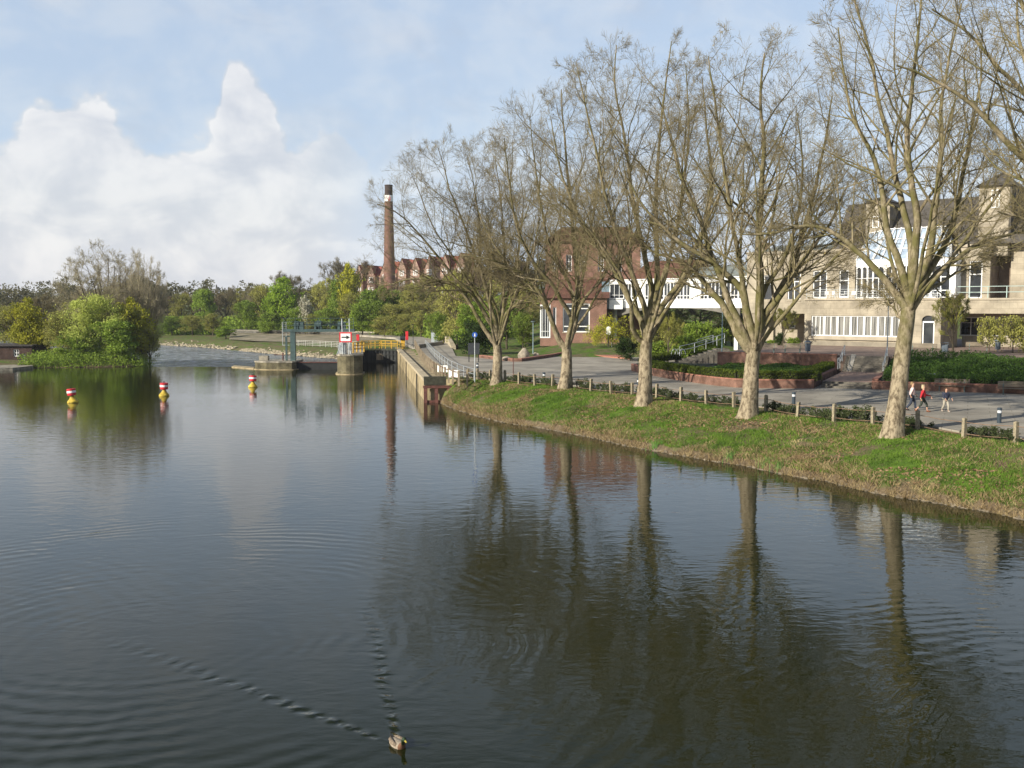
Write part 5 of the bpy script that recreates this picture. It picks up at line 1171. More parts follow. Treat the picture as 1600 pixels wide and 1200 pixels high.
M_SLATE = mat('slate_roof', (.9, .9, .9), .75, .3, 1.2, space='world', extra=brick_extra((.13, .115, .095), (.10, .09, .08), (.06, .055, .05), 3))
M_TILE = mat('brown_tile_roof', (.9, .9, .9), .85, .3, 1.2, space='world', extra=brick_extra((.17, .075, .05), (.13, .06, .042), (.07, .04, .03), 3))
M_RTILE = mat('red_tile_roof', (.27, .085, .06), .85, .3, 1.5)
M_RBRICK = mat('red_brick', (.9, .9, .9), .92, .3, .6, space='world', extra=brick_extra((.31, .165, .12), (.24, .125, .09), (.24, .19, .15), 3.4))
M_FARBRICK = mat('far_brick', (.36, .24, .19), .95, .35, .7)
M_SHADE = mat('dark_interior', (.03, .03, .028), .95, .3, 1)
# ---------------- the museum (beige stone)
MU = Facade((34.5, 118.0), (.78, -.626)); F0 = 3.75; F1z = 9.0
rt = thing('museum_building', 'long beige stone building with glazed bay, slate roofs and a roof terrace', 'building', MU.pt(0, -4, F0))
mb = MB(); u1 = MU.uu(1471)
wa = (MU.uu(1268), MU.uu(1416), MU.zz(1330, 525.5), MU.zz(1330, 493.5)); dr = (MU.uu(1441), MU.uu(1461), F0, MU.zz(1450, 493))
MU.wall(mb, 0, u1, F0, F1z, [wa, dr], 0); mb.build('wall', M_SAND, rt)
mb = MB(); MU.box(mb, 0, .45, F0, F1z, -6.5, -.46); MU.box(mb, u1-.45, u1, F0, F1z, -6.5, -.46); MU.box(mb, .46, u1-.46, F1z-.4, F1z-.01, -6.4, -.47); mb.build('side_wall', M_SAND, rt)
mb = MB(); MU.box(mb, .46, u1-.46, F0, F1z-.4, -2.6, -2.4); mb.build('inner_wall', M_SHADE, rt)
mb = MB(); MU.box(mb, -.12, u1+.12, F1z+.005, F1z+.20, -6.5, .14); mb.build('cornice', M_SANDD, rt)
mb = MB(); MU.box(mb, -.06, u1+.06, F0-.2, F0+.5, -.44, .05); mb.build('plinth', mat('stone_plinth', (.25, .22, .17), .9, .2, 1), rt)
n = 7; 
for i in range(n):
    a = wa[0]+(wa[1]-wa[0])*i/n; b = wa[0]+(wa[1]-wa[0])*(i+1)/n; MU.window(rt, a+.01, b-.01, wa[2], wa[3], 0, cols=2 if i else 3, rows=(), glass=M_CURTAIN, sill=False, fr=.11, mull=.10)
mb = MB(); MU.box(mb, wa[0]-.3, wa[1]+.2, wa[2]-.42, wa[2]-.02, .0, .22); mb.build('window_ledge', M_SANDD, rt)
# arched door
d0 = MU.window(rt, dr[0], dr[1], F0+.02, MU.zz(1450, 502), 0, cols=1, rows=(), fr=.16, name='door', sill=False, depth=.25, label='white framed glazed door under a dark fan light')
mb = MB(); MU.box(mb, dr[0]+.02, dr[1]-.02, MU.zz(1450, 502)+.01, dr[3], -.4, -.3); mb.build('fan_light', M_GLASS, rt)
# fill between door top corners to read as an arch
mb = MB(); zt = dr[3]; r = (dr[1]-dr[0])/2; cx = (dr[0]+dr[1])/2; N_ = 8
for sg in (-1, 1):
    for t in range(N_):
        a0, a1 = t*math.pi/2/N_, (t+1)*math.pi/2/N_; x0, x1 = cx+sg*r*math.cos(a0), cx+sg*r*math.cos(a1); z0_, z1_ = zt-r*.8+r*.8*math.sin(a0), zt-r*.8+r*.8*math.sin(a1)
        vs = [MU.pt(x0, -.03, z0_), MU.pt(x1, -.03, z1_), MU.pt(x1, -.03, zt), MU.pt(x0, -.03, zt)]; mb.add(vs, [(0, 1, 2, 3) if sg > 0 else (3, 2, 1, 0)])
mb.build('door_arch', M_SAND, rt)
# recessed low part under the overhang, to the right
w2 = -3.2; uR = 36; zb0 = MU.zz(1560, 490, w2); 
mb = MB(); MU.box(mb, u1+.01, uR, zb0, F1z-.02, w2-.6, w2); mb.build('overhang_band', M_SAND, rt)
mb = MB(); MU.box(mb, u1+.02, uR, F1z-.01, F1z+.19, w2-3, w2+.1); mb.build('cornice', M_SANDD, rt)
mb = MB(); w3 = -8.5; ops = []
for px in (1500, 1533, 1563, 1593): a, _ = MU.hit(px, 500, w3); ops.append((a, a+2.3, F0+1.2, F0+3.3))
MU.wall(mb, u1, uR, F0, F1z-.4, ops, w3); mb.build('wall', M_SAND, rt)
for o_ in ops: MU.window(rt, *o_, w3, cols=2, rows=(.7,))
mb = MB(); MU.box(mb, u1+.02, uR, F1z-.38, F1z-.1, w3-.4, w2-.61); mb.build('soffit', M_SANDD, rt)
# upper storey
wu = -5.0; zc = 14.85; uL = MU.uu(1166, wu); uC = MU.uu(1545, wu)
def op(x0, x1, y0, y1, w=wu): xm = (x0+x1)/2; return (MU.uu(x0, w), MU.uu(x1, w), MU.zz(xm, y1, w), MU.zz(xm, y0, w))
W1 = op(1230, 1250, 425, 469); W2 = op(1269, 1291, 422.5, 466); W3 = op(1310, 1325, 422, 465); W4 = op(1512, 1533, 407.5, 466); W0 = op(1192, 1206, 430, 470)
bay = (MU.uu(1335, wu), MU.uu(1490, wu), F1z+.2, MU.zz(1410, 412, wu))
for o_ in (1,): pass
mb = MB(); zlow = MU.zz(1210, 490, wu)
MU.wall(mb, uL, uC, F1z+.2, zc, [W1, W2, W3, W4, bay, W0], wu); MU.wall(mb, uL, -.01, zlow, F1z+.19, [], wu); mb.build('wall', M_SAND, rt)
for o_, c_, r_2 in ((W0, 1, (.66,)), (W1, 2, (.66,)), (W2, 2, (.62,)), (W3, 1, (.62,)), (W4, 1, (.64,))): MU.window(rt, *o_, wu, cols=c_, rows=r_2, fr=.13, mull=.12)
mb = MB(); MU.box(mb, uL-.1, uC+.1, zc+.005, zc+.3, wu-12, wu+.18); mb.build('cornice', M_SANDD, rt)
mb = MB(); MU.box(mb, uC-.45, uC, F1z+.2, zc, wu-14, wu-.46); MU.box(mb, uL, uL+.4, zlow, zc, wu-9, wu-.46); mb.build('side_wall', mat('shade_toned_brick', (.9, .9, .9), .9, .25, 1, space='world', extra=brick_extra((.26, .20, .15), (.21, .165, .125), (.14, .12, .10), 3)), rt)  # side walls: shade painted into the grey brown brick colour
# arcade below the left wing
mb = MB()
for px in (1174, 1212): a = MU.uu(px, wu); mb = MB(); MU.box(mb, a, a+.85, F0, zlow-.005, wu-.75, wu-.1); mb.build('pillar', M_SAND, rt)
mb = MB(); wk = wu-4.5; ao = op(1233, 1243, 497, 513, wk); MU.wall(mb, uL, 0, F0, zlow, [ao], wk); mb.build('wall', M_SAND, rt); MU.window(rt, *ao, wk, cols=1, rows=(.6,), fr=.15)
mb = MB(); MU.box(mb, uL, -.02, zlow-.01, zlow+.2, wk, wu-.46); mb.build('soffit', M_SANDD, rt)
# glazed bay with arched lights
wb = -2.9; zt = MU.zz(1420, 405, wb); b0, b1 = MU.uu(1362, wb), MU.uu(1484, wb); edges = [1362, 1381, 1402, 1426, 1453, 1484]
bay_r = rt
mb = MB(); MU.box(mb, b0, b1, zt-.62, zt+.06, wb-.3, wb+.02); mb.build('bay_fascia', M_WFRAME, rt)
for a, b in zip(edges[:-1], edges[1:]):
    MU.window(rt, MU.uu(a, wb)+.02, MU.uu(b, wb)-.02, F1z+.25, zt-.63, wb, cols=2, rows=(.22, .62), fr=.12, mull=.09, arch=True, sill=False, depth=.1, name='arched_window')
# slanting left facet
pL = MU.pt(MU.uu(1336, wu), wu+.02, 0); pR = MU.pt(b0, wb, 0); FL = Facade(pL, (pR-pL)[:2]); Lf = np.linalg.norm((pR-pL)[:2])
for i in range(3): FL.window(rt, Lf*i/3+.02, Lf*(i+1)/3-.02, F1z+.25, zt-.63, 0, cols=1, rows=(.22, .62), fr=.1, arch=True, sill=False, depth=.1, name='arched_window')
mb = MB(); FL.box(mb, 0, Lf, zt-.62, zt+.06, -.3, .02); mb.build('bay_fascia', M_WFRAME, rt)
# conservatory roof: steep glass leaning back, with white bars
ztop = MU.zz(1415, 356, wu-.6)
e0 = MU.pt(MU.uu(1336, wu), wu+.05, zt+.07); e1 = MU.pt(b0, wb, zt+.07); e2 = MU.pt(b1, wb, zt+.07); t0 = MU.pt(MU.uu(1356, wu-.6), wu-.6, ztop-.4); t1 = MU.pt(MU.uu(1385, wu-.6), wu-.6, ztop); t2 = MU.pt(MU.uu(1478, wu-.6), wu-.6, ztop); e3 = MU.pt(b1, wu-.6, zt+.07)
mb = MB(); mb.add([e0, e1, e2, t2, t1, t0, e3], [(0, 1, 4, 5), (1, 2, 3, 4), (2, 6, 3)]); 
ob = MU.pt(0, -.1, 0)-MU.pt(0, 0, 0); mb.add([e0+ob, e1+ob, e2+ob, t2+ob, t1+ob, t0+ob, e3+ob], [(5, 4, 1, 0), (4, 3, 2, 1), (3, 6, 2)]); gr_ = mb.build('glass_roof', M_ROOFGL, rt)
mb = MB(); up = np.append(MU.n*.05, .05)
for i in range(10): f = i/9; mb.bar(e1+(e2-e1)*f+up, t1+(t2-t1)*f+up, .16 if i % 3 else .26, .1)
for i in range(4): f = i/3; mb.bar(e0+(e1-e0)*f+up, t0+(t1-t0)*f+up, .13, .1)
for f in (.32, .64, .97): mb.bar(e1+(t1-e1)*f+up, e2+(t2-e2)*f+up, .13 if f < .9 else .34, .1); mb.bar(e0+(t0-e0)*f+up, e1+(t1-e1)*f+up, .12, .1)
mb.bar(e2+up, t2+up, .2, .1); mb.build('roof_bar', M_WFRAME, gr_)
mb = MB(); a = b1+.02; MU.box(mb, a, a+.5, F1z+.2, zt+.4, wu, wb); mb.build('corner_column', M_WFRAME, rt)
# roofs
def roof(name, mats, ridge, base, rt_):
    mb = MB(); mb.add(list(base)+list(ridge), [(0, 1, 5, 4), (1, 2, 5), (2, 3, 4, 5), (3, 0, 4)]); return mb.build(name, mats, rt_)
ur0, ur1 = MU.uu(1300, wu-1), MU.uu(1545, wu-1); zr = MU.zz(1450, 312, wu-7)
roof('roof', M_SLATE, [MU.pt(MU.uu(1322, wu-7), wu-7, zr), MU.pt(ur1+3, wu-7, zr)], [MU.pt(ur0, wu-.6, zc+.31), MU.pt(ur1+6, wu-.6, zc+.31), MU.pt(ur1+6, wu-14, zc+.31), MU.pt(ur0, wu-14, zc+.31)], rt)
# dormer with small white window
wd = wu-2.4; D0 = op(1349, 1386, 317, 372, wd)
dz = MB(); MU.box(dz, D0[0], D0[1], D0[2]-1, D0[3], wd-4, wd); dm = dz.build('dormer', M_SAND, rt)
MU.window(dm, *op(1360, 1370, 338, 356, wd), wd+.2, cols=1, rows=(.5,), sill=False, depth=.15)
mb = MB(); c = MU.pt((D0[0]+D0[1])/2, wd-2, D0[3]+1.0); e = .25; B_ = [MU.pt(D0[0]-e, wd+e, D0[3]+.01), MU.pt(D0[1]+e, wd+e, D0[3]+.01), MU.pt(D0[1]+e, wd-4-e, D0[3]+.01), MU.pt(D0[0]-e, wd-4-e, D0[3]+.01)]; mb.add(B_+[c], [(0, 1, 4), (1, 2, 4), (2, 3, 4), (3, 0, 4)]); mb.build('dormer_roof', M_SLATE, dm)
# tower
wt = wu-1.2; T0 = op(1524, 1571, 291, 400, wt)
mb = MB(); MU.box(mb, T0[0], T0[1], zc-1, T0[3], wt-7, wt); tw = mb.build('tower', M_SAND, rt)
MU.window(tw, *op(1543, 1556, 297, 325, wt), wt+.2, cols=2, rows=(.5,), sill=False, depth=.15)
mb = MB(); MU.box(mb, T0[1]+.01, T0[1]+.2, zc+.31, T0[3], wt-7, wt-.05); mb.build('tower_shade_side', M_SLATE, tw)  # dark slate sheet added for the shade on the tower's right side
mb = MB(); e = .45; c = MU.pt((T0[0]+T0[1])/2, wt-3.5, MU.zz(1553, 270, wt-3.5)); B_ = [MU.pt(T0[0]-e, wt+e, T0[3]+.01), MU.pt(T0[1]+e, wt+e, T0[3]+.01), MU.pt(T0[1]+e, wt-7-e, T0[3]+.01), MU.pt(T0[0]-e, wt-7-e, T0[3]+.01)]; mb.add(B_+[c], [(0, 1, 4), (1, 2, 4), (2, 3, 4), (3, 0, 4)]); mb.build('tower_roof', M_SLATE, tw)
# right wing set back, brick colour darkened to stand for shade, beige end
wr = wu-4.0; mb = MB(); MU.box(mb, uC+.01, MU.uu(1582, wr), F1z+.2, zc+1.2, wr-8, wr); mb.build('shade_toned_wing', bpy.data.materials['shade_toned_brick'], rt)
mb = MB(); MU.box(mb, MU.uu(1582, wr)+.01, MU.uu(1582, wr)+12, F1z+.2, zc+.6, wr-8, wr+1.5); mb.build('end_wing', M_SAND, rt)
roof('roof', M_SLATE, [MU.pt(uC+3, wr-5, zc+7), MU.pt(uC+16, wr-5, zc+7)], [MU.pt(uC-.4, wr+1.9, zc+1.21), MU.pt(uC+20, wr+1.9, zc+1.21), MU.pt(uC+20, wr-11, zc+1.21), MU.pt(uC-.4, wr-11, zc+1.21)], rt)
# low grey roof left of the big roof and skylight
roof('roof', mat('lead_roof', (.20, .22, .20), .6, .3, 1, space='world'), [MU.pt(uL+2, wu-5, MU.zz(1250, 383, wu-5)), MU.pt(ur0+1, wu-5, MU.zz(1250, 383, wu-5))], [MU.pt(uL+.3, wu-1.5, zc+.31), MU.pt(ur0+1.5, wu-1.5, zc+.31), MU.pt(ur0+1.5, wu-9, zc+.31), MU.pt(uL+.3, wu-9, zc+.31)], rt)
mb = MB(); a = op(1262, 1298, 372, 384, wu-6); MU.box(mb, a[0], a[1], a[2], a[3], wu-8, wu-6); mb.build('skylight', M_ROOFGL, rt)
mb = MB(); a = op(1188, 1196, 385, 402, wu-6); MU.box(mb, a[0], a[1], zc, a[3]+.5, wu-7, wu-6.2); mb.build('chimney', M_RBRICK, rt)
# terrace railings
railing('', '', [MU.pt(.1, -.2, F1z+.2), MU.pt(u1-.1, -.2, F1z+.2)], 1.05, 1.6, M_STEEL, .022, (1, .75, .5, .25), root=rt)
railing('', '', [MU.pt(u1+.1, w2-.15, F1z+.2), MU.pt(uR, w2-.15, F1z+.2)], 1.25, 1.9, mat('pale_green_steel', (.40, .50, .46), .5, .15, 2), .04, (1, .5), root=rt)
# terrace tables and chairs seen through the rail
def cafe_chair():
    r0 = thing('terrace_chair', 'x', 'chair', (0, 0, 0), 'white chairs on the roof terrace'); 
    mb = MB(); mb.box(-.22, .22, -.22, .22, .43, .47); mb.build('seat', M_WFRAME, r0); mb = MB(); mb.box(-.22, .22, .2, .24, .47, .88); mb.build('backrest', M_WFRAME, r0)
    for x in (-.2, .2):
        for y in (-.2, .2): mb = MB(); mb.cyl((x, y, 0), (x, y, .43), .018, n=5); mb.build('leg', M_WFRAME, r0)
    return r0
cc = cafe_chair(); i = 0
for px in (1292, 1302, 1318, 1330, 1372, 1384, 1450, 1458, 1467, 1475):
    o = cc if i == 0 else copy_tree(cc); p = MU.pt(MU.uu(px, -1.3), -1.3-(i % 2)*.5, F1z+.2); o.location = p; o.rotation_euler = (0, 0, i*1.9); o['label'] = 'white chair on the roof terrace, seen behind its railing'; i += 1
# ---------------- white bridge wing
BR = Facade((14.6, 149.5), (16.2, -19.6)); LB = math.hypot(16.2, 19.6)
rt = thing('bridge_wing', 'white glazed upper storey wing bridging between brick hall and beige building', 'building', BR.pt(0, 0, 4))
za = lambda px, py: BR.zz(px, py)
zb_, zt_ = 8.1, 12.1; zw0, zw1 = 9.25, 11.65
mb = MB(); k = 17; segs = []; skip = [(6.0, 6.7), (15.6, 17.0)]
BR.wall(mb, 0, LB, zb_, zt_, [(.5, 5.6, zw0, zw1), (7.0, 15.4, zw0, zw1), (17.2, LB-.6, zw0, zw1)], 0); mb.build('wall', M_WFRAME, rt)
for (a, b, m) in ((.5, 5.6, 4), (7.0, 15.4, 7), (17.2, LB-.6, 6)):
    for i in range(m): q0 = a+(b-a)*i/m; q1 = a+(b-a)*(i+1)/m; BR.window(rt, q0, q1, zw0, zw1, 0, cols=2, rows=(.22,), fr=.10, sill=False, depth=.12, mull=.09)
# arched underside
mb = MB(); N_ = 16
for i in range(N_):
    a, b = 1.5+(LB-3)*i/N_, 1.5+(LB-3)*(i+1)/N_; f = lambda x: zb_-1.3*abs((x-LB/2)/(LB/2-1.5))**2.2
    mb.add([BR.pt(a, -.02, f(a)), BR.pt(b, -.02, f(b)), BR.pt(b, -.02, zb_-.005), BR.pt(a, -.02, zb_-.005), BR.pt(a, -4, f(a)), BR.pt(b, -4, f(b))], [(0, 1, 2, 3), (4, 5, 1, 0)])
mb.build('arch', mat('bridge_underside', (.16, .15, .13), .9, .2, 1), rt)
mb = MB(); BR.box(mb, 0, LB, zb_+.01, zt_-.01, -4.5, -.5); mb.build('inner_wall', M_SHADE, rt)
mb = MB(); BR.box(mb, -.1, LB, zt_+.005, zt_+.14, -5, .2); mb.build('eaves', M_WFRAME, rt)
mb = MB(); mb.add([BR.pt(3, -.6, zt_+.15), BR.pt(13.5, -.6, zt_+.15), BR.pt(13.5, -5, zt_+2.9), BR.pt(3, -5, zt_+2.9), BR.pt(3, -9, zt_+.15), BR.pt(13.5, -9, zt_+.15)], [(0, 1, 2, 3), (1, 5, 2), (3, 2, 5, 4), (0, 3, 4)]); mb.build('roof', M_TILE, rt)
mb = MB(); mb.add([BR.pt(14, -.6, zt_+.15), BR.pt(LB, -.6, zt_+.15), BR.pt(LB, -4, zt_+1.7), BR.pt(14, -4, zt_+1.7), BR.pt(14, -8, zt_+.15), BR.pt(LB, -8, zt_+.15)], [(0, 1, 2, 3), (1, 5, 2), (3, 2, 5, 4), (0, 3, 4)]); mb.build('roof', bpy.data.materials['lead_roof'], rt)
for px in (958, 1150): mb = MB(); a = BR.uu(px, -1.5); BR.box(mb, a, a+.6, 2.5, zb_-.01, -1.8, -1.2); mb.build('pillar', M_WFRAME, rt)
# ---------------- brick hall behind the second tree
BH = Facade((D(844, 500, 147)[0], 147), (1, -.12))
rt = thing('brick_hall', 'red brick hall with tall white framed windows and a glazed left corner', 'building', BH.pt(0, 0, 3.5))
def bo(x0, x1, y0, y1, w=0): xm = (x0+x1)/2; return (BH.uu(x0, w), BH.uu(x1, w), BH.zz(xm, y1, w), BH.zz(xm, y0, w))
g0 = bo(844, 860, 476, 528); g1 = bo(864, 869, 480, 515); g2 = bo(879.5, 921.5, 474, 519); uE = BH.uu(948); ztop = BH.zz(890, 466)
mb = MB(); BH.wall(mb, 0, uE, 2.5, ztop, [g0, g1, g2], 0); mb.build('wall', M_RBRICK, rt)
BH.window(rt, *g0, .15, cols=4, rows=(.2,), fr=.18, sill=False, label='glazed corner with white bars'); BH.window(rt, *g1, 0, cols=1, rows=(.2,), sill=False); BH.window(rt, *g2, 0, cols=2, rows=(.2, .82), fr=.15, mull=.14)
mb = MB(); BH.box(mb, uE-.45, uE, 2.5, ztop, -14, -.46); BH.box(mb, 0, .45, 2.5, ztop, -14, -.46); mb.build('side_wall', M_RBRICK, rt)
uu_ = BH.uu(1000, -9); zup = BH.zz(920, 378, -6)
mb = MB(); o1 = [bo(x, x+9, 398, 424, -6) for x in (862, 884, 906, 934, 962)]; o2 = [bo(x, x+9, 438, 456, -6) for x in (866, 890, 930, 958)]
BH.wall(mb, BH.uu(852, -6), BH.uu(1000, -6), ztop-1, zup, o1+o2, -6); mb.build('wall', M_RBRICK, rt)
for o_ in o1+o2: BH.window(rt, *o_, -6, cols=2, rows=(.6,), sill=False)
def hip(name, m_, F_, u0, u1, w0, w1, z0, z1, rt_, ins=2.5):
    wm = (w0+w1)/2; mb = MB(); mb.add([F_.pt(u0, w0, z0), F_.pt(u1, w0, z0), F_.pt(u1, w1, z0), F_.pt(u0, w1, z0), F_.pt(u0+ins, wm, z1), F_.pt(u1-ins, wm, z1)], [(0, 1, 5, 4), (1, 2, 5), (2, 3, 4, 5), (3, 0, 4)]); return mb.build(name, m_, rt_)
mb = MB(); mb.add([BH.pt(-.4, .5, ztop+.01), BH.pt(uE+.4, .5, ztop+.01), BH.pt(uE+.4, -5.9, BH.zz(890, 436, -6)), BH.pt(-.4+2, -5.9, BH.zz(890, 436, -6)), BH.pt(-.4, -5.9, ztop+.01), BH.pt(uE+.4, -5.9, ztop+.01)], [(0, 1, 2, 3), (0, 3, 4), (1, 5, 2)]); mb.build('roof', M_TILE, rt)
hip('roof', M_TILE, BH, BH.uu(852, -6)-.4, BH.uu(1000, -6)+.4, -5.5, -16, zup+.01, BH.zz(920, 355, -11), rt)
mb = MB(); BH.box(mb, BH.uu(852, -6), BH.uu(1000, -6), 2.5, zup, -15.5, -6.46); mb.build('rear_block', M_RBRICK, rt)
# white balcony box at the join
rt2 = rt; a = bo(952, 973, 468, 483, -1); mb = MB(); BH.box(mb, a[0], a[1], a[2], a[3], -3, -1); mb.build('balcony', M_WFRAME, rt2); BH.window(rt2, *bo(952, 975, 443, 467, -1), -1.3, cols=3, rows=(.25,), fr=.12, sill=False)
mb = MB(); a = bo(940, 952, 440, 482, -1.5); BH.box(mb, a[0], a[1], a[2], a[3], -4, -1.5); mb.build('stair_glazing', mat('bluish_glass', (.20, .27, .32), .15, .3, 1, spec=.8), rt2)
# ---------------- chimney stack
cy = 292.0; cx = XY(609, cy); z0 = float(ground_h(cx, cy)); ztop = ZY(289, cy)
rt = thing('factory_chimney', 'tall brick factory chimney with a dark cap and white banner', 'chimney', (cx, cy, z0))
f = lambda py: 1.75-(ZY(415, cy)-ZY(py, cy))*-.0 if py > 415 else 1.05+(1.62-1.05)*(py-289)/(415-289)
mb = MB(); mb.lathe((cx, cy, 0), [(1.95, z0-1), (f(415), ZY(415, cy)), (f(316), ZY(316, cy)), (f(306), ZY(306, cy))], 28); mb.build('shaft', mat('chimney_brick', (.9, .9, .9), .95, .35, .8, space='world', extra=brick_extra((.26, .13, .095), (.20, .10, .08), (.16, .12, .10), 2.5)), rt, smooth=False)
mb = MB(); mb.lathe((cx, cy, 0), [(f(306)+.02, ZY(306, cy)), (f(290)+.08, ZY(290.5, cy)), (f(290)+.16, ZY(290, cy)), (f(290)+.14, ztop)], 28); mb.build('cap', mat('sooty_brick', (.055, .04, .035), .95, .3, 1), rt)
mb = MB(); zb0_, zb1_ = ZY(315, cy), ZY(305.5, cy); n = 28; r = f(310)+.10
for j in range(n):
    t0_, t1_ = 2*math.pi*j/n, 2*math.pi*(j+1)/n; mb.add([(cx+r*math.cos(t0_), cy+r*math.sin(t0_), zb0_), (cx+r*math.cos(t1_), cy+r*math.sin(t1_), zb0_), (cx+r*math.cos(t1_), cy+r*math.sin(t1_), zb1_), (cx+r*math.cos(t0_), cy+r*math.sin(t0_), zb1_)], [(0, 1, 2, 3)])
bn = mb.build('banner', M_WHITE, rt)
mb = MB(); r += .02
for (a0, a1, h0, h1) in ((-.30, .10, .30, .95), (.0, .28, .1, .7), (-.1, .12, .05, .4)):
    P_ = []
    for a in (a0, a1):
        t = -math.pi/2+.15+a*1.6; P_.append((cx+r*math.cos(t), cy+r*math.sin(t)))
    zz0, zz1 = zb0_+(zb1_-zb0_)*h0, zb0_+(zb1_-zb0_)*h1; mb.add([(*P_[0], zz0), (*P_[1], zz0), (*P_[1], zz1), (*P_[0], zz1)], [(0, 1, 2, 3)])
mb.build('red_emblem', M_RED, bn)
mb = MB(); mb.cyl((cx+.4, cy, ztop), (cx+.4, cy, ztop+1.3), .05, n=5); mb.build('lightning_rod', M_DARK, rt)
# ---------------- gabled row houses
gx_ = [(556,572,414,'first'),(574,592,415,'second'),(595,617,407,'third'),(622,641,404,'fourth'),(643,662,403,'fifth'),(664,685,400,'sixth'),(688,710,398,'seventh'),(712,736,395,'eighth')]
for i, (x0, x1, yt, w_) in enumerate(gx_):
    Y = 312-i*2.0; X0, X1 = XY(x0, Y), XY(x1+1.5, Y); g0_ = float(ground_h((X0+X1)/2, Y))-.5; za_ = ZY(yt, Y); ze = za_-(X1-X0)*.85; FH = Facade((X0, Y), (1, -.28)); Wd = (X1-X0)
    rt = thing('gabled_house', f'red brick gabled row house, {w_} from the left behind the wood', 'house', (X0, Y, g0_), 'gabled brick row houses')
    m_ = Wd/2; mb = MB(); mb.add([FH.pt(0, 0, g0_), FH.pt(Wd*.66, 0, g0_), FH.pt(Wd*.66, 0, ze), FH.pt(Wd*.33, 0, za_), FH.pt(0, 0, ze), FH.pt(0, -9, g0_), FH.pt(Wd*.66, -9, g0_), FH.pt(Wd*.66, -9, ze), FH.pt(Wd*.33, -9, za_), FH.pt(0, -9, ze)], [(0, 1, 2, 3, 4), (9, 8, 7, 6, 5), (1, 6, 7, 2), (0, 4, 9, 5)]); mb.build('wall', M_FARBRICK, rt)
    mb = MB(); e = .15; mb.add([FH.pt(-e, e, ze-e), FH.pt(Wd*.33, e, za_+.12), FH.pt(Wd*.66+e, e, ze-e), FH.pt(Wd*.66+e, -9, ze-e), FH.pt(Wd*.33, -9, za_+.12), FH.pt(-e, -9, ze-e)], [(0, 1, 4, 5), (1, 2, 3, 4)])
    # main roof running along the row, behind the gable
    mb.add([FH.pt(-.3, -1.2, ze), FH.pt(Wd+.2, -1.2, ze), FH.pt(Wd+.2, -5, za_-.15), FH.pt(-.3, -5, za_-.15)], [(0, 1, 2, 3)]); mb.build('roof', M_RTILE, rt)
    mb = MB(); FH.box(mb, Wd*.66+.01, Wd*1.02, g0_, ze-.01, -9, -1.25); mb.build('wall', M_FARBRICK, rt)
    for (a, b, zz) in ((.16, .5, ze-.3), (.12, .54, ze-3.4), (.12, .54, ze-6.4)): FH.window(rt, Wd*a, Wd*b, zz-1.6, zz, .06, cols=2, rows=(.6,), fr=.2, mull=.16, sill=False, depth=.0)
# ---------------- brick hut at the left edge by the weir
q = D(-20, 560, 141); rt = thing('brick_hut', 'old low brick sluice hut at the left edge beneath the trees', 'hut', (q[0], 141, 0))
HF = Facade((XY(-60, 141), 141), (1, .02)); h1 = ZY(541, 141); uW = HF.uu(47); ops = [(HF.uu(18), HF.uu(27), ZY(557, 141), ZY(546, 141)), (HF.uu(30), HF.uu(37), 0.3, ZY(553, 141))]
mb = MB(); HF.wall(mb, 0, uW, -.8, h1, ops, 0); HF.box(mb, 0, uW, -.8, h1, -6, -1.5); mb.build('wall', mat('sooty_red_brick', (.9, .9, .9), .95, .4, .8, space='world', extra=brick_extra((.07, .04, .032), (.05, .03, .025), (.07, .05, .04), 3)), rt)
HF.window(rt, *ops[0], 0, cols=2, rows=(.5,), sill=False); mb = MB(); HF.box(mb, ops[1][0]+.02, ops[1][1]-.02, .3, ops[1][3]-.01, -.3, -.2); mb.build('door', M_GREY, rt)
mb = MB(); HF.box(mb, -.3, uW+.3, h1+.01, h1+.2, -6.3, .4); mb.build('roof', mat('tar_roof', (.05, .045, .045), .9, .3, 1), rt)
mb = MB(); mb.prism([D(-30, 583, 128)[:2], D(20, 581, 129.5)[:2], D(52, 577, 134)[:2], D(50, 574, 137)[:2], D(-30, 574, 137)[:2]], -2, .35); o = mb.build('landing_stage', M_CONC); tag(o, 'grey concrete landing stage in front of the brick hut at the left edge', 'landing')
# ============================================================ SQUARE: WALLS, STEPS, RAILS, FURNITURE
def brickwall(lab, pts, w, z0, z1, name='planter_wall'):
    root = thing(name, lab, 'wall', (float(pts[0][0]), float(pts[0][1]), z0)); mb = MB(); mb.strip(pts, w, z0, z1-.06); mb.build('brickwork', M_BRICK, root)
    mb = MB(); P_ = [np.array(p[:2], float) for p in pts]; mb.strip(P_, w+.05, z1-.055, z1+.03); mb.build('coping', M_BRICKCAP, root); return root
brickwall('curved red brick planter wall in front of the clipped hedge', front+[PL(-.15, .15)], .38, 1.9, 2.66)
brickwall('brick side wall of the hedge planter climbing beside the steps', [PL(-.1, .2), PL(-.1, 13.4)], .38, 1.9, 2.75)
brickwall('red brick planter wall at right behind the promenade benches', [PL(4.0, .5), PL(70, .5)], .38, 1.9, 2.60)
brickwall('brick side wall at the right of the lower steps', [PL(4.0, 13.4), PL(4.0, .9)], .38, 1.9, 2.75)
brickwall('brick retaining wall of the terrace behind the hedged bed', [PL(-11.6, 16.6), PL(-.5, 16.6)], .38, 2.3, 3.86, 'retaining_wall')
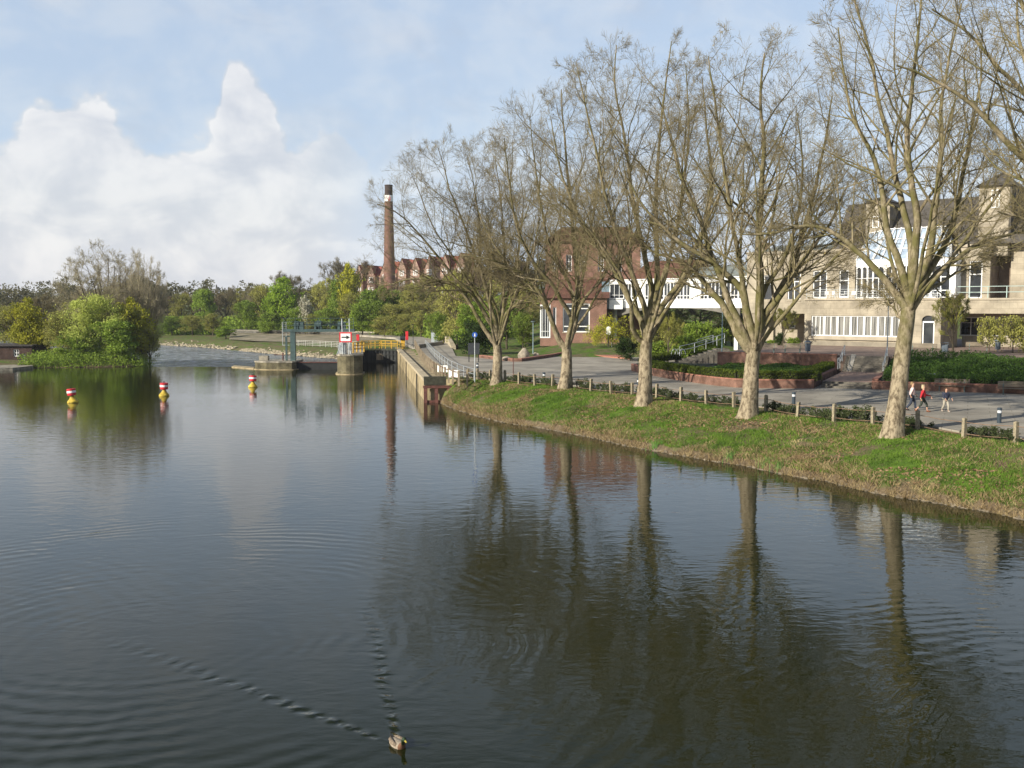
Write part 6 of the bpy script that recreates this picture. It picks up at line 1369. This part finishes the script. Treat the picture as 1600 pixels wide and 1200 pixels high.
# low kerb walls on the left of the square
kw = [G(748,559,2)[:2], G(800,565,2)[:2], G(815,565,2)[:2], G(862,558,2)[:2], G(890,552.5,2)[:2]]
brickwall('low dark brick kerb wall along the lawn, left of the ramp path', kw, .5, 1.9, 2.32, 'kerb_wall')
brickwall('low brick kerb wall stepping up beside the far side of the ramp path', [D(918, 538, 146)[:2], D(968, 531, 142)[:2]], .4, 2.3, 3.6, 'kerb_wall')
mb = MB(); mb.prism([G(893,553,2)[:2], G(985,562,2)[:2], G(985,556,2)[:2], G(893,549,2)[:2]], 1.9, 2.16); o = mb.build('brick_band', mat('brick_paving', (.34, .15, .10), .9, .25, 3, space='world')); o['kind'] = 'structure'
# boulders on the lawn edge
def boulder(lab, px, py, z, s, seed):
    rg = np.random.default_rng(seed); bm = bmesh.new(); bmesh.ops.create_icosphere(bm, subdivisions=3, radius=1)
    for v in bm.verts:
        k = 1+.18*math.sin(v.co.x*3+seed)+.14*math.sin(v.co.y*4+seed*2)+.1*math.sin(v.co.z*5); v.co = Vector((v.co.x*k*s[0], v.co.y*k*s[1], max(-.3, v.co.z)*k*s[2]))
    me = bpy.data.meshes.new('boulder'); bm.to_mesh(me); bm.free(); me.materials.append(mat('boulder_stone', (.30, .26, .20), .95, .35, 2)); o = bpy.data.objects.new('boulder', me); COL.objects.link(o); p = G(px, py, z); o.location = p; return tag(o, lab, 'boulder')
boulder('large pointed boulder on the lawn edge beside the lamp post', 818, 558, 2.2, (.7, .5, .95), 1); boulder('small boulder next to the large pointed one', 792, 561, 2.2, (.6, .5, .35), 2); boulder('round stone stump right of the lamp post', 838, 556, 2.3, (.28, .28, .45), 4)
# steps
M_STEP = mat('step_stone', (.15, .135, .11), .92, .25, 1.5, space='world')
root = thing('lower_steps', 'wide lower flight of three stone steps up from the promenade', 'steps', P3(PL(2, .3), 2))
mb = MB()
for k in range(3):
    a, b = PL(.3, .3+k*.42), PL(3.98, .3+k*.42); c, d = PL(3.98, 13.8), PL(.3, 13.8); mb.prism([a, b, PL(3.98, .3+(k+1)*.42) if k < 2 else c, PL(.3, .3+(k+1)*.42) if k < 2 else d], 1.8, 2.15+k*.15)
mb.build('step', M_STEP, root)
mb = MB(); mb.prism([PL(.31, 1.4), PL(3.97, 1.4), PL(3.97, 13.79), PL(.31, 13.79)], 2.2, 2.454); mb.build('landing', mat('landing_brick', (.30, .20, .15), .92, .25, 2, space='world'), root)
root = thing('upper_steps', 'upper flight of eight grey steps with a ramp strip, up to the terrace', 'steps', P3(PL(2, 13.8), 2.4))
mb = MB()
for k in range(8): mb.prism([PL(.31, 13.8+k*.4), PL(3.97, 13.8+k*.4), PL(3.97, 13.8+(k+1)*.4), PL(.31, 13.8+(k+1)*.4)], 2.2, 2.454+(k+1)*.162)
mb.build('step', M_STEP, root)
mb = MB(); a = P3(PL(.9, 13.75), 2.50); b = P3(PL(.9, 17.0), 3.84); mb.bar(a, b, .42, .1); mb.build('pram_ramp', mat('ramp_stone', (.32, .30, .26), .9, .2, 3), root)
def handrail(lab, pts, h=.95, group='steel handrails of the steps'):
    root = thing('handrail', lab, 'handrail', pts[0], group); 
    for j, k in enumerate((h, h*.55)):
        mb = MB(); P_ = [np.array(p)+(0, 0, k) for p in pts]
        if j == 0: P_ = [P_[0]+(0, 0, -.3)+(P_[0]-P_[1])/np.linalg.norm(P_[1]-P_[0])*.15]+P_
        mb.tube(P_, [.035]*len(P_), 6); mb.build('rail', M_STEEL, root)
    for p in pts: mb = MB(); mb.cyl(p, np.array(p)+(0, 0, h), .035, n=6); mb.build('post', M_STEEL, root)
handrail('steel handrail left of the upper steps', [P3(PL(.1, 12.4), 2.75), P3(PL(.1, 13.8), 2.75), P3(PL(.1, 15.4), 3.3), P3(PL(.1, 17.2), 3.76)])
handrail('steel handrail right of the upper steps', [P3(PL(3.8, 12.8), 2.45), P3(PL(3.8, 13.9), 2.5), P3(PL(3.8, 15.4), 3.2), P3(PL(3.8, 17.2), 3.76)])
hp = lambda px, py, Y: D(px, py, Y)
handrail('front steel handrail of the side steps behind the hedge', [hp(1062, 556, 104), hp(1085, 551, 104.5), hp(1103, 545, 105), hp(1120, 540, 105.5), hp(1132, 536, 106)], 1.0, 'side step handrails')
handrail('rear steel handrail of the side steps behind the hedge', [hp(1068, 551, 108), hp(1090, 545, 108.5), hp(1114, 538, 109)], 1.0, 'side step handrails')
root = thing('side_steps', 'narrow side steps between two handrails left of the terrace', 'steps', D(1100, 550, 105))
mb = MB()
for k in range(8): a = hp(1062+k*9, 558, 104.6); mb.obox((a[0], 104.6+k*.1, 2.3), (1.2, 0, 0), (0, 3.2, 0), (0, 0, .25+k*.17))
mb.build('step', M_STEP, root)
# bicycle stand hoops
root = thing('bicycle_stand', 'row of curved steel bicycle hoops at the foot of the side steps', 'bike rack', G(1060, 557, 2.4))
for i in range(3):
    p = D(1054+i*6, 555, 103); mb = MB(); P_ = [p+np.array([.34*math.cos(t), 0, .1+.55*math.sin(t)]) for t in np.linspace(0, math.pi, 9)]; mb.tube(P_, [.03]*9, 6); mb.build('hoop', M_STEEL, root)
# ---- benches
def make_bench(kind='slat', w=2.0):
    r0 = thing('park_bench', 'x', 'bench', (0, 0, 0))
    mb = MB()
    for i in range(5): mb.box(-w/2, w/2, -.25+i*.105, -.25+i*.105+.085, .42, .46)
    mb.build('seat', M_BENCH, r0); mb = MB()
    for i in range(4): mb.obox((-w/2, .30+i*.028, .52+i*.105), (w, 0, 0), (0, .035, 0), (0, .02, .085))
    mb.build('backrest', M_BENCH, r0)
    for x in (-w/2+.3, w/2-.3):
        mb = MB(); mb.box(x-.03, x+.03, -.22, -.16, 0, .415); mb.box(x-.03, x+.03, .2, .26, 0, .415); mb.box(x-.03, x+.03, -.22, .26, .36, .415); mb.bar((x, .26, .4), (x, .46, .95), .05); mb.build('leg', M_BLEG, r0)
    return r0
M_BENCH = mat('bench_wood', (.20, .165, .12), .85, .35, 3, stretch=(.3, 1, 1)); M_BLEG = mat('bench_frame', (.10, .14, .13), .6, .2, 2)
bs = [(1198,551,3.76,0,1.9,'slatted bench on the terrace, left one of the pair by the litter bin'),(1238,551.5,3.76,0,2.0,'slatted bench on the terrace between the other bench and the litter bin'),(1441,552,3.76,0,2.6,'bench on the terrace partly behind the trunk of the nearest plane tree'),(1528,549,3.76,0,2.3,'bench on the terrace by the domed litter bin, at right'),
      (1487,612,2,0,2.4,'bench on the promenade between the two litter bins'),(1588,617,2,0,2.4,'bench on the promenade at the right edge'),(979,561,2.0,-1.0,2.0,'dark bench seen from the side behind the middle plane tree')]
be = None
for px, py, z, ra, w, lab in bs:
    p = G(px, py, z)
    o = make_bench() if be is None else copy_tree(be); be = be or o
    o.location = (p[0], p[1], z); o.rotation_euler = (0, 0, math.atan2(UU[1], UU[0])+ra); o.scale = (w/2.0, 1, 1); o['label'] = lab; o['group'] = 'slatted park benches'
# ---- litter bins
def make_bin(dome):
    r0 = thing('litter_bin', 'x', 'litter bin', (0, 0, 0), 'grey litter bins')
    m_ = mat('bin_grey', (.10, .125, .15), .5, .15, 3)
    if dome:
        mb = MB(); mb.lathe((0, 0, .25), [(.22, 0), (.24, .05), (.26, .75), (.2, .76)], 16); mb.build('body', m_, r0); mb = MB(); mb.lathe((0, 0, 1.1), [(.34, 0), (.33, .04), (.2, .14), (.03, .18)], 16); mb.build('lid', m_, r0); mb = MB(); mb.cyl((0, 0, 0), (0, 0, 1.1), .04, n=6); mb.build('post', m_, r0)
    else:
        mb = MB(); mb.box(-.25, .25, -.18, .18, .12, .85); mb.box(-.21, .21, -.19, -.182, .2, .7); mb.build('body', m_, r0)
        for x in (-.29, .29): mb = MB(); mb.box(x-.03, x+.03, -.05, .05, 0, 1.0); mb.build('post', M_GREY, r0)
        mb = MB(); mb.box(-.32, .32, -.22, .22, 1.0, 1.05); mb.build('lid', m_, r0)
    return r0
b1_ = make_bin(False); b2_ = make_bin(True)
for i, (px, py, z, dm_, lab) in enumerate(((1455,604.5,2,0,'grey litter bin left of the promenade bench'),(1551,612,2,0,'grey litter bin between the two promenade benches'),(1262,553,3.76,1,'round grey litter bin on the terrace right of the bench pair'),(1559,550,3.76,1,'grey litter bin with a domed lid on the terrace at right'),(1476,552,3.76,0,'dark litter bin at the corner of the beige block'))):
    src = b2_ if dm_ else b1_; o = src if i in (0, 2) else copy_tree(src); p = G(px, py, z); o.location = p; o.rotation_euler = (0, 0, math.atan2(UU[1], UU[0])); o['label'] = lab
o = None
# pale notice on the second bin
# ---- bollard lights
def make_bollard():
    r0 = thing('bollard_light', 'x', 'bollard', (0, 0, 0), 'dark bollard lights along the promenade')
    mb = MB(); mb.lathe((0, 0, 0), [(.11, 0), (.11, .55)], 16); mb.build('post', mat('bollard_blue', (.035, .05, .065), .45, .15, 3), r0)
    mb = MB(); mb.lathe((0, 0, 0), [(.105, .551), (.105, .69)], 16); mb.build('lens', mat('bollard_lens', (.62, .64, .66), .3, .05, 3), r0)
    mb = MB(); mb.lathe((0, 0, 0), [(.12, .691), (.12, .80), (.10, .83)], 16); mb.build('cap', bpy.data.materials['bollard_blue'], r0); return r0
bo_ = None
for px, py, lab in ((1561,661,'dark bollard light at right, nearest the camera'),(1240,633,'dark bollard light between the mossy tree and the nearest plane tree'),(997.5,608,'dark bollard light just left of the middle plane tree trunk'),(850,597.5,'dark bollard light between the burled tree and its left neighbour'),(746,581,'dark bollard light beside the signpost near the lock')):
    o = make_bollard() if bo_ is None else copy_tree(bo_); bo_ = bo_ or o; o.location = G(px, py, 2.0); o['label'] = lab
# ---- lamp posts
def lamp(px, pyb, z, pyt, lab, col, top='cone', Y=None):
    p = G(px, pyb, z) if Y is None else np.array([XY(px, Y), Y, z]); h = ZY(pyt, p[1])-z; r0 = thing('lamp_post', lab, 'lamp post', p, 'lamp posts around the square')
    mb = MB(); mb.tube([p, p+(0, 0, h*.4), p+(0, 0, h-.35)], [.07, .055, .045], 8); mb.build('pole', col, r0)
    mb = MB(); mb.lathe(p+(0, 0, h-.35), [(.05, 0), (.10, .08), (.34, .24), (.42, .30)] if top == 'cone' else [(.05, 0), (.3, .12), (.3, .16)], 16); mb.build('lamp_bowl', col, r0)
    mb = MB(); mb.lathe(p+(0, 0, h-.05), [(.43, 0), (.43, .03), (.1, .1)] if top == 'cone' else [(.3, -.1), (.1, .05)], 16); mb.build('lamp_cap', M_DARK, r0)
lamp(1386, 556, 3.76, 472, 'slim dark lamp post with an inverted cone head before the glazed ground floor', M_GREY)
lamp(1129, 552, 3.2, 478, 'pale blue grey lamp post at the terrace corner beside the handrails', mat('pale_blue_paint', (.22, .30, .32), .5, .1, 3), 'flat', Y=100)
lamp(833, 553, 2.2, 500, 'thin blue grey lamp post by the boulders on the lawn', bpy.data.materials['pale_blue_paint'], 'flat', Y=129)
# thin dark post and signs
p = G(802, 590, 2); root = thing('timber_stake', 'thin dark stake standing in the promenade strip right of the first tree', 'stake', p); mb = MB(); mb.cyl(p, p+(.0, 0, 1.75), .045, .035, n=6); mb.build('stake', M_RUST, root)
p = G(742, 597, 2); root = thing('round_sign', 'round blue traffic sign on a tall thin pole near the lock wall', 'sign', p); zt = ZY(523, p[1]); mb = MB(); mb.cyl(p, (p[0], p[1], zt+.1), .035, n=6); mb.build('pole', M_STEEL, root)
mb = MB(); mb.cyl((p[0], p[1]-.04, zt), (p[0], p[1]-.07, zt), .22, n=24); mb.build('disc', mat('sign_blue', (.03, .10, .42), .4, .05, 3), root)
mb = MB(); mb.cyl((p[0], p[1]-.071, zt+.07), (p[0], p[1]-.078, zt+.07), .045, n=12); mb.add([(p[0]-.06, p[1]-.078, zt-.14), (p[0]+.06, p[1]-.078, zt-.14), (p[0]+.035, p[1]-.078, zt+.02), (p[0]-.035, p[1]-.078, zt+.02)], [(0, 1, 2, 3)]); mb.build('pictogram', M_WHITE, root)
p = G(740, 566, 2); root = thing('info_board', 'dark square notice board on legs behind the signpost', 'notice board', p); Yb = p[1]; x0, x1 = XY(731, Yb), XY(749, Yb)
mb = MB(); mb.box(x0, x1, Yb, Yb+.12, ZY(554, Yb), ZY(536, Yb)); mb.build('panel', mat('board_dark', (.035, .04, .045), .5, .2, 2), root)
for x in (x0+.1, x1-.1): mb = MB(); mb.box(x-.05, x+.05, Yb+.13, Yb+.23, 2, ZY(536, Yb)); mb.build('leg', M_DARK, root)
Yb = 136; x = XY(951, Yb); root = thing('white_sign', 'small white rounded sign plate on a wooden post beside the ramp path', 'sign', (x, Yb, 2.2)); mb = MB(); mb.box(x-.09, x+.09, Yb, Yb+.15, 2.0, ZY(520, Yb)); mb.build('post', M_WOOD, root)
mb = MB(); c = np.array([x, Yb-.05, ZY(519, Yb)]); pr_ = [(c[0]+.33*math.cos(t), c[2]+.1+(.33 if 0 < t < math.pi else .33)*math.sin(t)+(.35 if math.sin(t) > 0 else -.15)) for t in np.linspace(0, 2*math.pi, 20, endpoint=False)]; n = len(pr_)
mb.add([(a, Yb-.08, b) for a, b in pr_]+[(a, Yb-.03, b) for a, b in pr_], [tuple(range(n))[::-1], tuple(range(n, 2*n))]+[(i, (i+1) % n, n+(i+1) % n, n+i) for i in range(n)]); mb.build('plate', M_WHITE, root)
mb = MB(); mb.cyl((x+.45, Yb, 2.1), (x+.45, Yb, ZY(524, Yb)), .04, n=6); mb.build('pole', M_STEEL, root)
# ---- post fence on the bank
root = thing('post_fence', 'low fence of weathered concrete posts and two wires along the bank', 'fence', P3(fence_pts[2], 1.9))
tops = []
for i, p in enumerate(fence_pts):
    z = float(ground_h(p[0], p[1])); rr = random.Random(i*3+1); lx, ly = rr.uniform(-.05, .05), rr.uniform(-.04, .04); h = rr.uniform(.88, 1.02); w = .095; a = rr.uniform(-.15, .15)+math.atan2(.52, .85); ux = np.array([math.cos(a), math.sin(a), 0])*w*2; uy = np.array([-math.sin(a), math.cos(a), 0])*w*1.6
    mb = MB(); o_ = np.array([p[0], p[1], z-.25])-ux/2-uy/2; mb.obox(o_, ux, uy, np.array([lx, ly, h+.25])); 
    t = np.array([p[0], p[1], z-.25])+np.array([lx, ly, h+.25]); mb.add([t-ux/2-uy/2, t+ux/2-uy/2, t+ux/2+uy/2, t-ux/2+uy/2, t+(0, 0, .05)], [(0, 1, 4), (1, 2, 4), (2, 3, 4), (3, 0, 4)]); mb.build('post', M_CPOST, root); tops.append((p, z, h, lx, ly))
mb = MB()
for (p, z, h, lx, ly), (q, z2, h2, lx2, ly2) in zip(tops[:-1], tops[1:]):
    for k in (.22, .80):
        a = np.array([p[0]+lx*k, p[1]+ly*k, z+h*k]); b = np.array([q[0]+lx2*k, q[1]+ly2*k, z2+h2*k]); m_ = (a+b)/2-(0, 0, .04); mb.tube([a, m_, b], [.016]*3, 5)
mb.build('wire', mat('rusty_wire', (.22, .14, .09), .8, .3, 3), root)
# ---- railing along the quay with posts and two white boards
qp = [G(a, b, 2.0)[:2] for a, b in ((730,597),(720,598.5),(706,595),(693,590),(676,580),(665,569),(657,558),(652,549),(648,541))]
root = thing('quay_railing', 'rust brown post and rail fence curving along the quay of the lock', 'railing', P3(qp[2], 2))
dq = np.r_[0, np.cumsum([np.linalg.norm(b-a) for a, b in zip(qp[:-1], qp[1:])])]; Q = np.array(qp); at = lambda t: np.array([np.interp(t, dq, Q[:, 0]), np.interp(t, dq, Q[:, 1])])
for t in np.arange(0, dq[-1], 1.75): p = at(t); mb = MB(); mb.obox((p[0]-.08, p[1]-.08, 1.7), (.16, 0, 0), (0, .16, 0), (0, 0, 1.3)); mb.build('post', M_WOOD, root)
mb = MB(); T_ = np.arange(0, dq[-1], 1.75)
for k in (2.35, 2.85): mb.tube([P3(at(t), k) for t in T_], [.03]*len(T_), 5)
mb.build('rail', M_RUST, root)
root = thing('path_guard_rail', 'galvanised guard rail on the land side of the quay railing', 'railing', P3(at(5)+(1.2, .6), 2))
mb = MB()
for k in (2.55, 3.0): mb.tube([P3(at(t)+np.array([1.6, 1.0]), k) for t in np.arange(3, dq[-1], 2)], [.028]*len(np.arange(3, dq[-1], 2)), 5)
mb.build('rail', M_STEEL, root)
for t in np.arange(3, dq[-1], 4): p = at(t)+np.array([1.6, 1.0]); mb = MB(); mb.cyl(P3(p, 2), P3(p, 3.02), .035, n=5); mb.build('post', M_STEEL, root)
for i, (px, lab) in enumerate(((685, 'left white board hung on the quay railing'), (703, 'right white board hung on the quay railing'))):
    tt = np.linspace(0, dq[-1], 600); j = np.argmin([abs(800+FPX*at(t)[0]/at(t)[1]-px) for t in tt]); a = at(tt[j]); b = a+np.array([.95, -.25]); mb = MB(); n_ = np.array([-.1, -.1, 0]); mb.obox(P3(a, 2.25)+n_, P3(b-a, 0), (.02, .03, 0), (0, 0, .62)); o = mb.build('sign_board', M_WHITE); tag(o, lab, 'sign', 'white boards on the quay railing')
    mb = MB(); m_ = (a+b)/2; 
# small grey cabin on the far promenade + stone wall of the bend
q = D(682, 522, 178); root = thing('pale_kiosk', 'small pale blue grey cabinet where the promenade bends', 'cabinet', (q[0], 178, 2)); mb = MB(); mb.box(q[0]-.95, q[0]+.4, 178, 179, 1.9, ZY(517, 178)); mb.build('housing', mat('kiosk_grey', (.38, .42, .46), .6, .1, 1), root); mb = MB(); mb.box(q[0]-1.05, q[0]+.5, 177.9, 179.1, ZY(517, 178), ZY(516, 178)); mb.build('roof', M_STEEL, root)
root = thing('quay_parapet', 'grey stone parapet between kiosk and quay at the bend', 'wall', D(668, 540, 165)); mb = MB(); a, b = D(655, 540, 152)[:2], D(694, 533, 168)[:2]; mb.strip([a, b], .5, 1.5, 2.5); mb.build('wall', mat('grey_parapet', (.21, .20, .18), .9, .3, 1), root)
root = thing('path_wall', 'pale low stone wall on the wooded side of the promenade bend', 'wall', D(700, 530, 180)); mb = MB(); mb.strip([D(x, 500, y)[:2] for x, y in ((712, 152), (707, 165), (699, 182), (682, 205), (668, 222))], .7, [1.5]*5, [2.3, 2.8, 3.2, 3.4, 3.3]); mb.build('wall', M_PALE, root)
# tall thin lamp at the lock
q = D(645.5, 540, 152); root = thing('lamp_post', 'thin dark pole lamp standing at the lock quay above the bicycles', 'lamp post', (q[0], 152, 2)); mb = MB(); mb.cyl((q[0], 152, 2), (q[0], 152, ZY(508, 152)), .06, .04, n=6); mb.build('pole', M_DARK, root); mb = MB(); mb.box(q[0]-.25, q[0]+.1, 151.9, 152.1, ZY(508, 152), ZY(507, 152)); mb.build('lamp_head', M_DARK, root)
# bicycles leaning at the quay
def make_bike():
    r0 = thing('bicycle', 'x', 'bicycle', (0, 0, 0), 'bicycles parked at the lock quay')
    for x in (-.52, .52):
        mb = MB(); P_ = [(x+.33*math.cos(t), 0, .34+.33*math.sin(t)) for t in np.linspace(0, 2*math.pi, 17)]; mb.tube(P_, [.022]*17, 5, False); mb.build('wheel', M_DARK, r0)
    mb = MB(); 
    for a, b in (((-.52, .34), (-.12, .34)), ((-.12, .34), (.38, .8)), ((-.12, .34), (-.25, .85)), ((-.22, .75), (.36, .78)), ((.52, .34), (.36, .95)), ((-.52, .34), (-.24, .72))): mb.cyl((a[0], 0, a[1]), (b[0], 0, b[1]), .02, n=5)
    mb.build('frame', M_TEAL, r0); mb = MB(); mb.box(-.36, -.14, -.06, .06, .86, .92); mb.build('saddle', M_DARK, r0); mb = MB(); mb.cyl((.36, -.28, .98), (.36, .28, .98), .018, n=5); mb.build('handlebar', M_STEEL, r0); return r0
bk = make_bike(); q = D(640, 548, 146)
for i in range(2):
    o = bk if i == 0 else copy_tree(bk); o.location = (q[0]-.8+i*.9, 144+i*1.5, 2.0); o.rotation_euler = (.12, 0, .3+i*.2); o['label'] = ['nearer parked bicycle at the lock quay by the winch', 'farther parked bicycle at the lock quay under the thin lamp'][i]

# ============================================================ PEOPLE
def skin_obj(name, nodes, edges, mat_, parent, sub=1, root=0):
    me = bpy.data.meshes.new(name); me.from_pydata([tuple(n[0]) for n in nodes], edges, []); me.materials.append(mat_)
    o = bpy.data.objects.new(name, me); COL.objects.link(o); o.parent = parent
    s = o.modifiers.new('skin', 'SKIN'); s.use_smooth_shade = True
    for i, n in enumerate(nodes):
        v = me.skin_vertices[0].data[i]; r = n[1]; v.radius = r if isinstance(r, tuple) else (r, r); v.use_root = (i == root)
    m_ = o.modifiers.new('sub', 'SUBSURF'); m_.levels = sub; m_.render_levels = sub
    return o
M_SKIN = mat('skin', (.50, .29, .20), .6, .08, 5)
def person(lab, loc, head, H, hair, jacket, trousers, shoes, stride=.3, armL=(.1, -.1), armR=(-.1, .1), hairlen=.05, cap=None, leg_skin=False, jacket2=None, spread=0.0):
    """x forward, y left; joints follow a walking pose; H is the standing height"""
    root = thing('person', lab, 'person', loc); root.rotation_euler = (0, 0, head); root.scale = (1.12, 1.15, 1.0); k = H/1.75
    V = lambda x, y, z: np.array([x, y, z])*k
    hip, chest, neck, hd = V(0, 0, .93), V(.03, 0, 1.32), V(.03, 0, 1.49), V(.05, 0, 1.62)
    hl, hr = V(0, .09, .90), V(0, -.09, .90); s = stride
    kl, kr = V(s*.45+.04, .10, .50), V(-s*.25+.05, -.10, .50); al, ar = V(s*.62, .10, .09), V(-s*.85, -.10, .12); tl, tr_ = al+V(.17, .01, -.05), ar+V(.15, -.01, -.07)
    sl_, sr = V(.02, .18, 1.40), V(.02, -.18, 1.40)
    el = sl_+V(armL[0]*.5-.02, .05+spread*.2, -.28); wl = el+V(armL[0]+.08, spread*.25+.0, -.23+abs(armL[1])); er = sr+V(armR[0]*.5-.02, -.05-spread*.1, -.28); wr = er+V(armR[0]+.08, -.02-spread*.3, -.23+abs(armR[1]))
    N_ = [(hip, .115*k), (V(.02, 0, 1.12), .105*k), (chest, (.15*k, .10*k)), (neck, .05*k), (V(.045, 0, 1.56), .07*k), (V(.05, 0, 1.68), .088*k), (V(.045, 0, 1.75), .05*k), (hl, .09*k), (kl, .055*k), (al, .035*k), (tl, .03*k), (hr, .09*k), (kr, .055*k), (ar, .035*k), (tr_, .03*k), (sl_, .055*k), (el, .038*k), (wl, .028*k), (wl+V(.03, 0, -.09), .022*k), (sr, .055*k), (er, .038*k), (wr, .028*k), (wr+V(.03, 0, -.09), .022*k)]
    E_ = [(0, 1), (1, 2), (2, 3), (3, 4), (4, 5), (5, 6), (0, 7), (7, 8), (8, 9), (9, 10), (0, 11), (11, 12), (12, 13), (13, 14), (2, 15), (15, 16), (16, 17), (17, 18), (2, 19), (19, 20), (20, 21), (21, 22)]
    for w_, sg in ((17, 1), (21, -1)):      # fingers and thumb, each a chain from the palm
        base = N_[w_+1][0]
        for f in range(4): a = len(N_); N_.append((base+V(.012*f-.01, .004*sg, -.045+.004*abs(f-1.5)), .009*k)); N_.append((base+V(.012*f+.002, -.006*sg, -.085+.006*abs(f-1.5)), .008*k)); E_ += [(w_+1, a), (a, a+1)]
        a = len(N_); N_.append((base+V(.045, 0, -.01), .010*k)); N_.append((base+V(.06, 0, -.045), .009*k)); E_ += [(w_+1, a), (a, a+1)]
    skin_obj('body', N_, E_, M_SKIN, root, 1)
    jk = skin_obj('jacket', [(V(0, 0, .86), .18*k), (V(.02, 0, 1.12), .175*k), (chest, (.21*k, .15*k)), (V(.03, 0, 1.46), .085*k), (sl_, .085*k), (el, .062*k), (wl+V(-.01, 0, .02), .045*k), (sr, .085*k), (er, .062*k), (wr+V(-.01, 0, .02), .045*k)], [(0, 1), (1, 2), (2, 3), (2, 4), (4, 5), (5, 6), (2, 7), (7, 8), (8, 9)], jacket, root, 1)
    if jacket2 is not None:
        mb = MB(); mb.lathe(V(.03, 0, 1.22), [(.16*k, -.10*k), (.185*k, -.02*k), (.165*k, .06*k)], 14); mb.build('hem_band', jacket2, jk)
    e0, e1 = ((al+kl)/2, (ar+kr)/2) if leg_skin else (al+V(0, 0, .03), ar+V(0, 0, .03))
    skin_obj('trousers', [(V(0, 0, .95), .135*k), (hl, .105*k), (kl, .078*k), (e0, .062*k), (hr, .105*k), (kr, .078*k), (e1, .062*k)], [(0, 1), (1, 2), (2, 3), (0, 4), (4, 5), (5, 6)], trousers, root, 1)
    for a, t in ((al, tl), (ar, tr_)): skin_obj('shoe', [(a+V(-.06, 0, -.03), .062*k), (a+V(.04, 0, -.04), .062*k), (t+V(.02, 0, 0), .052*k)], [(0, 1), (1, 2)], shoes, root, 1)
    hz = skin_obj('hair', [(V(-.01, 0, 1.72), .085*k), (V(.0, 0, 1.77), .07*k), (V(-.03, 0, 1.64-hairlen), .06*k)], [(0, 1), (0, 2)], hair, root, 1)
    if cap is not None: mb = MB(); mb.lathe(V(.04, 0, 1.74), [(.10*k, 0), (.10*k, .03*k), (.07*k, .08*k), (.01, .10*k)], 14); mb.box(.1*k, .22*k, -.06*k, .06*k, 1.745*k, 1.765*k); mb.build('cap', cap, root)
    fm = MB()
    for y in (-.032, .032): fm.lathe(V(.138, y, 1.685), [(.011*k, -.008*k), (.014*k, 0), (.011*k, .008*k)], 8)
    fm.build('eye', M_DARK, root)
    fm = MB(); fm.tube([V(.135, 0, 1.69), V(.158, 0, 1.655), V(.14, 0, 1.645)], [.008*k, .015*k, .008*k], 6); fm.build('nose', M_SKIN, root)
    fm = MB(); fm.tube([V(.126, -.025, 1.617), V(.136, 0, 1.615), V(.126, .025, 1.617)], [.006*k]*3, 5); fm.build('mouth', mat('lips', (.35, .12, .10), .5, .1, 5), root)
    return root
C = lambda n, c: mat(n, c, .85, .15, 6)
M_HAIRB = C('fair_hair', (.30, .20, .10)); M_HAIRD = C('dark_hair', (.07, .045, .025)); M_JEANS = C('denim', (.035, .045, .07)); M_SHOE = C('shoe_dark', (.05, .035, .03))
pp = G(1424, 641.5, 2.0); person('adult in a pale pink white jacket and dark jeans, walking beside the child in red', pp, R(-22), 1.68, M_HAIRB, C('pale_jacket', (.62, .50, .48)), M_JEANS, M_SHOE, .32)
pp = G(1441, 643.5, 2.0); person('child in a red jumper and dark skirt with brown boots, one arm stretched out', pp, R(-28), 1.56, C('blond_hair', (.55, .45, .28)), C('red_jumper', (.42, .02, .03)), C('dark_green_cloth', (.035, .045, .035)), C('brown_boots', (.16, .06, .03)), .42, armL=(.22, .12), armR=(-.1, .05), leg_skin=True, spread=.5, hairlen=.12)
pp = G(1477, 643.5, 2.0); person('small child in a navy and yellow jacket with pale trousers, walking ahead', pp, R(-75), 1.40, M_HAIRD, C('navy_yellow', (.03, .035, .06)), C('pale_trousers', (.36, .33, .27)), C('light_shoes', (.30, .26, .22)), .26, armL=(.16, .12), armR=(.16, .12), jacket2=C('yellow_cloth', (.62, .42, .05)))
pp = G(1409, 640, 2.0); person('person in light blue, almost hidden behind the leaning plane tree trunk', pp, R(-22), 1.62, M_HAIRD, C('sky_blue_cloth', (.08, .28, .42)), C('navy_trousers', (.02, .04, .08)), M_SHOE, .2)
# ============================================================ HAZE
hb = MB(); hb.box(-2600, 2600, -100, 3300, -4.5, 70); hm = bpy.data.materials.new('haze'); hm.use_nodes = True; nt = hm.node_tree; nt.nodes.remove(nt.nodes['Principled BSDF'])
pv = nt.nodes.new('ShaderNodeVolumePrincipled'); pv.inputs['Color'].default_value = (.90, .93, 1, 1); pv.inputs['Density'].default_value = .00015; pv.inputs['Anisotropy'].default_value = .2
nt.links.new(pv.outputs[0], nt.nodes['Material Output'].inputs['Volume']); hb.build('haze', hm, kind='stuff')
